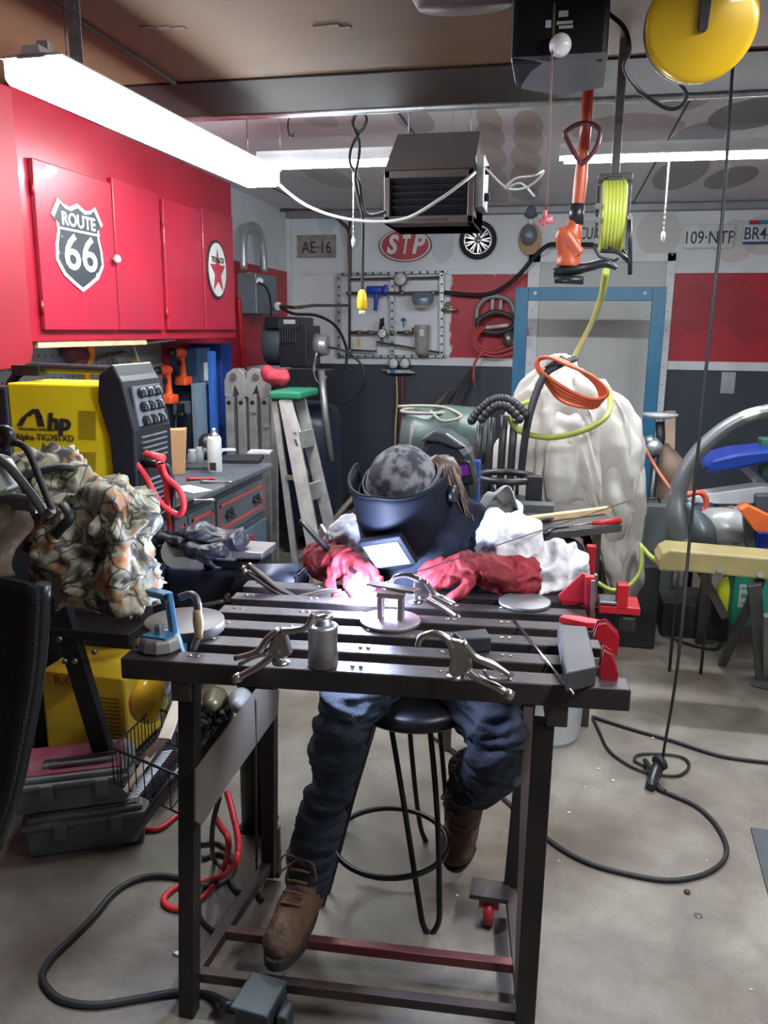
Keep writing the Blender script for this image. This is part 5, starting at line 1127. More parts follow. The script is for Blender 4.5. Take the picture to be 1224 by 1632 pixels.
def limp_glove(pts, r_, fing, Y, label):
    o = thing('work_glove', at(*pts[0], Y), label=label, cat='glove', group='black work gloves on the vise')
    x = MB(); x.tube([at(px, py, Y) for px, py in pts], r_, 12, n=4, ra=.65)
    for f_ in fing: x.tube([at(px, py, Y+.01*k) for k, (px, py) in enumerate(f_)], [.014, .013, .008], 8, n=4)
    x.build('leather', glv, o, fuse=.004, smooth=3, folds=((.014, 16, (.6, 1, 1.6), 3), (.005, 40, (.6, 1, 1.6), 6)))
limp_glove([(282, 852), (315, 850), (350, 860), (385, 860)], [.035, .045, .04, .05], [[(300, 858), (270, 852), (235, 862)], [(300, 864), (262, 866), (228, 885)], [(300, 870), (330, 885), (345, 902)]], 2.05, 'black leather work glove draped over the top of the vise, cuff to the right')
limp_glove([(300, 872), (330, 880), (360, 878)], [.03, .035, .03], [[(310, 880), (335, 895), (352, 905)], [(290, 865), (255, 858), (222, 880)]], 2.0, 'black leather work glove hanging lower against the vise front')
# blue clamp tool
Yb = 1.55; blm = mat('tool_blue', (.03, .13, .26), .4, .2, col2=(.05, .2, .38))
o = thing('magnetic_base', atz(248, 1040, TZ), label='rounded steel magnet base with a blue plate and nut at the table left end', cat='magnet base')
q = atz(248, 1040, TZ+.0); Mq = T(q.x, q.y+.02, TZ)
x = MB(); x.lathe([(0, .001), (.042, .001), (.044, .006), (.04, .026), (.034, .03), (0, .03)], Mq, seg=10, sm=False); x.build('base', mat('base_steel', (.36, .34, .32), .38, .7), o, bevel=.003)
x = MB(); x.prism([(-.03, -.02), (.025, -.026), (.032, .012), (-.02, .024)], .03, .034, Mq); x.build('blue_plate', blm, o)
x = MB(); x.lathe([(0, .034), (.011, .034), (.011, .05), (.005, .054), (0, .054)], Mq, seg=6, sm=False); x.build('nut', steel, o)
o = thing('blue_bar_clamp', at(285, 1070, 1.46), label='blue bent bar clamp rising from the near left corner of the table', cat='clamp')
x = MB(); P = [at(206, 930, 1.5), at(236, 942, 1.5), at(268, 950, 1.48)]; x.bar(P[0], P[1], .028, .012); x.bar(P[1], P[2], .026, .014); x.build('arm', mat('clamp_light_blue', (.08, .2, .33), .35, .3), o, bevel=.003)
x = MB(); x.bar(at(268, 945, 1.48), at(277, 1010, 1.46), .012, .034); x.bar(at(276, 1005, 1.46), at(292, 1050, 1.44), .012, .026); x.build('upright', blm, o, bevel=.003)
x = MB(); x.tube([at(286, 952, 1.5), at(304, 947, 1.5), at(314, 958, 1.49), at(315, 985, 1.48), at(316, 1010, 1.47), at(306, 1040, 1.45)], [.008, .008, .009, .008, .008], 8, n=4); x.build('rear_arm', mat('dark_rod', (.08, .07, .07), .4, .6), o)
x = MB(); x.tube([at(314, 972, 1.48), at(316, 990, 1.475), at(317, 1018, 1.465)], [.009, .0115, .008], 10, n=3); x.build('grip', mat('tan_grip', (.3, .18, .08), .5), o)

# ================================================================== STOOL
sx, sy, sz = -.335, 1.98, .565
o = thing('bar_stool', (sx, sy, 0), label='round black stool with hairpin wire legs and a foot ring under the welder', cat='stool')
sb = mat('stool_black', (.012, .012, .015), .35, .2)
x = MB(); x.lathe([(0, 0), (.15, 0), (.165, .012), (.165, .03), (.15, .045), (0, .05)], T(sx, sy, sz-.045), seg=36); x.build('seat', sb, o)
sp = [((625, 1150), (672, 1440), (685, 1489), (698, 1455), (685, 1140), 1.93, 1.79)]
x = MB(); x.tube([at(622, 1150, 1.94), at(645, 1290, 1.87), at(668, 1440, 1.80), at(676, 1478, 1.785), at(688, 1487, 1.785), at(699, 1468, 1.79), at(700, 1430, 1.80), at(697, 1300, 1.87), at(683, 1145, 1.95), at(672, 1130, 1.97)], .0075, 10, n=6); x.build('leg', sb, o)
x = MB(); x.tube([at(651, 1140, 2.05), at(658, 1220, 2.1), at(667, 1300, 2.14), at(676, 1335, 2.16), at(690, 1348, 2.17), at(705, 1335, 2.17), at(712, 1300, 2.14), at(700, 1150, 2.05)], .0075, 10, n=6); x.build('leg', sb, o)
for (ax, ay) in ((-.17, -.1), (-.2, .16)):
    x = MB(); x.tube([(sx-.1, sy+ay*.5-.04, sz-.045), (sx+ax*1.2, sy+ay*1.3-.03, .03), (sx+ax*1.25, sy+ay*1.35, .008), (sx+ax*1.2, sy+ay*1.3+.03, .03), (sx-.1, sy+ay*.5+.04, sz-.045)], .0075, 10, n=5); x.build('leg', sb, o)
rc = atz(622, 1340, .17); rx_ = (atz(715, 1340, .17).x-rc.x)
x = MB(); x.tube([(rc.x+rx_*cos(t*pi/24), rc.y+rx_*sin(t*pi/24)*1.0, .17) for t in range(48)], .0075, 10, closed=True); x.build('foot_ring', sb, o)
STOOL = o

# ================================================================== PERSON
skin = mat('skin', (.55, .33, .24), .55)
jean = mat('dark_denim', (.014, .021, .036), .8, col2=(.026, .036, .054), scale=5, bump=.2, bscale=160)
shirt = mat('navy_shirt', (.005, .007, .014), .85, spec=.2, col2=(.009, .012, .022), bump=.3, bscale=60)
suede = mat('white_leather', (.55, .54, .56), .7, col2=(.42, .4, .42), scale=7, bump=.3, bscale=40)
gred = mat('red_suede', (.2, .005, .013), .8, col2=(.14, .004, .009), scale=10, bump=.3, bscale=60)
pelvis = V((-.335, 2.08, .64)); chest = V((-.33, 2.16, .90)); neck = V((-.345, 2.12, 1.05))
headc = at(641, 775, 2.07)
shL = at(738, 838, 2.15); shR = at(585, 845, 2.17)
elL = at(893, 915, 2.08); wrL = at(800, 918, 1.99); haL = at(745, 903, 1.95)
elR = at(520, 905, 2.18); wrR = at(525, 898, 2.03); haR = at(548, 902, 1.96)
hipL = V((-.25, 2.07, .63)); hipR = V((-.43, 2.06, .63))
knL = at(795, 1180, 1.84); anL = at(745, 1262, 2.02); 
knR = at(552, 1130, 1.74); anR = at(487, 1420, 1.70)
person = thing('person', (-.335, 2.05, 0), label='person in a welding hood and jeans seated on a black stool behind the table, welding', cat='person')
# body: one continuous skin surface
vs = [pelvis, chest, neck, headc+V((0, .03, -.09)), headc, headc+V((0, 0, .06)), shL, elL, wrL, haL, shR, elR, wrR, haR, hipL, knL, anL, hipR, knR, anR, anL+V((0, .05, -.03)), anR+V((.01, .02, -.05))]
ed = [(0, 1), (1, 2), (2, 3), (3, 4), (4, 5), (2, 6), (6, 7), (7, 8), (8, 9), (2, 10), (10, 11), (11, 12), (12, 13), (0, 14), (14, 15), (15, 16), (0, 17), (17, 18), (18, 19), (16, 20), (19, 21)]
rads = [.1, .11, .05, .055, .085, .07, .042, .034, .025, .023, .042, .034, .025, .023, .06, .042, .034, .06, .042, .034, .03, .03]
me = bpy.data.meshes.new('body'); me.from_pydata([tuple(v) for v in vs], ed, []); bo = bpy.data.objects.new('body', me); COL.objects.link(bo)
me.transform(ORG[person].inverted()); bo.parent = person; ORG[bo] = ORG[person]; me.materials.append(skin)
sk = bo.modifiers.new('skin', 'SKIN'); 
for i, r_ in enumerate(rads): me.skin_vertices[0].data[i].radius = (r_, r_)
me.skin_vertices[0].data[0].use_root = True
sk.use_smooth_shade = True; ss = bo.modifiers.new('sub', 'SUBSURF'); ss.levels = 2; ss.render_levels = 2
# face details under the hood
fd = V((-.12, -.86, -.5)).normalized()      # where the face looks
upv = (V((0, 0, 1))-fd*fd.z).normalized(); sd = fd.cross(upv)
x = MB(); x.tube([headc+fd*.085+upv*.02, headc+fd*.105-upv*.012], [.008, .013], 10); x.ball(headc+fd*.09-upv*.055, (.025, .015, .012)); x.build('nose', skin, person)
for s in (-1, 1): MB().ball(headc+sd*s*.085+upv*-.01, (.012, .02, .03)).build('ear', skin, person)
# torso / shirt with upper arms
x = MB()
x.tube([pelvis+V((0, .02, -.03)), V((-.335, 2.12, .76)), chest, V((-.335, 2.15, 1.0)), neck+V((0, .02, .0))], [.15, .15, .165, .15, .06], 20, n=5, ra=1.0)
x.tube([shR, neck+V((0, .02, -.05)), shL], [.07, .11, .075], 16, n=5)
x.tube([neck+V((.03, .0, -.04)), shL, shL.lerp(elL, .4)], [.09, .078, .062], 14, n=4)
x.tube([neck+V((-.03, .0, -.04)), shR, shR.lerp(elR, .4)], [.09, .075, .06], 14, n=4)
x.build('shirt', shirt, person, fuse=.009, smooth=4, disp=((.028, .07), (.006, .02)))
# jeans
x = MB()
x.tube([pelvis+V((0, .02, .06)), pelvis, pelvis+V((0, -.01, -.04))], [.15, .16, .12], 18, n=4)
x.tube([hipL, hipL.lerp(knL, .5)+V((.01, 0, .0)), knL+V((.0, -.005, .01)), knL.lerp(anL, .3)+V((.01, -.01, -.03)), knL.lerp(anL, .75)+V((.0, 0, -.01)), anL.lerp(knL, -.16)+V((0,-.01,0))], [.095, .09, .075, .074, .062, .058], 18, n=6)
x.tube([hipR, hipR.lerp(knR, .5), knR+V((0, 0, .0)), knR.lerp(anR, .3), knR.lerp(anR, .6), anR+V((0, 0, .015))], [.095, .088, .07, .06, .054, .052], 18, n=6)
x.build('jeans', jean, person, fuse=.0065, smooth=5, folds=((.016, 9, (.8, .8, 1.6), 3), (.009, 20, (.6, .6, 2.2), 9)))
# leather sleeves
x = MB(); m1 = shL.lerp(elL, .25)
x.tube([m1, shL.lerp(elL, .6)+V((0, 0, .012)), elL+V((.012, 0, -.01)), elL.lerp(wrL, .8)+V((0, 0, -.005))], [.08, .082, .074, .05], 18, n=6); x.build('leather_sleeve', suede, person, fuse=.0055, smooth=3, folds=((.03, 11, (1.6, .8, 1), 2), (.004, 26, (1.5, 1, 1), 7)))
x = MB(); x.tube([shR.lerp(elR, .1), at(556, 856, 2.12), at(530, 890, 2.12), wrR+V((-.01, .05, .0))], [.05, .06, .055, .045], 16, n=6); x.tube([at(552, 822, 2.13), at(560, 850, 2.1), at(592, 905, 2.06)], [.012, .035, .03], 12, n=4); x.build('leather_sleeve', suede, person, fuse=.006, smooth=3, disp=((.03, .05), (.012, .02)))
# gloves
def glove(w0, cuff, h0, d, n_, side, curl, label=None):
    d = V(d).normalized(); n_ = (V(n_)-d*V(n_).dot(d)).normalized(); s = d.cross(n_)*side
    x = MB(); x.tube([cuff, cuff.lerp(w0, .55), w0, h0-d*.01, h0+d*.02], [.066, .068, .058, .044, .036], 16, n=5, ra=.85)
    c = h0+d*.02; M = Matrix(((d.x, s.x, n_.x, c.x), (d.y, s.y, n_.y, c.y), (d.z, s.z, n_.z, c.z), (0, 0, 0, 1)))
    x.ball((0, 0, 0), (.052, .047, .027), M)
    for i, ln in enumerate((.068, .078, .074, .058)):
        y = (i-1.5)*.024; p = [(.03, y, .004)]; ang = radians(8)
        for k in range(3):
            ang -= radians(curl*(.55 if k == 0 else 1)); l_ = ln*(.45, .32, .26)[k]*1.1; q_ = p[-1]; p.append((q_[0]+l_*cos(ang), q_[1]+y*.06, q_[2]+l_*sin(ang)))
        x.tube([M @ V(a_) for a_ in p], [.0145, .0135, .0125, .010], 10, n=3)
    p = [(-.02, .035, -.005), (.005, .062, -.012), (.035, .068, -.024), (.055, .058, -.034)]
    x.tube([M @ V(a_) for a_ in p], [.017, .015, .014, .011], 10, n=3)
    g = x.build('welding_glove', gred, person, fuse=.0036, smooth=2, folds=((.007, 22, (1.4, 1, 1), 3),)); return M
cuffL = at(848, 922, 2.02)
glove(wrL, cuffL, haL+V((0, 0, 0)), (-.8, -.25, -.22), (.1, -.35, .9), -1, 24)
glove(wrR, at(520, 888, 2.1), haR+V((.0, .0, .01)), (.6, -.45, -.3), (-.1, -.3, .9), 1, 32)
# cap and hood
capm = mat('patterned_cap', (.16, .15, .17), .8, col2=(.02, .022, .035), scale=30, lo=.42, hi=.56)
hood = mat('hood_black', (.007, .009, .016), .65, .0, spec=.15)
Mh = Matrix(((sd.x, fd.x, upv.x, headc.x), (sd.y, fd.y, upv.y, headc.y), (sd.z, fd.z, upv.z, headc.z), (0, 0, 0, 1)))
# tilt hood frame: z = crown direction, y = facing direction
tf = V((-.16, -.90, -.40)).normalized(); tz = (V((0, 0, 1))-tf*tf.z).normalized(); tx = tf.cross(tz)
Mh = Matrix(((tx.x, tf.x, tz.x, headc.x), (tx.y, tf.y, tz.y, headc.y), (tx.z, tf.z, tz.z, headc.z), (0, 0, 0, 1)))
x = MB()
def capf(u, v):
    a_ = 2*pi*u; e_ = v*pi/2*.98; return Mh @ V((.094*cos(a_)*cos(e_), .112*sin(a_)*cos(e_), .0+.108*sin(e_)))
x.sheet(capf, 32, 10, .003, closeu=True); x.build('welding_cap', capm, person, disp=(.006, .03))
x = MB()
x.sheet(lambda u, v: Mh @ V((.098*cos(2*pi*u), .117*sin(2*pi*u), .0+.035*v)), 32, 2, .003, closeu=True); x.build('head_band', mat('band_dark', (.05, .05, .09), .7, col2=(.1, .1, .16), scale=40), person)
def shell(u, v):
    a_ = radians(-105+210*u)            # around the face, 0 = straight ahead
    z = .07-.36*v
    k = 1-.28*max(0, v-.55)/.45
    return Mh @ V((.128*sin(a_)*(1-.15*max(0, v-.6)/.4), (.155*cos(a_) if cos(a_) > 0 else .05*cos(a_))*k, z+.02*abs(sin(a_))*(1-2*v)*(-1)))
x = MB(); x.sheet(shell, 36, 16, .004); hd = x.build('welding_hood', hood, person)
x = MB(); x.tube([shell(i/36, 0) for i in range(37)], .005, 8); x.build('rim', hood, hd)
Ml = frame(at(620, 876, 1.945), (-tx)+tz*.3, tf-tz*.35+V((0, 0, .25)))
x = MB(); x.box((0, 0, .006), (.125, .1, .02), Ml); x.build('lens_frame', hood, hd, bevel=.006)
x = MB(); x.box((0, 0, .018), (.1, .075, .004), Ml); x.build('lens', mat('lens_painted_glare', (.5, .58, .66), .3, .2), hd)  # arc reflection put into the pale colour of the lens
for s in (-1, 1):
    x = MB(); q = Mh @ V((s*.128, .0, -.01)); x.cyl(q, q+tx*s*.02, .022); x.build('pivot_knob', black, hd)
# bib of the hood
x = MB()
def bib(u, v):
    p = shell(.5+(u-.5)*.96, .62+.38*min(1, v*2)); dn = max(0, v-.3)
    return p+V((.03*(u-.5)+.02*u*v, .02+.05*v+.03*u*v, -.12*dn))+tf*(.006*(1-v))+V((0, .014*sin(u*17), 0))*v
x.sheet(bib, 30, 10, .003); x.build('neck_bib', mat('bib_black', (.006, .007, .013), .8, spec=.15), hd)
x = MB()
P0 = shell(.93, .06)
def flap(u, v):
    a_ = shell(1-.25*u, .08+.9*v); return a_+V((.016+.03*v*(1-u), -.006-.01*u, -.02*v))+tx*(-.012)
x.sheet(flap, 10, 14, .004); x.build('side_panel', hood, hd)
# hair
hair = mat('brown_hair', (.09, .05, .035), .5, col2=(.05, .03, .02), scale=60)
x = MB()
for k in range(70):
    t = (k % 14)/13; g_ = (k//14)/4; a_ = at(700+14*t, 728+22*g_, 2.13+.03*t); b__ = at(712+24*t, 775+10*g_, 2.13+.05*sin(k*1.7)); c_ = at(722+30*t+3*cos(k*2), 828+12*sin(k*1.3), 2.12+.04*cos(k))
    x.tube([headc+V((.05+.03*t, .05, .04-.08*g_)), a_, b__, c_], [.006, .0065, .006, .002], 5, n=4)
x.tube([headc+V((.05, .05, 0)), at(708, 750, 2.15), at(725, 800, 2.15)], [.05, .045, .018], 10, n=4); x.build('hair', hair, person)
# boots
leather = mat('boot_leather', (.11, .055, .028), .65, col2=(.065, .034, .02), scale=8, bump=.3, bscale=50)
sole = mat('boot_sole', (.02, .017, .016), .7)
lace = mat('boot_lace', (.16, .07, .03), .7)
def boot(ank, heel, toe, up, w_=.05):
    d = (toe-heel).normalized(); up = (V(up)-d*V(up).dot(d)).normalized(); s = d.cross(up); L_ = (toe-heel).length
    x = MB()
    x.tube([ank+(ank-heel).normalized()*.05, ank, heel+d*.06+up*.075], [.058, .054, .052], 16, n=4)
    x.tube([heel+d*.035+up*.05, heel+d*.1+up*.055, heel+d*(L_*.62)+up*.045, heel+d*(L_-.045)+up*.04], [.046, .05, .047, .044], 16, n=4, ra=.95)
    x.ball(heel+d*(L_-.05)+up*.04, (.047, .047, .038)); b_ = x.build('boot', leather, person, fuse=.006, smooth=4, disp=((.01, .04),))
    out = []
    for k in range(28):
        a_ = 2*pi*k/28; cx_ = cos(a_); sx_ = sin(a_); ln = L_/2+.005
        out.append((L_/2+cx_*ln, sx_*w_*(1.0 if cx_ > 0 else .82)*(abs(sx_)**-.15 if abs(sx_) > .2 else 1)))
    M = Matrix(((d.x, s.x, up.x, heel.x), (d.y, s.y, up.y, heel.y), (d.z, s.z, up.z, heel.z), (0, 0, 0, 1)))
    MB().prism(out, 0, .026, M).build('sole', sole, b_, bevel=.004)
    for k in range(5):
        t = k/4; c_ = (heel+d*(L_*.58)+up*.09).lerp(ank+d*.055+up*.05, t); y = MB()
        y.tube([c_-s*.026, c_+up*.006+d*.006, c_+s*.026], .0035, 6, n=3); y.build('lace', lace, b_)
    y = MB(); c_ = ank+d*.06+up*.055
    y.tube([c_, c_+s*.04+up*.01+d*.01, c_+s*.05-up*.03+d*.02, c_+s*.01], .0028, 6, n=5); y.tube([c_, c_-s*.035+d*.015, c_-s*.045-up*.04+d*.02], .0028, 6, n=5); y.build('lace_bow', lace, b_)
heR = V((anR.x+.005, 1.735, .075)); toR = at(436, 1556, 1.47); toR.z = .10
boot(V((heR.x, heR.y-.02, .19)), heR, toR, (0, .1, 1))
heL = at(735, 1310, 2.16); toL = at(722, 1392, 2.02)
heL = V((anL.x+.0, anL.y+.1, .17)); toL = atz(722, 1388, .03)
boot(heL+V((0, -.08, .13)), heL, toL, (0, -.62, .78))
# torch in the right hand
o = thing('welding_torch', haR, label='black torch held in the red glove at left with its tip at the arc', cat='torch')
AP = atz(576, 940, TZ+.035)
x = MB(); x.tube([at(479, 830, 2.05), at(500, 852, 2.01), at(530, 884, 1.96)], [.006, .008, .009], 10, n=3); x.build('handle', black, o)
x = MB(); x.tube([at(530, 884, 1.96), at(555, 905, 1.93), AP+V((-.01, .02, .03))], [.008, .007, .006], 10, n=4); x.build('neck', black, o)
x = MB(); x.cyl(AP+V((-.012, .022, .034)), AP+V((-.004, .006, .012)), .009, .006); x.build('nozzle', mat('ceramic_pink', (.6, .35, .3), .5), o)
x = MB(); x.tube([at(512, 838, 2.04), at(528, 862, 2.0)], .007, 8); x.build('trigger', steel, o)
x = MB(); x.cyl(at(742, 886, 1.9), at(1000, 799, 2.25), .0014, seg=6); x.cyl(AP+V((.012, .0, .004)), at(742, 886, 1.9), .0014, seg=6); tag(x.build('held_filler_rod', darksteel), 'long thin filler rod held by the right red glove', 'rod')
# the arc
x = MB(); x.ball(AP, .024); tag(x.build('welding_arc', mat('arc_plasma', (1, 1, 1), emit=700, ecol=(.6, .72, 1.0))), 'blinding white-blue welding arc at the workpiece', 'welding arc')
ld = bpy.data.lights.new('arc_light', 'POINT'); ld.energy = ARC_POWER; ld.color = (.42, .5, 1.0); ld.shadow_soft_size = .02
lo = bpy.data.objects.new('arc_light', ld); COL.objects.link(lo); lo.location = AP+V((0, -.02, .03))
# ================================================================== LEFT FOREGROUND
# camouflage material
cm = bpy.data.materials.new('camouflage_cloth'); cm.use_nodes = True; nt = cm.node_tree; b = nt.nodes['Principled BSDF']; N = nt.nodes.new; L = nt.links.new
b.inputs['Roughness'].default_value = .75
tc = N('ShaderNodeTexCoord')
n1 = N('ShaderNodeTexNoise'); n1.inputs['Scale'].default_value = 12; n1.inputs['Detail'].default_value = 5; n1.inputs['Distortion'].default_value = 1.2; L(tc.outputs['Object'], n1.inputs['Vector'])
r1 = N('ShaderNodeValToRGB'); L(n1.outputs[0], r1.inputs[0]); e = r1.color_ramp.elements
e[0].position = .38; e[0].color = (.035, .03, .026, 1); e[1].position = .45; e[1].color = (.2, .18, .13, 1)
for p_, c_ in ((.5, (.42, .39, .3, 1)), (.57, (.3, .28, .2, 1)), (.63, (.42, .16, .05, 1)), (.7, (.25, .11, .05, 1))):
    q_ = e.new(p_); q_.color = c_
v = N('ShaderNodeTexVoronoi'); v.feature = 'DISTANCE_TO_EDGE'; v.inputs['Scale'].default_value = 19
mp = N('ShaderNodeMapping'); mp.inputs['Scale'].default_value = (1, 1, .45); mp.inputs['Rotation'].default_value = (.3, .5, .2)
nd = N('ShaderNodeTexNoise'); nd.inputs['Scale'].default_value = 5; L(tc.outputs['Object'], nd.inputs['Vector'])
va = N('ShaderNodeVectorMath'); va.operation = 'MULTIPLY_ADD'; L(nd.outputs[1], va.inputs[0]); va.inputs[1].default_value = (.35, .35, .35); L(tc.outputs['Object'], va.inputs[2])
L(va.outputs[0], mp.inputs[0]); L(mp.outputs[0], v.inputs['Vector'])
mr = N('ShaderNodeMapRange'); L(v.outputs['Distance'], mr.inputs['Value']); mr.inputs['From Min'].default_value = .015; mr.inputs['From Max'].default_value = .05
mx = N('ShaderNodeMix'); mx.data_type = 'RGBA'; L(mr.outputs[0], mx.inputs['Factor']); mx.inputs['A'].default_value = (.05, .045, .04, 1); L(r1.outputs[0], mx.inputs['B']); L(mx.outputs['Result'], b.inputs['Base Color'])
Yj = 1.5
def J(px, py, d=0): return at(px, py+(14 if py < 830 else 4), Yj+d)
o = thing('camouflage_jacket', J(120, 940), label='tan and brown camouflage jacket draped over the chair at the left edge', cat='jacket')
x = MB()
x.tube([J(-30, 770), J(40, 765), J(105, 775), J(150, 800)], [.075, .07, .075, .07], 18, n=5)
x.tube([J(120, 780), J(165, 800), J(205, 840), J(222, 880, -.02)], [.07, .08, .075, .05], 18, n=5)
x.tube([J(60, 790), J(110, 840), J(140, 890), J(170, 925)], [.07, .09, .09, .06], 18, n=5)
x.tube([J(200, 830), J(205, 880), J(190, 925), J(165, 935)], [.06, .065, .06, .04], 16, n=5)
x.tube([J(60, 860), J(100, 900), J(140, 935)], [.03, .05, .04], 14, n=4)
x.build('cloth', cm, o, fuse=.007, smooth=4, folds=((.062, 6, (1, 1, 1.5), 3), (.03, 14, (1.3, 1, .8), 8), (.008, 40, (1, 1, 1), 2)))
x = MB(); x.tube([J(20, 755, -.09), J(60, 738, -.06), J(100, 730, -.04), J(112, 733, -.02)], .013, 8, n=4, ra=.6); x.tube([J(100, 790, -.1), J(112, 810, -.12), J(95, 840, -.12), J(80, 860, -.1)], .01, 8, n=4, ra=.6); x.build('black_strap', rubber, o)
# office chair
o = thing('mesh_chair', (-1.22, 1.3, 0), label='black mesh chair at the left edge of the picture, mostly in shadow', cat='chair')
chm = mat('chair_mesh', (.012, .012, .015), .6, bump=.8, bscale=220)
E0 = [at(70, 930, 1.3), at(62, 1060, 1.3), at(40, 1190, 1.3), at(22, 1270, 1.3), at(-6, 1350, 1.3)]
E1 = catmull(E0, 6)
x = MB(); x.sheet(lambda u, v: E1[min(int(v*(len(E1)-1)), len(E1)-1)]+V((-.46*u, -.02+.05*sin(pi*u), 0)), 16, 24, .012); x.build('backrest', chm, o)
x = MB(); x.tube(E0, .014, 8, n=6); x.build('back_frame', black, o)
for k in range(30):
    a_ = E1[int(k/30*(len(E1)-1))]; 
x = MB(); x.lathe([(0, 0), (.2, 0), (.22, .03), (.2, .06), (0, .06)], T(-1.3, 1.02, .42), seg=28); x.build('seat', black, o)
x = MB(); x.cyl((-1.3, 1.02, .08), (-1.3, 1.02, .42), .03); x.bar((-1.3, 1.08, .42), (-1.3, 1.27, .5), .05, .02); x.build('column', black, o)
for k in range(5):
    a_ = k*2*pi/5+.9; x = MB(); x.tube([(-1.3, 1.02, .09), (-1.3+.25*cos(a_), 1.02+.25*sin(a_), .06)], [.022, .014]); x.build('leg', black, o)
    x = MB(); c_ = V((-1.3+.25*cos(a_), 1.02+.25*sin(a_), .028)); x.cyl(c_-V((.012, 0, 0)), c_+V((.012, 0, 0)), .027); x.build('caster', black, o)
# brown leather flap and pale roll
x = MB(); x.sheet(lambda u, v: at(-30+88*u-40*v*u, 800-12*u+128*v, 1.34)+V((0, -.05*sin(pi*u)+.02*sin(9*v+4*u), 0)), 12, 12, .006)
tag(x.build('leather_apron', mat('brown_leather', (.16, .11, .075), .5, col2=(.1, .07, .05), bump=.3, bscale=18)), 'brown leather apron hanging at the left edge in front of the jacket', 'apron')
x = MB(); x.sheet(lambda u, v: at(-20+80*u, 800+25*v-6*u, 1.3)+V((0, 0, .012*sin(3*u))), 8, 3, .006); tag(x.build('grey_flap', mat('grey_hide', (.11, .09, .1), .45)), 'dark grey flap lying over the top of the brown apron', 'flap')
x = MB(); x.cyl(at(-15, 745, 1.3), at(8, 785, 1.3), .04, seg=24); tag(x.build('paper_roll', mat('pale_roll', (.55, .56, .5), .6), bevel=.003), 'end of a pale paper roll at the left edge above the apron', 'roll')
for pts, lb, r_, m_ in (([(-10, 712), (25, 706), (45, 720), (62, 760), (78, 800), (84, 812)], 'black cable curving over the left end of the jacket', .0065, rubber),
                    ([(84, 812), (72, 818), (52, 790), (20, 750), (-5, 728)], 'grey cable folding back below the curved black one', .0085, mat('grey_cable', (.09, .09, .09), .45)),
                    ([(-10, 690), (10, 688), (14, 700), (6, 712)], 'black knobbed cable end at the far left edge', .012, black)):
    cable('cable', [at(px, py, 1.28) for px, py in pts], r_, m_, lb)
# toolboxes
bx = V((-1.43, 1.81, 0)); ta_ = radians(27)
gb = mat('toolbox_grey', (.13, .15, .15), .5, col2=(.11, .125, .13)); lidg = mat('toolbox_lid_grey', (.17, .175, .18), .45)
mar = mat('dusty_maroon', (.26, .05, .085), .55, col2=(.32, .14, .16), scale=9)
def toolbox(z, off, sx_, top, label, hh=.1):
    M = T(bx.x, bx.y, z) @ Matrix.Rotation(ta_, 4, 'Z') @ T(off, 0, 0)
    o = thing('toolbox', M @ V((sx_/2, .1, 0)), rot=ta_, label=label, cat='toolbox', group='pair of stacked toolboxes')
    x = MB(); x.box((sx_/2, .1, .002+hh/2), (sx_-.02, .19, hh), M, 1.03); x.build('body', gb, o, bevel=.008); M = M @ T(0, 0, hh-.1)
    x = MB(); x.box((sx_/2, .1, .112), (sx_+.015, .215, .018), M); x.box((sx_/2, .1, .128), (sx_-.02, .19, .018), M); l_ = x.build('lid', lidg, o, bevel=.006)
    x = MB(); x.box((sx_/2, .1, .139), (sx_-.05, .165, .006), M); x.build('lid_panel', top, l_, bevel=.002)
    x = MB(); x.box((sx_/2+.02, .075, .1455), (.2, .03, .006), M); x.build('handle_recess', mat('slot_dark', (.03, .03, .03)), l_)
    for X_ in (sx_*.32, sx_*.8): x = MB(); x.box((X_, .055, .146), (.04, .02, .01), M); x.build('handle_hinge', lidg, l_, bevel=.002)
    x = MB(); x.tube([M @ V((sx_*.32, .05, .148)), M @ V((sx_*.33, .045, .152)), M @ V((sx_*.79, .045, .152)), M @ V((sx_*.8, .05, .148))], .006, 8); x.build('handle', lidg, o)
    for X_ in (sx_*.3, sx_*.75): x = MB(); x.box((X_, -.01, .095), (.035, .01, .05), M); x.build('latch', lidg, o, bevel=.002)
toolbox(.0, .0, .34, lidg, 'all-grey toolbox at the bottom of the stack on the floor', .09)
toolbox(.139, -.025, .33, mar, 'grey toolbox with a dusty maroon lid panel, on top of the stack', .075)
# wire basket
wm = mat('basket_wire', (.02, .02, .02), .4, .3)
A_ = at(178, 1192, 1.66); B_ = at(284, 1236, 1.5); C_ = at(245, 1128, 1.95); D_ = B_+(C_-A_); dn = V((0, 0, -.095))
o = thing('wire_basket', (A_+B_+C_+D_)/4+dn, label='black wire basket full of sticks and brushes hung beside the left table leg', cat='basket')
x = MB(); x.tube([A_, B_, D_, C_], .004, 8, closed=True, n=0); x.build('rim', wm, o)
x = MB(); x.tube([A_+dn, B_+dn, D_+dn, C_+dn], .003, 8, closed=True); x.build('bottom_rim', wm, o)
for (p, q, n_) in ((A_, B_, 8), (A_, C_, 12), (B_, D_, 12), (C_, D_, 8)):
    for k in range(n_+1): c_ = p.lerp(q, k/n_); x = MB(); x.cyl(c_, c_+dn, .0017, seg=6); x.build('wire', wm, o)
for k in range(1, 8): x = MB(); x.cyl((A_+dn).lerp(B_+dn, k/8), (C_+dn).lerp(D_+dn, k/8), .0017, seg=6); x.build('floor_wire', wm, o)
def stick(p, q, w_, h_, m, nm, lb, cat='stick'): x = MB(); x.bar(p, q, w_, h_); return tag(x.build(nm, m, bevel=.001), lb, cat)
Yb_ = 1.72
stick(at(200, 1262, 1.62), at(283, 1140, 1.74), .022, .006, mat('raw_wood', (.6, .5, .36), .7), 'wooden_strip', 'pale wooden strip sticking up out of the wire basket')
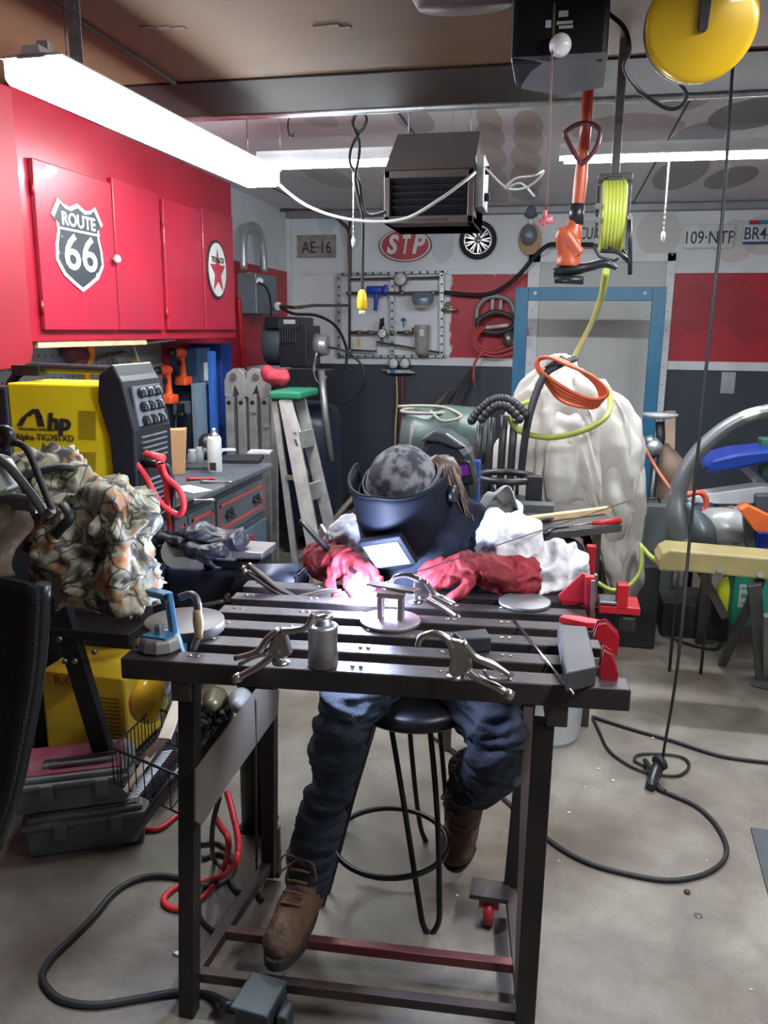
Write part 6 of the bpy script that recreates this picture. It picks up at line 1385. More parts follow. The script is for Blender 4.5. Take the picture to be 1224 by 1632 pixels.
stick(at(262, 1178, 1.6), at(288, 1110, 1.7), .03, .006, mat('raw_wood', (.6, .5, .36)), 'splintered_board', 'short splintered pale board in the basket beside the table leg')
stick(at(235, 1205, 1.62), at(296, 1140, 1.7), .014, .014, mat('brown_rod', (.13, .07, .05), .5), 'brown_rod', 'brown rod lying slanted across the wire basket')
x = MB(); x.tube([at(210, 1335, 1.5), at(262, 1262, 1.52), at(290, 1225, 1.55)], .011, 12); tag(x.build('steel_tube', mat('tube_grey', (.12, .11, .11), .4, .6)), 'grey steel tube slanting below the wire basket towards the floor', 'steel tube')
o = thing('wire_brush', at(240, 1250, 1.6), label='wire brush with pale bristles lying inside the wire basket', cat='brush')
a, b_ = at(215, 1262, 1.6), at(268, 1190, 1.68); d_ = b_-a
x = MB(); x.bar(a+V((.025, 0, -.01)), b_+V((.025, 0, -.01)), .03, .014); x.build('back', black, o)
for k in range(22): c_ = a.lerp(b_, k/21)+V((.018, -.014, .0)); x = MB(); x.cyl(c_, c_+V((-.018, -.022, .004)), .0016, seg=5); x.build('bristle', mat('bristle_white', (.6, .6, .58), .5), o)
# junk behind the plate: angle grinder, hoses, tools in a second bin
for k, (px, py, r_, m_, nm, lb) in enumerate(((345, 1112, .03, mat('khaki_metal', (.16, .14, .07), .4, .4), 'grinder_head', 'khaki round fitting under the left side of the table top'),
        (385, 1112, .028, mat('bottle_clear', (.3, .3, .28), .25), 'clear_bottle', 'small clear bottle lying under the table top near the plate'))):
    q = at(px, py, 1.8); x = MB(); x.lathe([(0, 0), (r_, 0), (r_*1.1, .02), (r_*.6, .05), (r_*.55, .07), (0, .07)], frame(q, (1, .2, 0), (-.3, -1, .1)), seg=18); tag(x.build(nm, m_), lb, 'fitting')
x = MB(); x.tube([at(335, 1170, 1.75), at(352, 1140, 1.78), at(375, 1105, 1.8)], [.008, .012, .006], 8, n=4); tag(x.build('hose_nozzle', steel), 'steel pipe nozzle pointing up behind the bare plate', 'nozzle')
for k in range(5):
    a_ = k*1.3
    cable('black_cable', [at(322+8*k, 1190-14*k, 1.72), at(335+6*k, 1150+6*sin(a_), 1.75), at(318+10*k, 1130+6*cos(a_), 1.78), at(345+6*k, 1115, 1.8), at(325+9*k, 1210-12*k, 1.78)], .006, rubber, 'dark tangled cable bunched behind the steel plate', group='tangled cables behind the plate')
x = MB(); x.box(at(335, 1190, 1.88), (.09, .14, .2)); tag(x.build('dark_bin', mat('bin_black', (.015, .015, .018), .6), bevel=.008), 'dark bin between the front and back left legs of the table', 'bin')
x = MB()
for k in range(7): x.tube([at(262+3*k, 1110-4*k, 1.75+.02*k), at(275+2*k, 1085+2*k, 1.77), at(268+4*k, 1070, 1.8)], .006, 6, n=3)
tag(x.build('plastic_wrap', mat('crinkled_wrap', (.45, .45, .45), .2, .2)), 'crinkled silvery wrap beside the table leg above the yellow drum', 'plastic wrap')
# hoses on the floor
ro = mat('red_floor_hose', (.68, .03, .03), .45)
def G(px, py, z=.008): return atz(px, py, z)
cable('red_hose', [at(362, 1262, 1.78), at(372, 1300, 1.74), at(380, 1345, 1.7), at(372, 1380, 1.68), G(345, 1400, .02), G(290, 1410), G(262, 1430), G(270, 1446), G(300, 1447), G(335, 1418), G(358, 1380, .02), at(364, 1340, 1.75), at(352, 1318, 1.8), at(345, 1305, 1.85)], .0085, ro, 'red hose looping on the floor under the left side of the table', 'hose')
cable('red_hose', [G(228, 1322), G(255, 1320), G(282, 1300), G(300, 1292), G(315, 1285)], .0085, ro, 'short run of red hose on the floor beside the toolboxes', 'hose')
cable('black_floor_cable', [G(365, 1600, .04), G(330, 1585), G(280, 1582), G(220, 1592), G(150, 1602), G(95, 1592), G(68, 1560), G(80, 1530), G(110, 1500), G(150, 1460), G(185, 1420), G(230, 1398), G(280, 1398), G(330, 1412), G(362, 1400), G(372, 1375), G(350, 1360), G(322, 1368)], .0085, mat('dark_cable', (.03, .033, .035), .5), 'thick black pedal cable making a wide loop on the floor at lower left', 'cable', n=10)
cable('black_hose', [at(350, 1270, 1.78), at(340, 1310, 1.78), at(338, 1350, 1.78), G(342, 1372), G(360, 1390), G(378, 1420), G(405, 1418), G(418, 1435)], .007, mat('dark_cable', (.03, .033, .035)), 'black hose dropping from behind the plate to the floor', 'hose')
cable('extension_cable', [G(318, 1345), G(350, 1345), G(375, 1375), G(360, 1402), G(325, 1410), G(318, 1455), G(335, 1480), G(370, 1492), G(395, 1490)], .0055, rubber, 'black cord curling on the floor near the back left table leg', 'cord')
# pedal
q = V((-.575, 1.415, .09)); o = thing('foot_pedal', (q.x, q.y, .0), label='grey metal pedal box on the floor in front of the left boot', cat='pedal')
pg_ = mat('pedal_grey', (.04, .052, .055), .45, .3)
x = MB(); x.box((0, 0, .045), (.085, .1, .09), T(q.x+.01, q.y-.0, .0) @ R(-6), .97); x.build('body', pg_, o, bevel=.006)
x = MB(); x.box((0, 0, .095), (.088, .106, .01), T(q.x+.01, q.y-.01, .0) @ R(-6)); x.build('top_plate', pg_, o, bevel=.004)
x = MB(); x.box((.058, .0, .045), (.025, .05, .055), T(q.x+.01, q.y-.01, 0)); x.build('side_latch', pg_, o, bevel=.004)
x = MB(); x.cyl((q.x-.05, q.y, .04), (q.x-.085, q.y+.0, .04), .013); x.build('cable_gland', black, o)
x = MB(); x.ball((q.x+.02, q.y-.052, .03), .007); x.build('screw', steel, o)

# ================================================================== RIGHT SIDE FLOOR
cb2 = rubber
cable('extension_cable', [G(700, 1180), G(740, 1215), G(800, 1270), G(870, 1335), G(930, 1372), G(1000, 1393), G(1070, 1403), G(1130, 1390), G(1158, 1360), G(1145, 1320), G(1110, 1285), G(1060, 1262), G(1048, 1250)], .007, cb2, 'black extension cord sweeping across the right side of the floor', 'cord', n=10)
cable('extension_cable', [G(944, 1142), G(955, 1165), G(970, 1195), G(1000, 1218), G(1035, 1232), G(1080, 1236), G(1098, 1222), G(1090, 1208), G(1060, 1202), G(1020, 1202), G(1012, 1212), G(1030, 1222)], .005, cb2, 'thin black cord with a small loop around the plug', 'cord', n=8)
cable('extension_cable', [G(944, 1142), G(1000, 1160), G(1070, 1180), G(1150, 1205), G(1240, 1217)], .0065, cb2, 'black cord running right from behind the table to the picture edge', 'cord')
cable('extension_cable', [G(690, 1175), G(720, 1195), G(750, 1215)], .006, cb2, 'short piece of black cord behind the stool', 'cord')
o = thing('plug_connector', G(1045, 1235), label='bulky black plug connector lying on the floor under the hanging cord', cat='plug')
x = MB(); x.tube([G(1036, 1256, .015), G(1045, 1230, .035), G(1054, 1212, .06)], [.016, .022, .018], 12, n=3); x.build('body', black, o)
x = MB(); x.tube([G(1048, 1218, .055), G(1055, 1214, .06)], .028, 12); x.build('collar', rubber, o)
x = MB(); x.tube([G(1028, 1212, .02), G(1035, 1222, .03), G(1044, 1230, .03)], .009, 8); x.tube([G(1040, 1250, .012), G(1060, 1262, .01)], .009, 8); x.build('plug_end', rubber, o)
# floor mat
a = [G(1196, 1322, 0), G(1290, 1335, 0), G(1320, 1440, 0), G(1224, 1428, 0)]
x = MB(); x._add([(p.x, p.y, .0005) for p in a]+[(p.x, p.y, .008) for p in a], [(3, 2, 1, 0), (4, 5, 6, 7), (0, 1, 5, 4), (1, 2, 6, 5), (2, 3, 7, 6), (3, 0, 4, 7)], None, False); tag(x.build('floor_mat', mat('slate_mat', (.06, .07, .08), .6)), 'slate grey mat on the floor at the right edge', 'floor mat')
# crumbs and bolt on the floor
crumb = mat('white_crumb', (.7, .7, .66), .7)
for k, (px, py, r_) in enumerate(((954, 1226, .006), (977, 1245, .007), (1040, 1177, .006), (907, 1296, .006), (933, 1255, .004), (728, 1428, .005), (1197, 1578, .004), (283, 1522, .011), (1126, 1372, .003), (890, 1372, .003))):
    q = G(px, py, 0); x = MB(); x.ball((q.x, q.y, r_*.45), (r_, r_*.7, r_*.45), seg=8, rings=5); x.rough(.0015, 60, k)
    tag(x.build('crumb', crumb), 'small white crumb of debris lying on the concrete floor', 'debris', 'white crumbs scattered on the floor')
q = G(1095, 1423, 0); x = MB(); x.lathe([(0, 0), (.009, 0), (.009, .006), (.004, .009), (0, .009)], T(*q), seg=8); tag(x.build('nut', mat('rust', (.08, .04, .03))), 'small rusty nut on the floor at lower right', 'nut')
q = G(1113, 1460, 0); x = MB(); x.lathe([(0, 0), (.011, 0), (.011, .002), (0, .002)], T(*q), seg=14); tag(x.build('washer', mat('dull_washer', (.16, .16, .15), .5, .4)), 'flat grey washer on the floor below the rusty nut', 'washer')
# white bucket
q = atz(868, 1190, 0); o = thing('plastic_bucket', (q.x, q.y+.11, 0), label='white plastic bucket on the floor behind the right table leg', cat='bucket')
x = MB(); x.lathe([(0, 0), (.118, 0), (.128, .02), (.145, .33), (.155, .335), (.155, .35), (.14, .352), (.122, .02), (0, .014)], T(q.x, q.y+.11, 0), seg=36); x.build('pail', mat('bucket_white', (.72, .76, .8), .35), o)
x = MB(); x.tube([(q.x-.155, q.y+.11, .33), (q.x-.1, q.y-.03, .22), (q.x+.1, q.y-.03, .22), (q.x+.155, q.y+.11, .33)], .003, n=5); x.build('handle', steel, o)

# ================================================================== BEHIND THE WELDER
# work cart with clutter
Z2 = at(930, 835, 2.75).z; Yt = 2.8
a = atz(990, 838, Z2); 
x0 = at(700, 820, 2.8).x; x1 = a.x
o = thing('work_stand', ((x0+x1)/2, 3.05, 0), label='dark steel work stand behind the welder, its top strewn with tools', cat='work stand')
x = MB(); P = [atz(px, py, Z2) for px, py in ((870, 850), (992, 836), (940, 805), (700, 790), (690, 830))]
x.prism([(p.x, p.y) for p in P], Z2-.025, Z2); x.build('top', mat('stand_top', (.06, .058, .06), .45, .4, col2=(.09, .085, .08)), o, bevel=.002)
for (px, py) in ((955, 812), (720, 830), (735, 800), (900, 805)):
    p = atz(px, py, Z2); x = MB(); x.bbox((p.x-.015, p.y-.005+.02, 0), (p.x+.015, p.y+.045, Z2-.025)); x.build('leg', darksteel, o)
def bt(px, py, dz=0): return atz(px, py, Z2+dz)
stick(bt(812, 832, .012), bt(970, 812, .012), .028, .02, mat('pine_strip', (.6, .42, .24), .6, col2=(.5, .34, .2), scale=15), 'wooden_batten', 'long pale wooden slat lying across the work stand')
o = thing('screwdriver', bt(960, 833), label='red-handled screwdriver at the right end of the work stand', cat='screwdriver')
x = MB(); x.tube([bt(945, 834, .012), bt(988, 830, .012)], [.007, .011], 10); x.build('handle', red, o); x = MB(); x.cyl(bt(945, 834, .012), bt(912, 838, .01), .003); x.build('blade', steel, o)
for k, (p, q, lb) in enumerate((((862, 846), (905, 840), 'black pliers lying at the front of the work stand'), ((835, 838), (880, 826), 'dark tool lying behind the black pliers'))):
    x = MB(); x.tube([bt(*p, .012), bt((p[0]+q[0])/2, (p[1]+q[1])/2-2, .016), bt(*q, .012)], [.006, .012, .007], 8, n=3, ra=.6); x.tube([bt(p[0]+4, p[1]+5, .012), bt((p[0]+q[0])/2, (p[1]+q[1])/2-2, .016)], [.006, .01], 8, ra=.6); tag(x.build('pliers', black), lb, 'pliers')
x = MB(); q = bt(850, 812); x.box(q+V((0, 0, .02)), (.14, .09, .005)); x.box(q+V((0, -.045, .012)), (.14, .004, .03)); x.box(q+V((0.07, 0, .012)), (.004, .09, .03)); tag(x.build('steel_bracket', mat('bracket_steel', (.13, .14, .15), .4, .5), bevel=.001), 'bent grey steel bracket on the back of the work stand', 'bracket')
q = bt(797, 818); x = MB(); x.sheet(lambda u, v: q+V((-.08+.16*u, -.02+.05*v, .01+.09*max(0, sin(pi*u))*(1-v*.6)+.02*sin(11*u+5*v))), 14, 8, .003)
tag(x.build('white_rag', mat('rag_white', (.68, .68, .68), .8)), 'crumpled white rag on the work stand beside the welder', 'rag')
# round clamp ring fixture
q = at(806, 760, 3.1); o = thing('ring_fixture', (q.x, 3.1, Z2), label='dark round metal ring fixture standing behind the welder at right', cat='fixture')
rgm = mat('dark_iron', (.04, .04, .045), .42, .5)
for z_ in (q.z-.1, q.z): x = MB(); x.tube([(q.x+.11*cos(t*pi/18), 3.1+.11*sin(t*pi/18), z_) for t in range(36)], .013, 8, closed=True); x.build('ring', rgm, o)
x = MB(); x.bbox((q.x+.08, 3.02, q.z-.12), (q.x+.14, 3.06, q.z+.02)); x.build('clamp_lug', rgm, o, bevel=.004)
x = MB(); x.lathe([(0, 0), (.1, 0), (.1, q.z-.11-Z2), (0, q.z-.11-Z2)], T(q.x, 3.1, Z2+.001), seg=28); x.build('base', rgm, o)
for k in range(5): a_ = k*1.2; x = MB(); x.cyl((q.x+.11*cos(a_), 3.1+.11*sin(a_), q.z-.1), (q.x+.11*cos(a_), 3.1+.11*sin(a_), q.z), .007); x.build('spacer', rgm, o)
# second welding helmet
q = at(712, 742, 2.75); o = thing('spare_welding_helmet', (q.x, q.y, at(712, 800, 2.75).z), label='black welding helmet with a purple lens sitting behind the welder', cat='welding helmet')
Ms = Matrix(((1, 0, 0, 0), (0, 0, 1, 2.66), (0, 1, 0, 0), (0, 0, 0, 1)))
def hp(pts): return [(at(px, py, 2.66).x, at(px, py, 2.66).z) for px, py in pts]
x = MB(); x.prism(hp([(660, 760), (664, 722), (676, 702), (694, 692), (716, 694), (738, 706), (750, 722), (757, 760), (764, 798), (715, 806), (675, 800)]), 0, .2, Ms, .86); x.build('shell', mat('helmet_black', (.02, .024, .032), .35, coat=.3), o, bevel=.025)
x = MB(); x.prism(hp([(718, 728), (749, 735), (757, 768), (722, 772)]), -.012, .02, Ms); w_ = x.build('window_frame', black, o, bevel=.004)
x = MB(); x.prism(hp([(730, 741), (746, 740), (749, 756), (731, 758)]), -.016, -.01, Ms); x.build('lens', mat('purple_lens', (.25, .04, .38), .1, .4), o)
x = MB(); x.prism(hp([(668, 702), (692, 686), (712, 690), (744, 712), (730, 716), (700, 705)]), -.01, .12, Ms); x.build('ridge', mat('helmet_grey', (.05, .06, .07), .35), o, bevel=.008)
x = MB(); p = at(752, 775, 2.85); x.bbox((p.x-.025, 2.85, .0), (p.x+.025, 2.9, at(752, 735, 2.85).z)); tag(x.build('blue_post', mat('post_blue', (.02, .07, .3), .4), bevel=.003), 'blue upright post right of the spare helmet', 'post')
# green cylinder on its side
a = at(668, 682, 3.7); o = thing('green_tank', at(705, 760, 3.7), label='dull green tank with a rolled rim behind the spare helmet', cat='tank')
gt = mat('tank_green', (.06, .09, .08), .45, .2, col2=(.08, .11, .1))
p = at(712, 700, 3.75); x = MB(); x.lathe([(0, -.22), (.1, -.21), (.15, -.15), (.16, 0), (.15, .13), (.1, .19), (0, .2)], frame(p, (0, 0, 1), (1, .2, 0)), seg=32); x.build('shell', gt, o)
x = MB(); x.tube([p+V((-.1+.11*cos(t*pi/16), -.02+.12*sin(t*pi/16), .13)) for t in range(32)], .008, 8, closed=True); x.build('rim', mat('rim_tan', (.3, .27, .25), .5), o)
for s in (-1, 1): MB().bbox((p.x+s*.12-.02, p.y-.08, 0), (p.x+s*.12+.02, p.y+.08, p.z-.14)).build('foot', darksteel, o)
cable('tan_strap', [p+V((-.22, -.05, .15)), p+V((-.1, -.1, .16)), p+V((0, -.06, .15)), p+V((.08, -.12, .12)), p+V((.0, -.15, .1)), p+V((-.06, -.12, .14))], .007, mat('strap_tan', (.3, .27, .22), .6), 'tan cord tangled on top of the green tank', 'cord')
x = MB(); x.tube([at(652, 745, 3.6), at(660, 672+5, 3.6)], .016, 8); tag(x.build('grey_stake', mat('stake_grey', (.13, .12, .12), .6)), 'grey stake standing left of the green tank', 'stake')
# rack of black flexible arms
o = thing('flexible_arm_stand', at(785, 780, 3.4), label='stand with black ribbed flexible arms bending over at the top', cat='arm stand')
for k, (px, tp) in enumerate(((764, 655), (782, 645), (802, 642), (818, 650))):
    x = MB(); x.tube([at(px-6, 790, 3.4), at(px-2, 720, 3.4), at(px+2, tp+20, 3.4)], .016, 10); x.build('tube', mat('tube_charcoal', (.06, .06, .065), .4, .4), o)
for k in range(19):
    t = k/18; q = at(752+85*t, 690-55*sin(pi*(t*.7+.12)) , 3.36); x = MB(); x.ball(q, (.02, .024, .02), seg=10, rings=6); x.build('bead', mat('bead_black', (.02, .02, .022), .5), o)
for k in range(10):
    t = k/9; q = at(768+60*t, 668-22*sin(pi*t), 3.32); MB().ball(q, .019, seg=10, rings=6).build('bead', MC['bead_black'], o)
x = MB(); x.bbox((at(758, 790, 3.4).x, 3.34, 0), (at(820, 790, 3.4).x, 3.46, at(790, 788, 3.4).z)); x.build('base', blk, o, bevel=.006)
# covered machine
Yk = 3.75
rows = [(572, 872, 906), (590, 866, 912), (612, 845, 950), (640, 828, 985), (668, 812, 1003), (700, 798, 1016), (740, 790, 1024), (772, 793, 1024), (800, 815, 1020), (840, 850, 1012), (880, 870, 1006), (915, 900, 1000), (938, 930, 985)]
rr_ = []
for (py, xa, xb) in rows:
    a = at(xa, py, Yk); b_ = at(xb, py, Yk); rr_.append(((a.x+b_.x)/2, (b_.x-a.x)/2, a.z))
def cov(u, v):
    a_ = 2*pi*u; ca = cos(a_); cut = .64+.36*max(0, min(1, max((ca-.22)/.16, (sin(a_)-.1)/.3)))
    v = v*cut; t = v*(len(rr_)-1); i = min(int(t), len(rr_)-2); f = t-i; cx, rx_, z = (rr_[i][k]*(1-f)+rr_[i+1][k]*f for k in range(3))
    a_ = 2*pi*u; amp = .012+.035*v
    fold = amp*(.6*sin(7*a_+3*v)+.5*sin(13*a_-5*v+2)+.8*noise.noise(V((cos(a_)*2.2, sin(a_)*2.2, v*3))))
    k = 1+fold/max(rx_, .1)*.9
    hem = .03*sin(5*a_)+.02*sin(11*a_) if v > .97*cut else 0
    return V((cx+rx_*cos(a_)*k, Yk+(rx_*.75)*sin(a_)*k, z+hem))
o = thing('dust_cover', (rr_[6][0], Yk, at(940, 938, Yk).z), label='large off-white cloth cover draped over a tall machine in front of the door', cat='dust cover')
cvm = mat('cover_cloth', (.5, .47, .43), .8, col2=(.44, .41, .38), scale=3, bump=.15, bscale=14)
x = MB(); x.sheet(cov, 110, 60, .004, closeu=True); x.build('cloth', cvm, o, folds=((.055, 3.1, (1.7, 1.7, .4), 1), (.018, 8, (1.4, 1.4, .45), 5), (.004, 20, (1, 1, 1), 2)))
x = MB(); x.lathe([(0, 0), (.06, 0), (.06, .03), (0, .035)], T(rr_[0][0], Yk, rr_[0][2]-.02), seg=20); x.build('top_cap', cvm, o, bevel=.006)
o2 = thing('covered_machine', (rr_[6][0], Yk, 0), label='dark machine with brown fittings standing under the off-white cover', cat='machine')
x = MB(); x.cyl((rr_[6][0]+.05, Yk, .0), (rr_[6][0]+.05, Yk, rr_[2][2]-.05), .09); x.build('column', blk, o2)
x = MB(); x.bbox((at(950, 950, 3.9).x, 3.9, 0), (at(1050, 950, 3.9).x, 4.2, at(1000, 900, 3.9).z)); x.build('base_box', mat('base_dark', (.02, .02, .022), .6), o2, bevel=.01)
for (px, py, r_) in ((865, 785, .05), (900, 790, .06), (915, 870, .05), (935, 900, .045)):
    x = MB(); x.ball(at(px, py, 3.58), (r_, r_*.7, r_*1.2)); x.rough(.02, 14, px); x.build('fitting', mat('brown_fitting', (.2, .12, .1), .5, col2=(.3, .24, .22)), o2)
cable('lime_coil', [at(842, 640, 3.55), at(822, 652, 3.45), at(815, 672, 3.4), at(835, 690, 3.38), at(880, 697, 3.35), at(930, 686, 3.35), at(965, 665, 3.4), at(973, 640, 3.5), at(968, 620, 3.6)], .012, mat('olive_hose', (.38, .42, .08), .4), 'olive green hose draped in a wide loop over the white cover', 'hose')
cable('lime_hose_tail', [at(1020, 868, 3.6), at(1035, 885, 3.55), at(1052, 898, 3.5)], .011, MC['olive_hose'], 'end of the olive hose running behind the yellow board', 'hose')
cable('lime_hose_bottom', [at(952, 928, 3.5), at(975, 940, 3.48), at(1000, 935, 3.5), at(1020, 910, 3.52), at(1022, 870, 3.55)], .009, MC['olive_hose'], 'olive hose curling around the bottom hem of the white cover', 'hose')
orc = mat('orange_cord', (.72, .13, .05), .45)
for k in range(5):
    c = [(858-1*k, 572+2*k), (862+2*k, 590+5*k), (895, 615+6*k), (935, 634+4*k), (962-2*k, 634+3*k), (968-3*k, 622+2*k), (945, 600+2*k), (905, 582-1*k), (875, 570)]
    cable('extension_cable', [at(px, py, 3.4+.015*k) for px, py in c], .0065, orc, 'turn of the orange extension cord hung on the cover top', 'cord', group='orange cord turns on the cover', closed=True, n=5)
x = MB(); x.tube([at(915, 572, 3.55), at(890, 582, 3.45), at(868, 598, 3.42), at(850, 640, 3.38), at(838, 690, 3.36), at(830, 760, 3.4)], .021, 10, n=6, ra=.6); x.tube([at(870, 588, 3.5), at(895, 570, 3.5), at(908, 578, 3.5)], .022, 10, ra=.5); tag(x.build('black_strap', mat('strap_charcoal', (.025, .027, .035), .6)), 'wide black strap running down the left side of the white cover', 'strap')
# red stand / jack beyond the table end
Yq = 2.6; o = thing('red_jack', at(985, 990, Yq), label='red painted steel jack on dark casters beyond the right end of the table', cat='jack')
def rbox(px0, py0, px1, py1, nm, th=.04, bv=.003, m=red):
    a = at(px0, py0, Yq); b_ = at(px1, py1, Yq); x = MB(); x.bbox((a.x, Yq, b_.z), (b_.x, Yq+th, a.z)); return x.build(nm, m, o, bevel=bv)
rbox(984, 932, 1000, 972, 'upright'); rbox(955, 965, 1020, 982, 'base', .12); rbox(955, 958, 985, 965, 'pad', .08, m=steel)
rbox(990, 983, 1012, 1008, 'caster', .05, .008, m=black); rbox(935, 870, 948, 915, 'red_post', .03, m=mat('dark_red_paint', (.3, .01, .02)))
rbox(936, 915, 950, 960, 'spindle', .025, m=steel)
x = MB(); x.bar(at(980, 975, Yq+.06), at(905, 968, Yq+.25), .02, .02); x.build('support_arm', blk, o)
x = MB(); p = at(905, 880, 2.7); x.lathe([(0, 0), (.05, 0), (.055, .02), (.03, .03), (0, .03)], frame(p, FX, FZ), seg=24); x.build('wheel', black, o)
# grey equipment case
a = at(1015, 802, 4.3); b_ = at(1072, 940, 4.3); o = thing('grey_case', ((a.x+b_.x)/2, 4.4, b_.z), label='tall dark grey hard case with a handle right of the white cover', cat='case')
x = MB(); x.bbox((a.x-.1, 4.3, b_.z-.3 if b_.z > .3 else 0), (b_.x, 4.45, a.z)); x.build('shell', mat('case_grey', (.09, .1, .1), .5), o, bevel=.015)
x = MB(); x.tube([at(1030, 802, 4.35), at(1032, 795, 4.35), at(1050, 795, 4.35), at(1052, 802, 4.35)], .008); x.build('handle', black, o)
# magnifier lamp
Ym = 4.6; o = thing('magnifier_stand', at(1050, 740, Ym), label='small stand with a clear round magnifier beside the blue frame', cat='magnifier')
x = MB(); x.lathe([(0, 0), (.045, 0), (.095, .02), (.095, .032), (0, .036)], T(*at(1051, 668, Ym)), seg=28); x.build('lens', mat('clear_lens', (.5, .52, .52), .15, alpha=.7), o)
x = MB(); x.tube([at(1052, 672, Ym), at(1053, 700, Ym), at(1048, 720, Ym)], .024, 10); x.build('neck', blk, o)
x = MB(); x.ball(at(1042, 712, Ym), .05); x.cyl(at(1042, 700, Ym), at(1030, 705, Ym), .03); x.build('joint', galv, o)
p = at(1045, 720, Ym); x = MB(); x.cyl((p.x, Ym, 0), (p.x, Ym, p.z), .02); x.cyl((p.x, Ym, 0), (p.x, Ym, .02), .12); x.build('post', blk, o)
x = MB(); a = at(1068, 655, 5.2); b_ = at(1075, 790, 5.0); x.bar(a, (b_.x, 5.0, 0), .06, .03, up=(0, -1, 0)); tag(x.build('wood_plank', mat('brown_plank', (.3, .2, .14), .6)), 'narrow brown plank leaning on the wall beside the blue frame', 'plank')
x = MB(); p = at(1065, 745, 4.7); x.tube([p+V((-.04, 0, .12)), p, p+V((.06, 0, -.2)), p+V((.08, 0, -.5))], [.05, .1, .11, .12], 16, n=4); x.rough(.03, 8); tag(x.build('brown_sack', mat('brown_cloth', (.14, .09, .06), .7, col2=(.2, .14, .1))), 'dark brown sack slumped below the magnifier', 'sack')
cable('orange_lead', [at(1028, 715, 4.2), at(1045, 745, 4.2), at(1072, 785, 4.15)], .009, mat('salmon_cord', (.55, .18, .12), .5), 'salmon cord slanting down right of the white cover')
# big curved tube (arch)
o = thing('curved_fender', at(1085, 880, 3.6), label='large curved grey metal arch sweeping up at the right edge', cat='fender')
x = MB(); x.tube([at(1100, 880, 3.6), at(1082, 830, 3.6), at(1082, 780, 3.6), at(1105, 730, 3.6), at(1145, 690, 3.6), at(1190, 664, 3.6), at(1250, 650, 3.6)], [.07, .07, .045, .04, .038, .036, .036], 18, n=8, ra=.8)
x.build('arch', mat('worn_grey_metal', (.17, .18, .19), .4, .5, col2=(.55, .52, .47), scale=3, lo=.52, hi=.56), o)
x = MB(); x.tube([at(1095, 800, 3.55), at(1118, 845, 3.55), at(1130, 885, 3.55)], [.02, .08, .05], 16, n=5, ra=.7); x.build('lower_panel', mat('panel_slate', (.09, .11, .12), .4, .4), o)
for px in (1084, 1136): p = at(px, 880, 3.65); x = MB(); x.cyl((p.x, 3.65, 0), (p.x, 3.65, p.z), .007); x.build('stand_leg', darksteel, o)
# back bench at right with clutter
Yg = 4.0; zb2 = at(1150, 700, Yg).z
zt2 = at(1150, 845, Yg).z
o = thing('clutter_table', (at(1180, 845, Yg).x, 4.2, 0), label='low dark table of parts against the wall at right', cat='table')
x = MB(); x.bbox((at(1120, 800, Yg).x, Yg, zt2-.03), (at(1300, 800, Yg).x+.2, Yg+.6, zt2)); x.build('top', darksteel, o)
for X_ in (at(1125, 800, Yg).x+.02, at(1290, 800, Yg).x): x = MB(); x.bbox((X_, Yg+.02, 0), (X_+.04, Yg+.06, zt2-.03)); x.build('leg', darksteel, o); x = MB(); x.bbox((X_, Yg+.52, 0), (X_+.04, Yg+.56, zt2-.03)); x.build('leg', darksteel, o)
def solid(nm, pts, Y, th, m, label, cat, bv=.006):
    P = [at(px, py, Y) for px, py in pts]; x = MB(); x.prism([(p.x, p.z) for p in P], 0, th, Matrix(((1, 0, 0, 0), (0, 0, 1, Y), (0, 1, 0, 0), (0, 0, 0, 1)))); return tag(x.build(nm, m, bevel=bv), label, cat)
solid('blue_cover', [(1122, 742), (1135, 732), (1175, 722), (1240, 715), (1240, 735), (1180, 748), (1140, 755), (1125, 752)], 3.9, .25, mat('vivid_blue', (.006, .035, .24), .35), 'vivid blue plastic panel lying on top of the clutter at right', 'panel', .02)
solid('white_shelf', [(1090, 792), (1215, 775), (1240, 778), (1240, 800), (1180, 804), (1095, 803)], 3.95, .12, mat('bright_white', (.75, .78, .8), .35), 'white shelf panel lying across the clutter at right', 'panel')
solid('white_board', [(1178, 745), (1190, 742), (1240, 785), (1240, 800), (1225, 795)], 4.15, .04, white, 'white slanted panel under the blue one', 'panel')
solid('dark_block_part', [(1205, 790), (1240, 788), (1240, 820), (1205, 822)], 3.9, .1, mat('slate_part', (.06, .06, .07), .5), 'slate coloured block at the right edge under the white shelf', 'block')
solid('orange_saw', [(1178, 812), (1192, 805), (1240, 828), (1240, 850), (1205, 848), (1195, 835)], 3.5, .08, mat('saw_orange', (.75, .15, .03), .42), 'orange saw body at the right edge of the clutter', 'saw')
solid('blue_box', [(1210, 850), (1250, 850), (1250, 892), (1210, 892)], 3.65, .12, mat('box_blue', (.01, .04, .45), .4), 'small bright blue box at the right edge', 'box', .003)
solid('green_fabric', [(1215, 700), (1250, 700), (1250, 760), (1215, 760)], 4.0, .1, mat('dark_green', (.02, .09, .06), .6), 'dark green object at the right edge beside the blue panel', 'cloth')
cable('red_handle_loop', [at(1092, 790, 3.85), at(1115, 785, 3.85), at(1125, 795, 3.85), at(1124, 812, 3.85), at(1118, 812, 3.85)], .013, mat('loop_red', (.6, .07, .03), .45), 'orange-red tubular handle under the white shelf', 'handle bar', n=5)
x = MB(); x.ball(at(1175, 838, 3.8), (.13, .12, .08)); x.rough(.07, 7); tag(x.build('plastic_bag', mat('clear_bag', (.35, .36, .36), .25, .2)), 'crumpled clear plastic bag in the clutter under the shelf', 'bag')
x = MB(); x.ball(at(1120, 830, 4.0), (.1, .1, .13)); x.rough(.03, 6); tag(x.build('navy_sack', mat('navy_cloth', (.015, .02, .06), .7)), 'navy cloth bundle behind the curved arch', 'cloth')
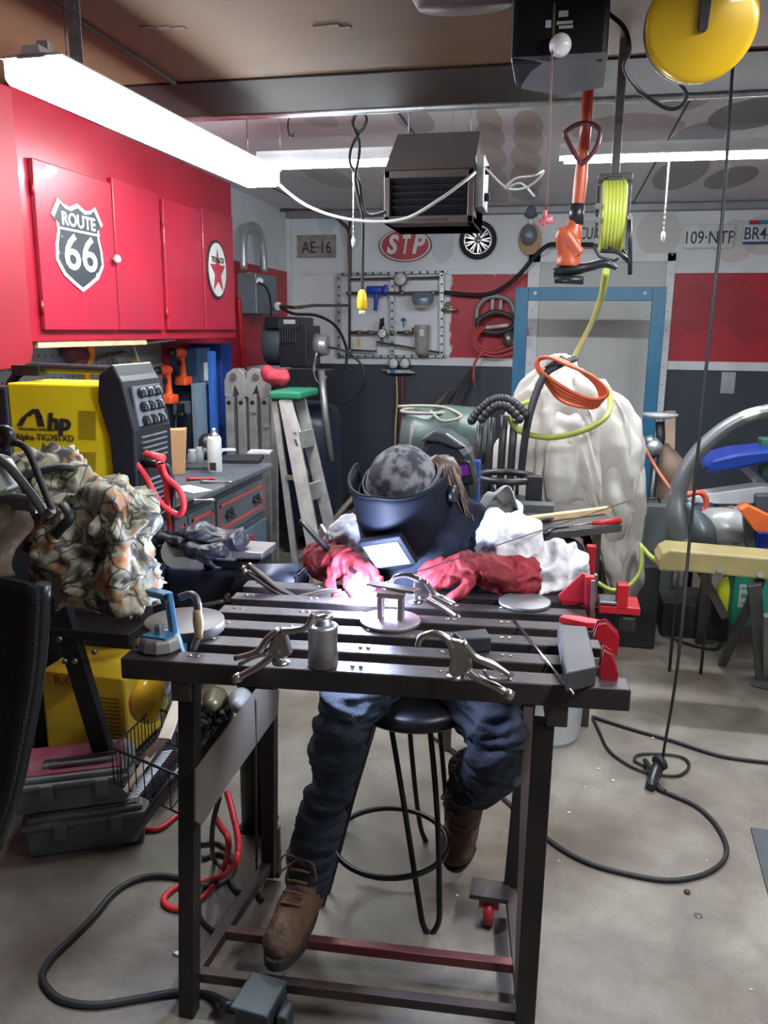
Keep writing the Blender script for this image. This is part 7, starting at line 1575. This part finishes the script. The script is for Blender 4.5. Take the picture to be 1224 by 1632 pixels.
solid('brown_part', [(1160, 815), (1175, 812), (1185, 850), (1170, 870)], 3.75, .1, mat('brown_bit', (.2, .11, .07), .6), 'brown wooden piece beside the clear plastic bag', 'wood piece')
solid('grey_lever', [(1185, 820), (1200, 825), (1205, 880), (1192, 880)], 3.6, .05, mat('slate_part', (.06, .06, .07)), 'grey upright lever in front of the orange saw', 'lever')
# yellow board on folding legs
Yw = 3.25; za = at(1060, 880, Yw).z
o = thing('yellow_work_board', (at(1150, 900, Yw).x, Yw+.1, 0), label='yellowed wooden board on folding metal legs at the right edge', cat='work bench')
yb = mat('yellowed_board', (.36, .3, .13), .4, col2=(.29, .23, .1), scale=5)
P = [at(px, py, Yw) for px, py in ((1049, 893), (1056, 882), (1068, 876), (1260, 893), (1260, 928), (1100, 912), (1050, 910))]
x = MB(); x.prism([(p.x, p.z) for p in P], 0, .16, Matrix(((1, 0, 0, 0), (0, 0, 1, Yw), (0, 1, 0, 0), (0, 0, 0, 1)))); x.build('board', yb, o, bevel=.008)
for (px, py) in ((1147, 908), (1212, 916)): MB().cyl(at(px, py, Yw-.001), at(px, py, Yw-.012), .012, seg=8).build('bolt', steel, o)
bz_ = mat('bench_leg_grey', (.12, .12, .12), .45, .4)
for (p, q, w_, Y0_, z0_) in (((1212, 925), (1150, 1060), .035, Yw+.05, .36), ((1202, 930), (1215, 1092), .05, Yw+.02, .3), ((1118, 912), (1155, 982), .035, Yw+.14, 0)):
    a = at(*p, Y0_); b_ = atz(*q, .0) if q != (1155, 982) else at(*q, Yw+.3); x = MB(); x.bar(a, b_, w_, .025, up=(0, -1, 0)); x.build('leg', bz_ if q != (1155, 982) else mat('leg_wood', (.14, .12, .1), .6), o, bevel=.002)
x = MB(); x.bar(atz(1200, 1085, .02), atz(1240, 1095, .02), .04, .03); x.build('foot', bz_, o)
x = MB(); x.bar(at(1225, 980, Yw), atz(1222, 1090, .0), .035, .02, up=(0, -1, 0)); x.build('leg', mat('leg_lightgrey', (.25, .26, .25), .4, .4), o)
# bottles and green box under it
q = atz(1155, 975, 0); Yv = 4.0
o = thing('yellow_jug', at(1165, 975, Yv), label='bright lime yellow jug on the floor under the yellow board', cat='jug')
p = at(1166, 972, Yv); p.z = 0 if p.z < 0 else p.z
x = MB(); x.lathe([(0, 0), (.07, 0), (.075, .02), (.075, .11), (.05, .15), (.03, .165), (0, .165)], T(p.x, Yv, p.z), seg=24); x.build('bottle', mat('lime_plastic', (.65, .7, .03), .35), o)
x = MB(); x.cyl((p.x, Yv, p.z+.165), (p.x, Yv, p.z+.195), .025); x.build('cap', yellow, o)
a = at(1172, 918, 3.85); b_ = at(1224, 1000, 3.85); o = thing('green_carton', ((a.x+b_.x)/2, 3.95, max(b_.z, 0)), label='teal green box with a white label under the yellow board', cat='box')
x = MB(); x.bbox((a.x, 3.85, max(0, b_.z)), (b_.x+.1, 4.1, a.z)); x.build('carton', mat('teal_box', (.01, .25, .17), .5), o, bevel=.003)
c_ = at(1190, 950, 3.849); x = MB(); x.box((c_.x, 3.848, c_.z), (.07, .003, .11)); x.build('label_patch', mat('label_pale', (.5, .52, .5), .5), o)
for k, (px, py, w_, h_) in enumerate(((1190, 938, .05, .008), (1190, 950, .045, .02), (1190, 962, .05, .006))):
    c_ = at(px, py, 3.846); MB().box((c_.x, 3.8455, c_.z), (w_, .002, h_)).build('print_line', mat('print_green', (.05, .3, .2), .5), o)
x = MB(); 
for k in range(3):
    p = at(1085+20*k, 960+8*k, 3.9); 
a = at(1060, 925, 4.1); x.bbox((a.x, 4.1, 0), (at(1170, 925, 4.1).x, 4.4, .18)); tag(x.build('floor_crate', mat('crate_dark', (.03, .03, .032), .6), bevel=.006), 'low dark crate on the floor behind the yellow board', 'crate')
cable('crate_cable', [atz(1060, 955, .19) if False else V((at(1065, 940, 4.05).x, 4.08, .02)), V((at(1100, 940, 4.05).x, 4.0, .01)), V((at(1140, 940, 4.05).x, 3.95, .01)), V((at(1160, 940, 4.05).x, 4.05, .02))], .006, rubber, 'black cord lying on the floor in front of the low dark crate', 'cord')
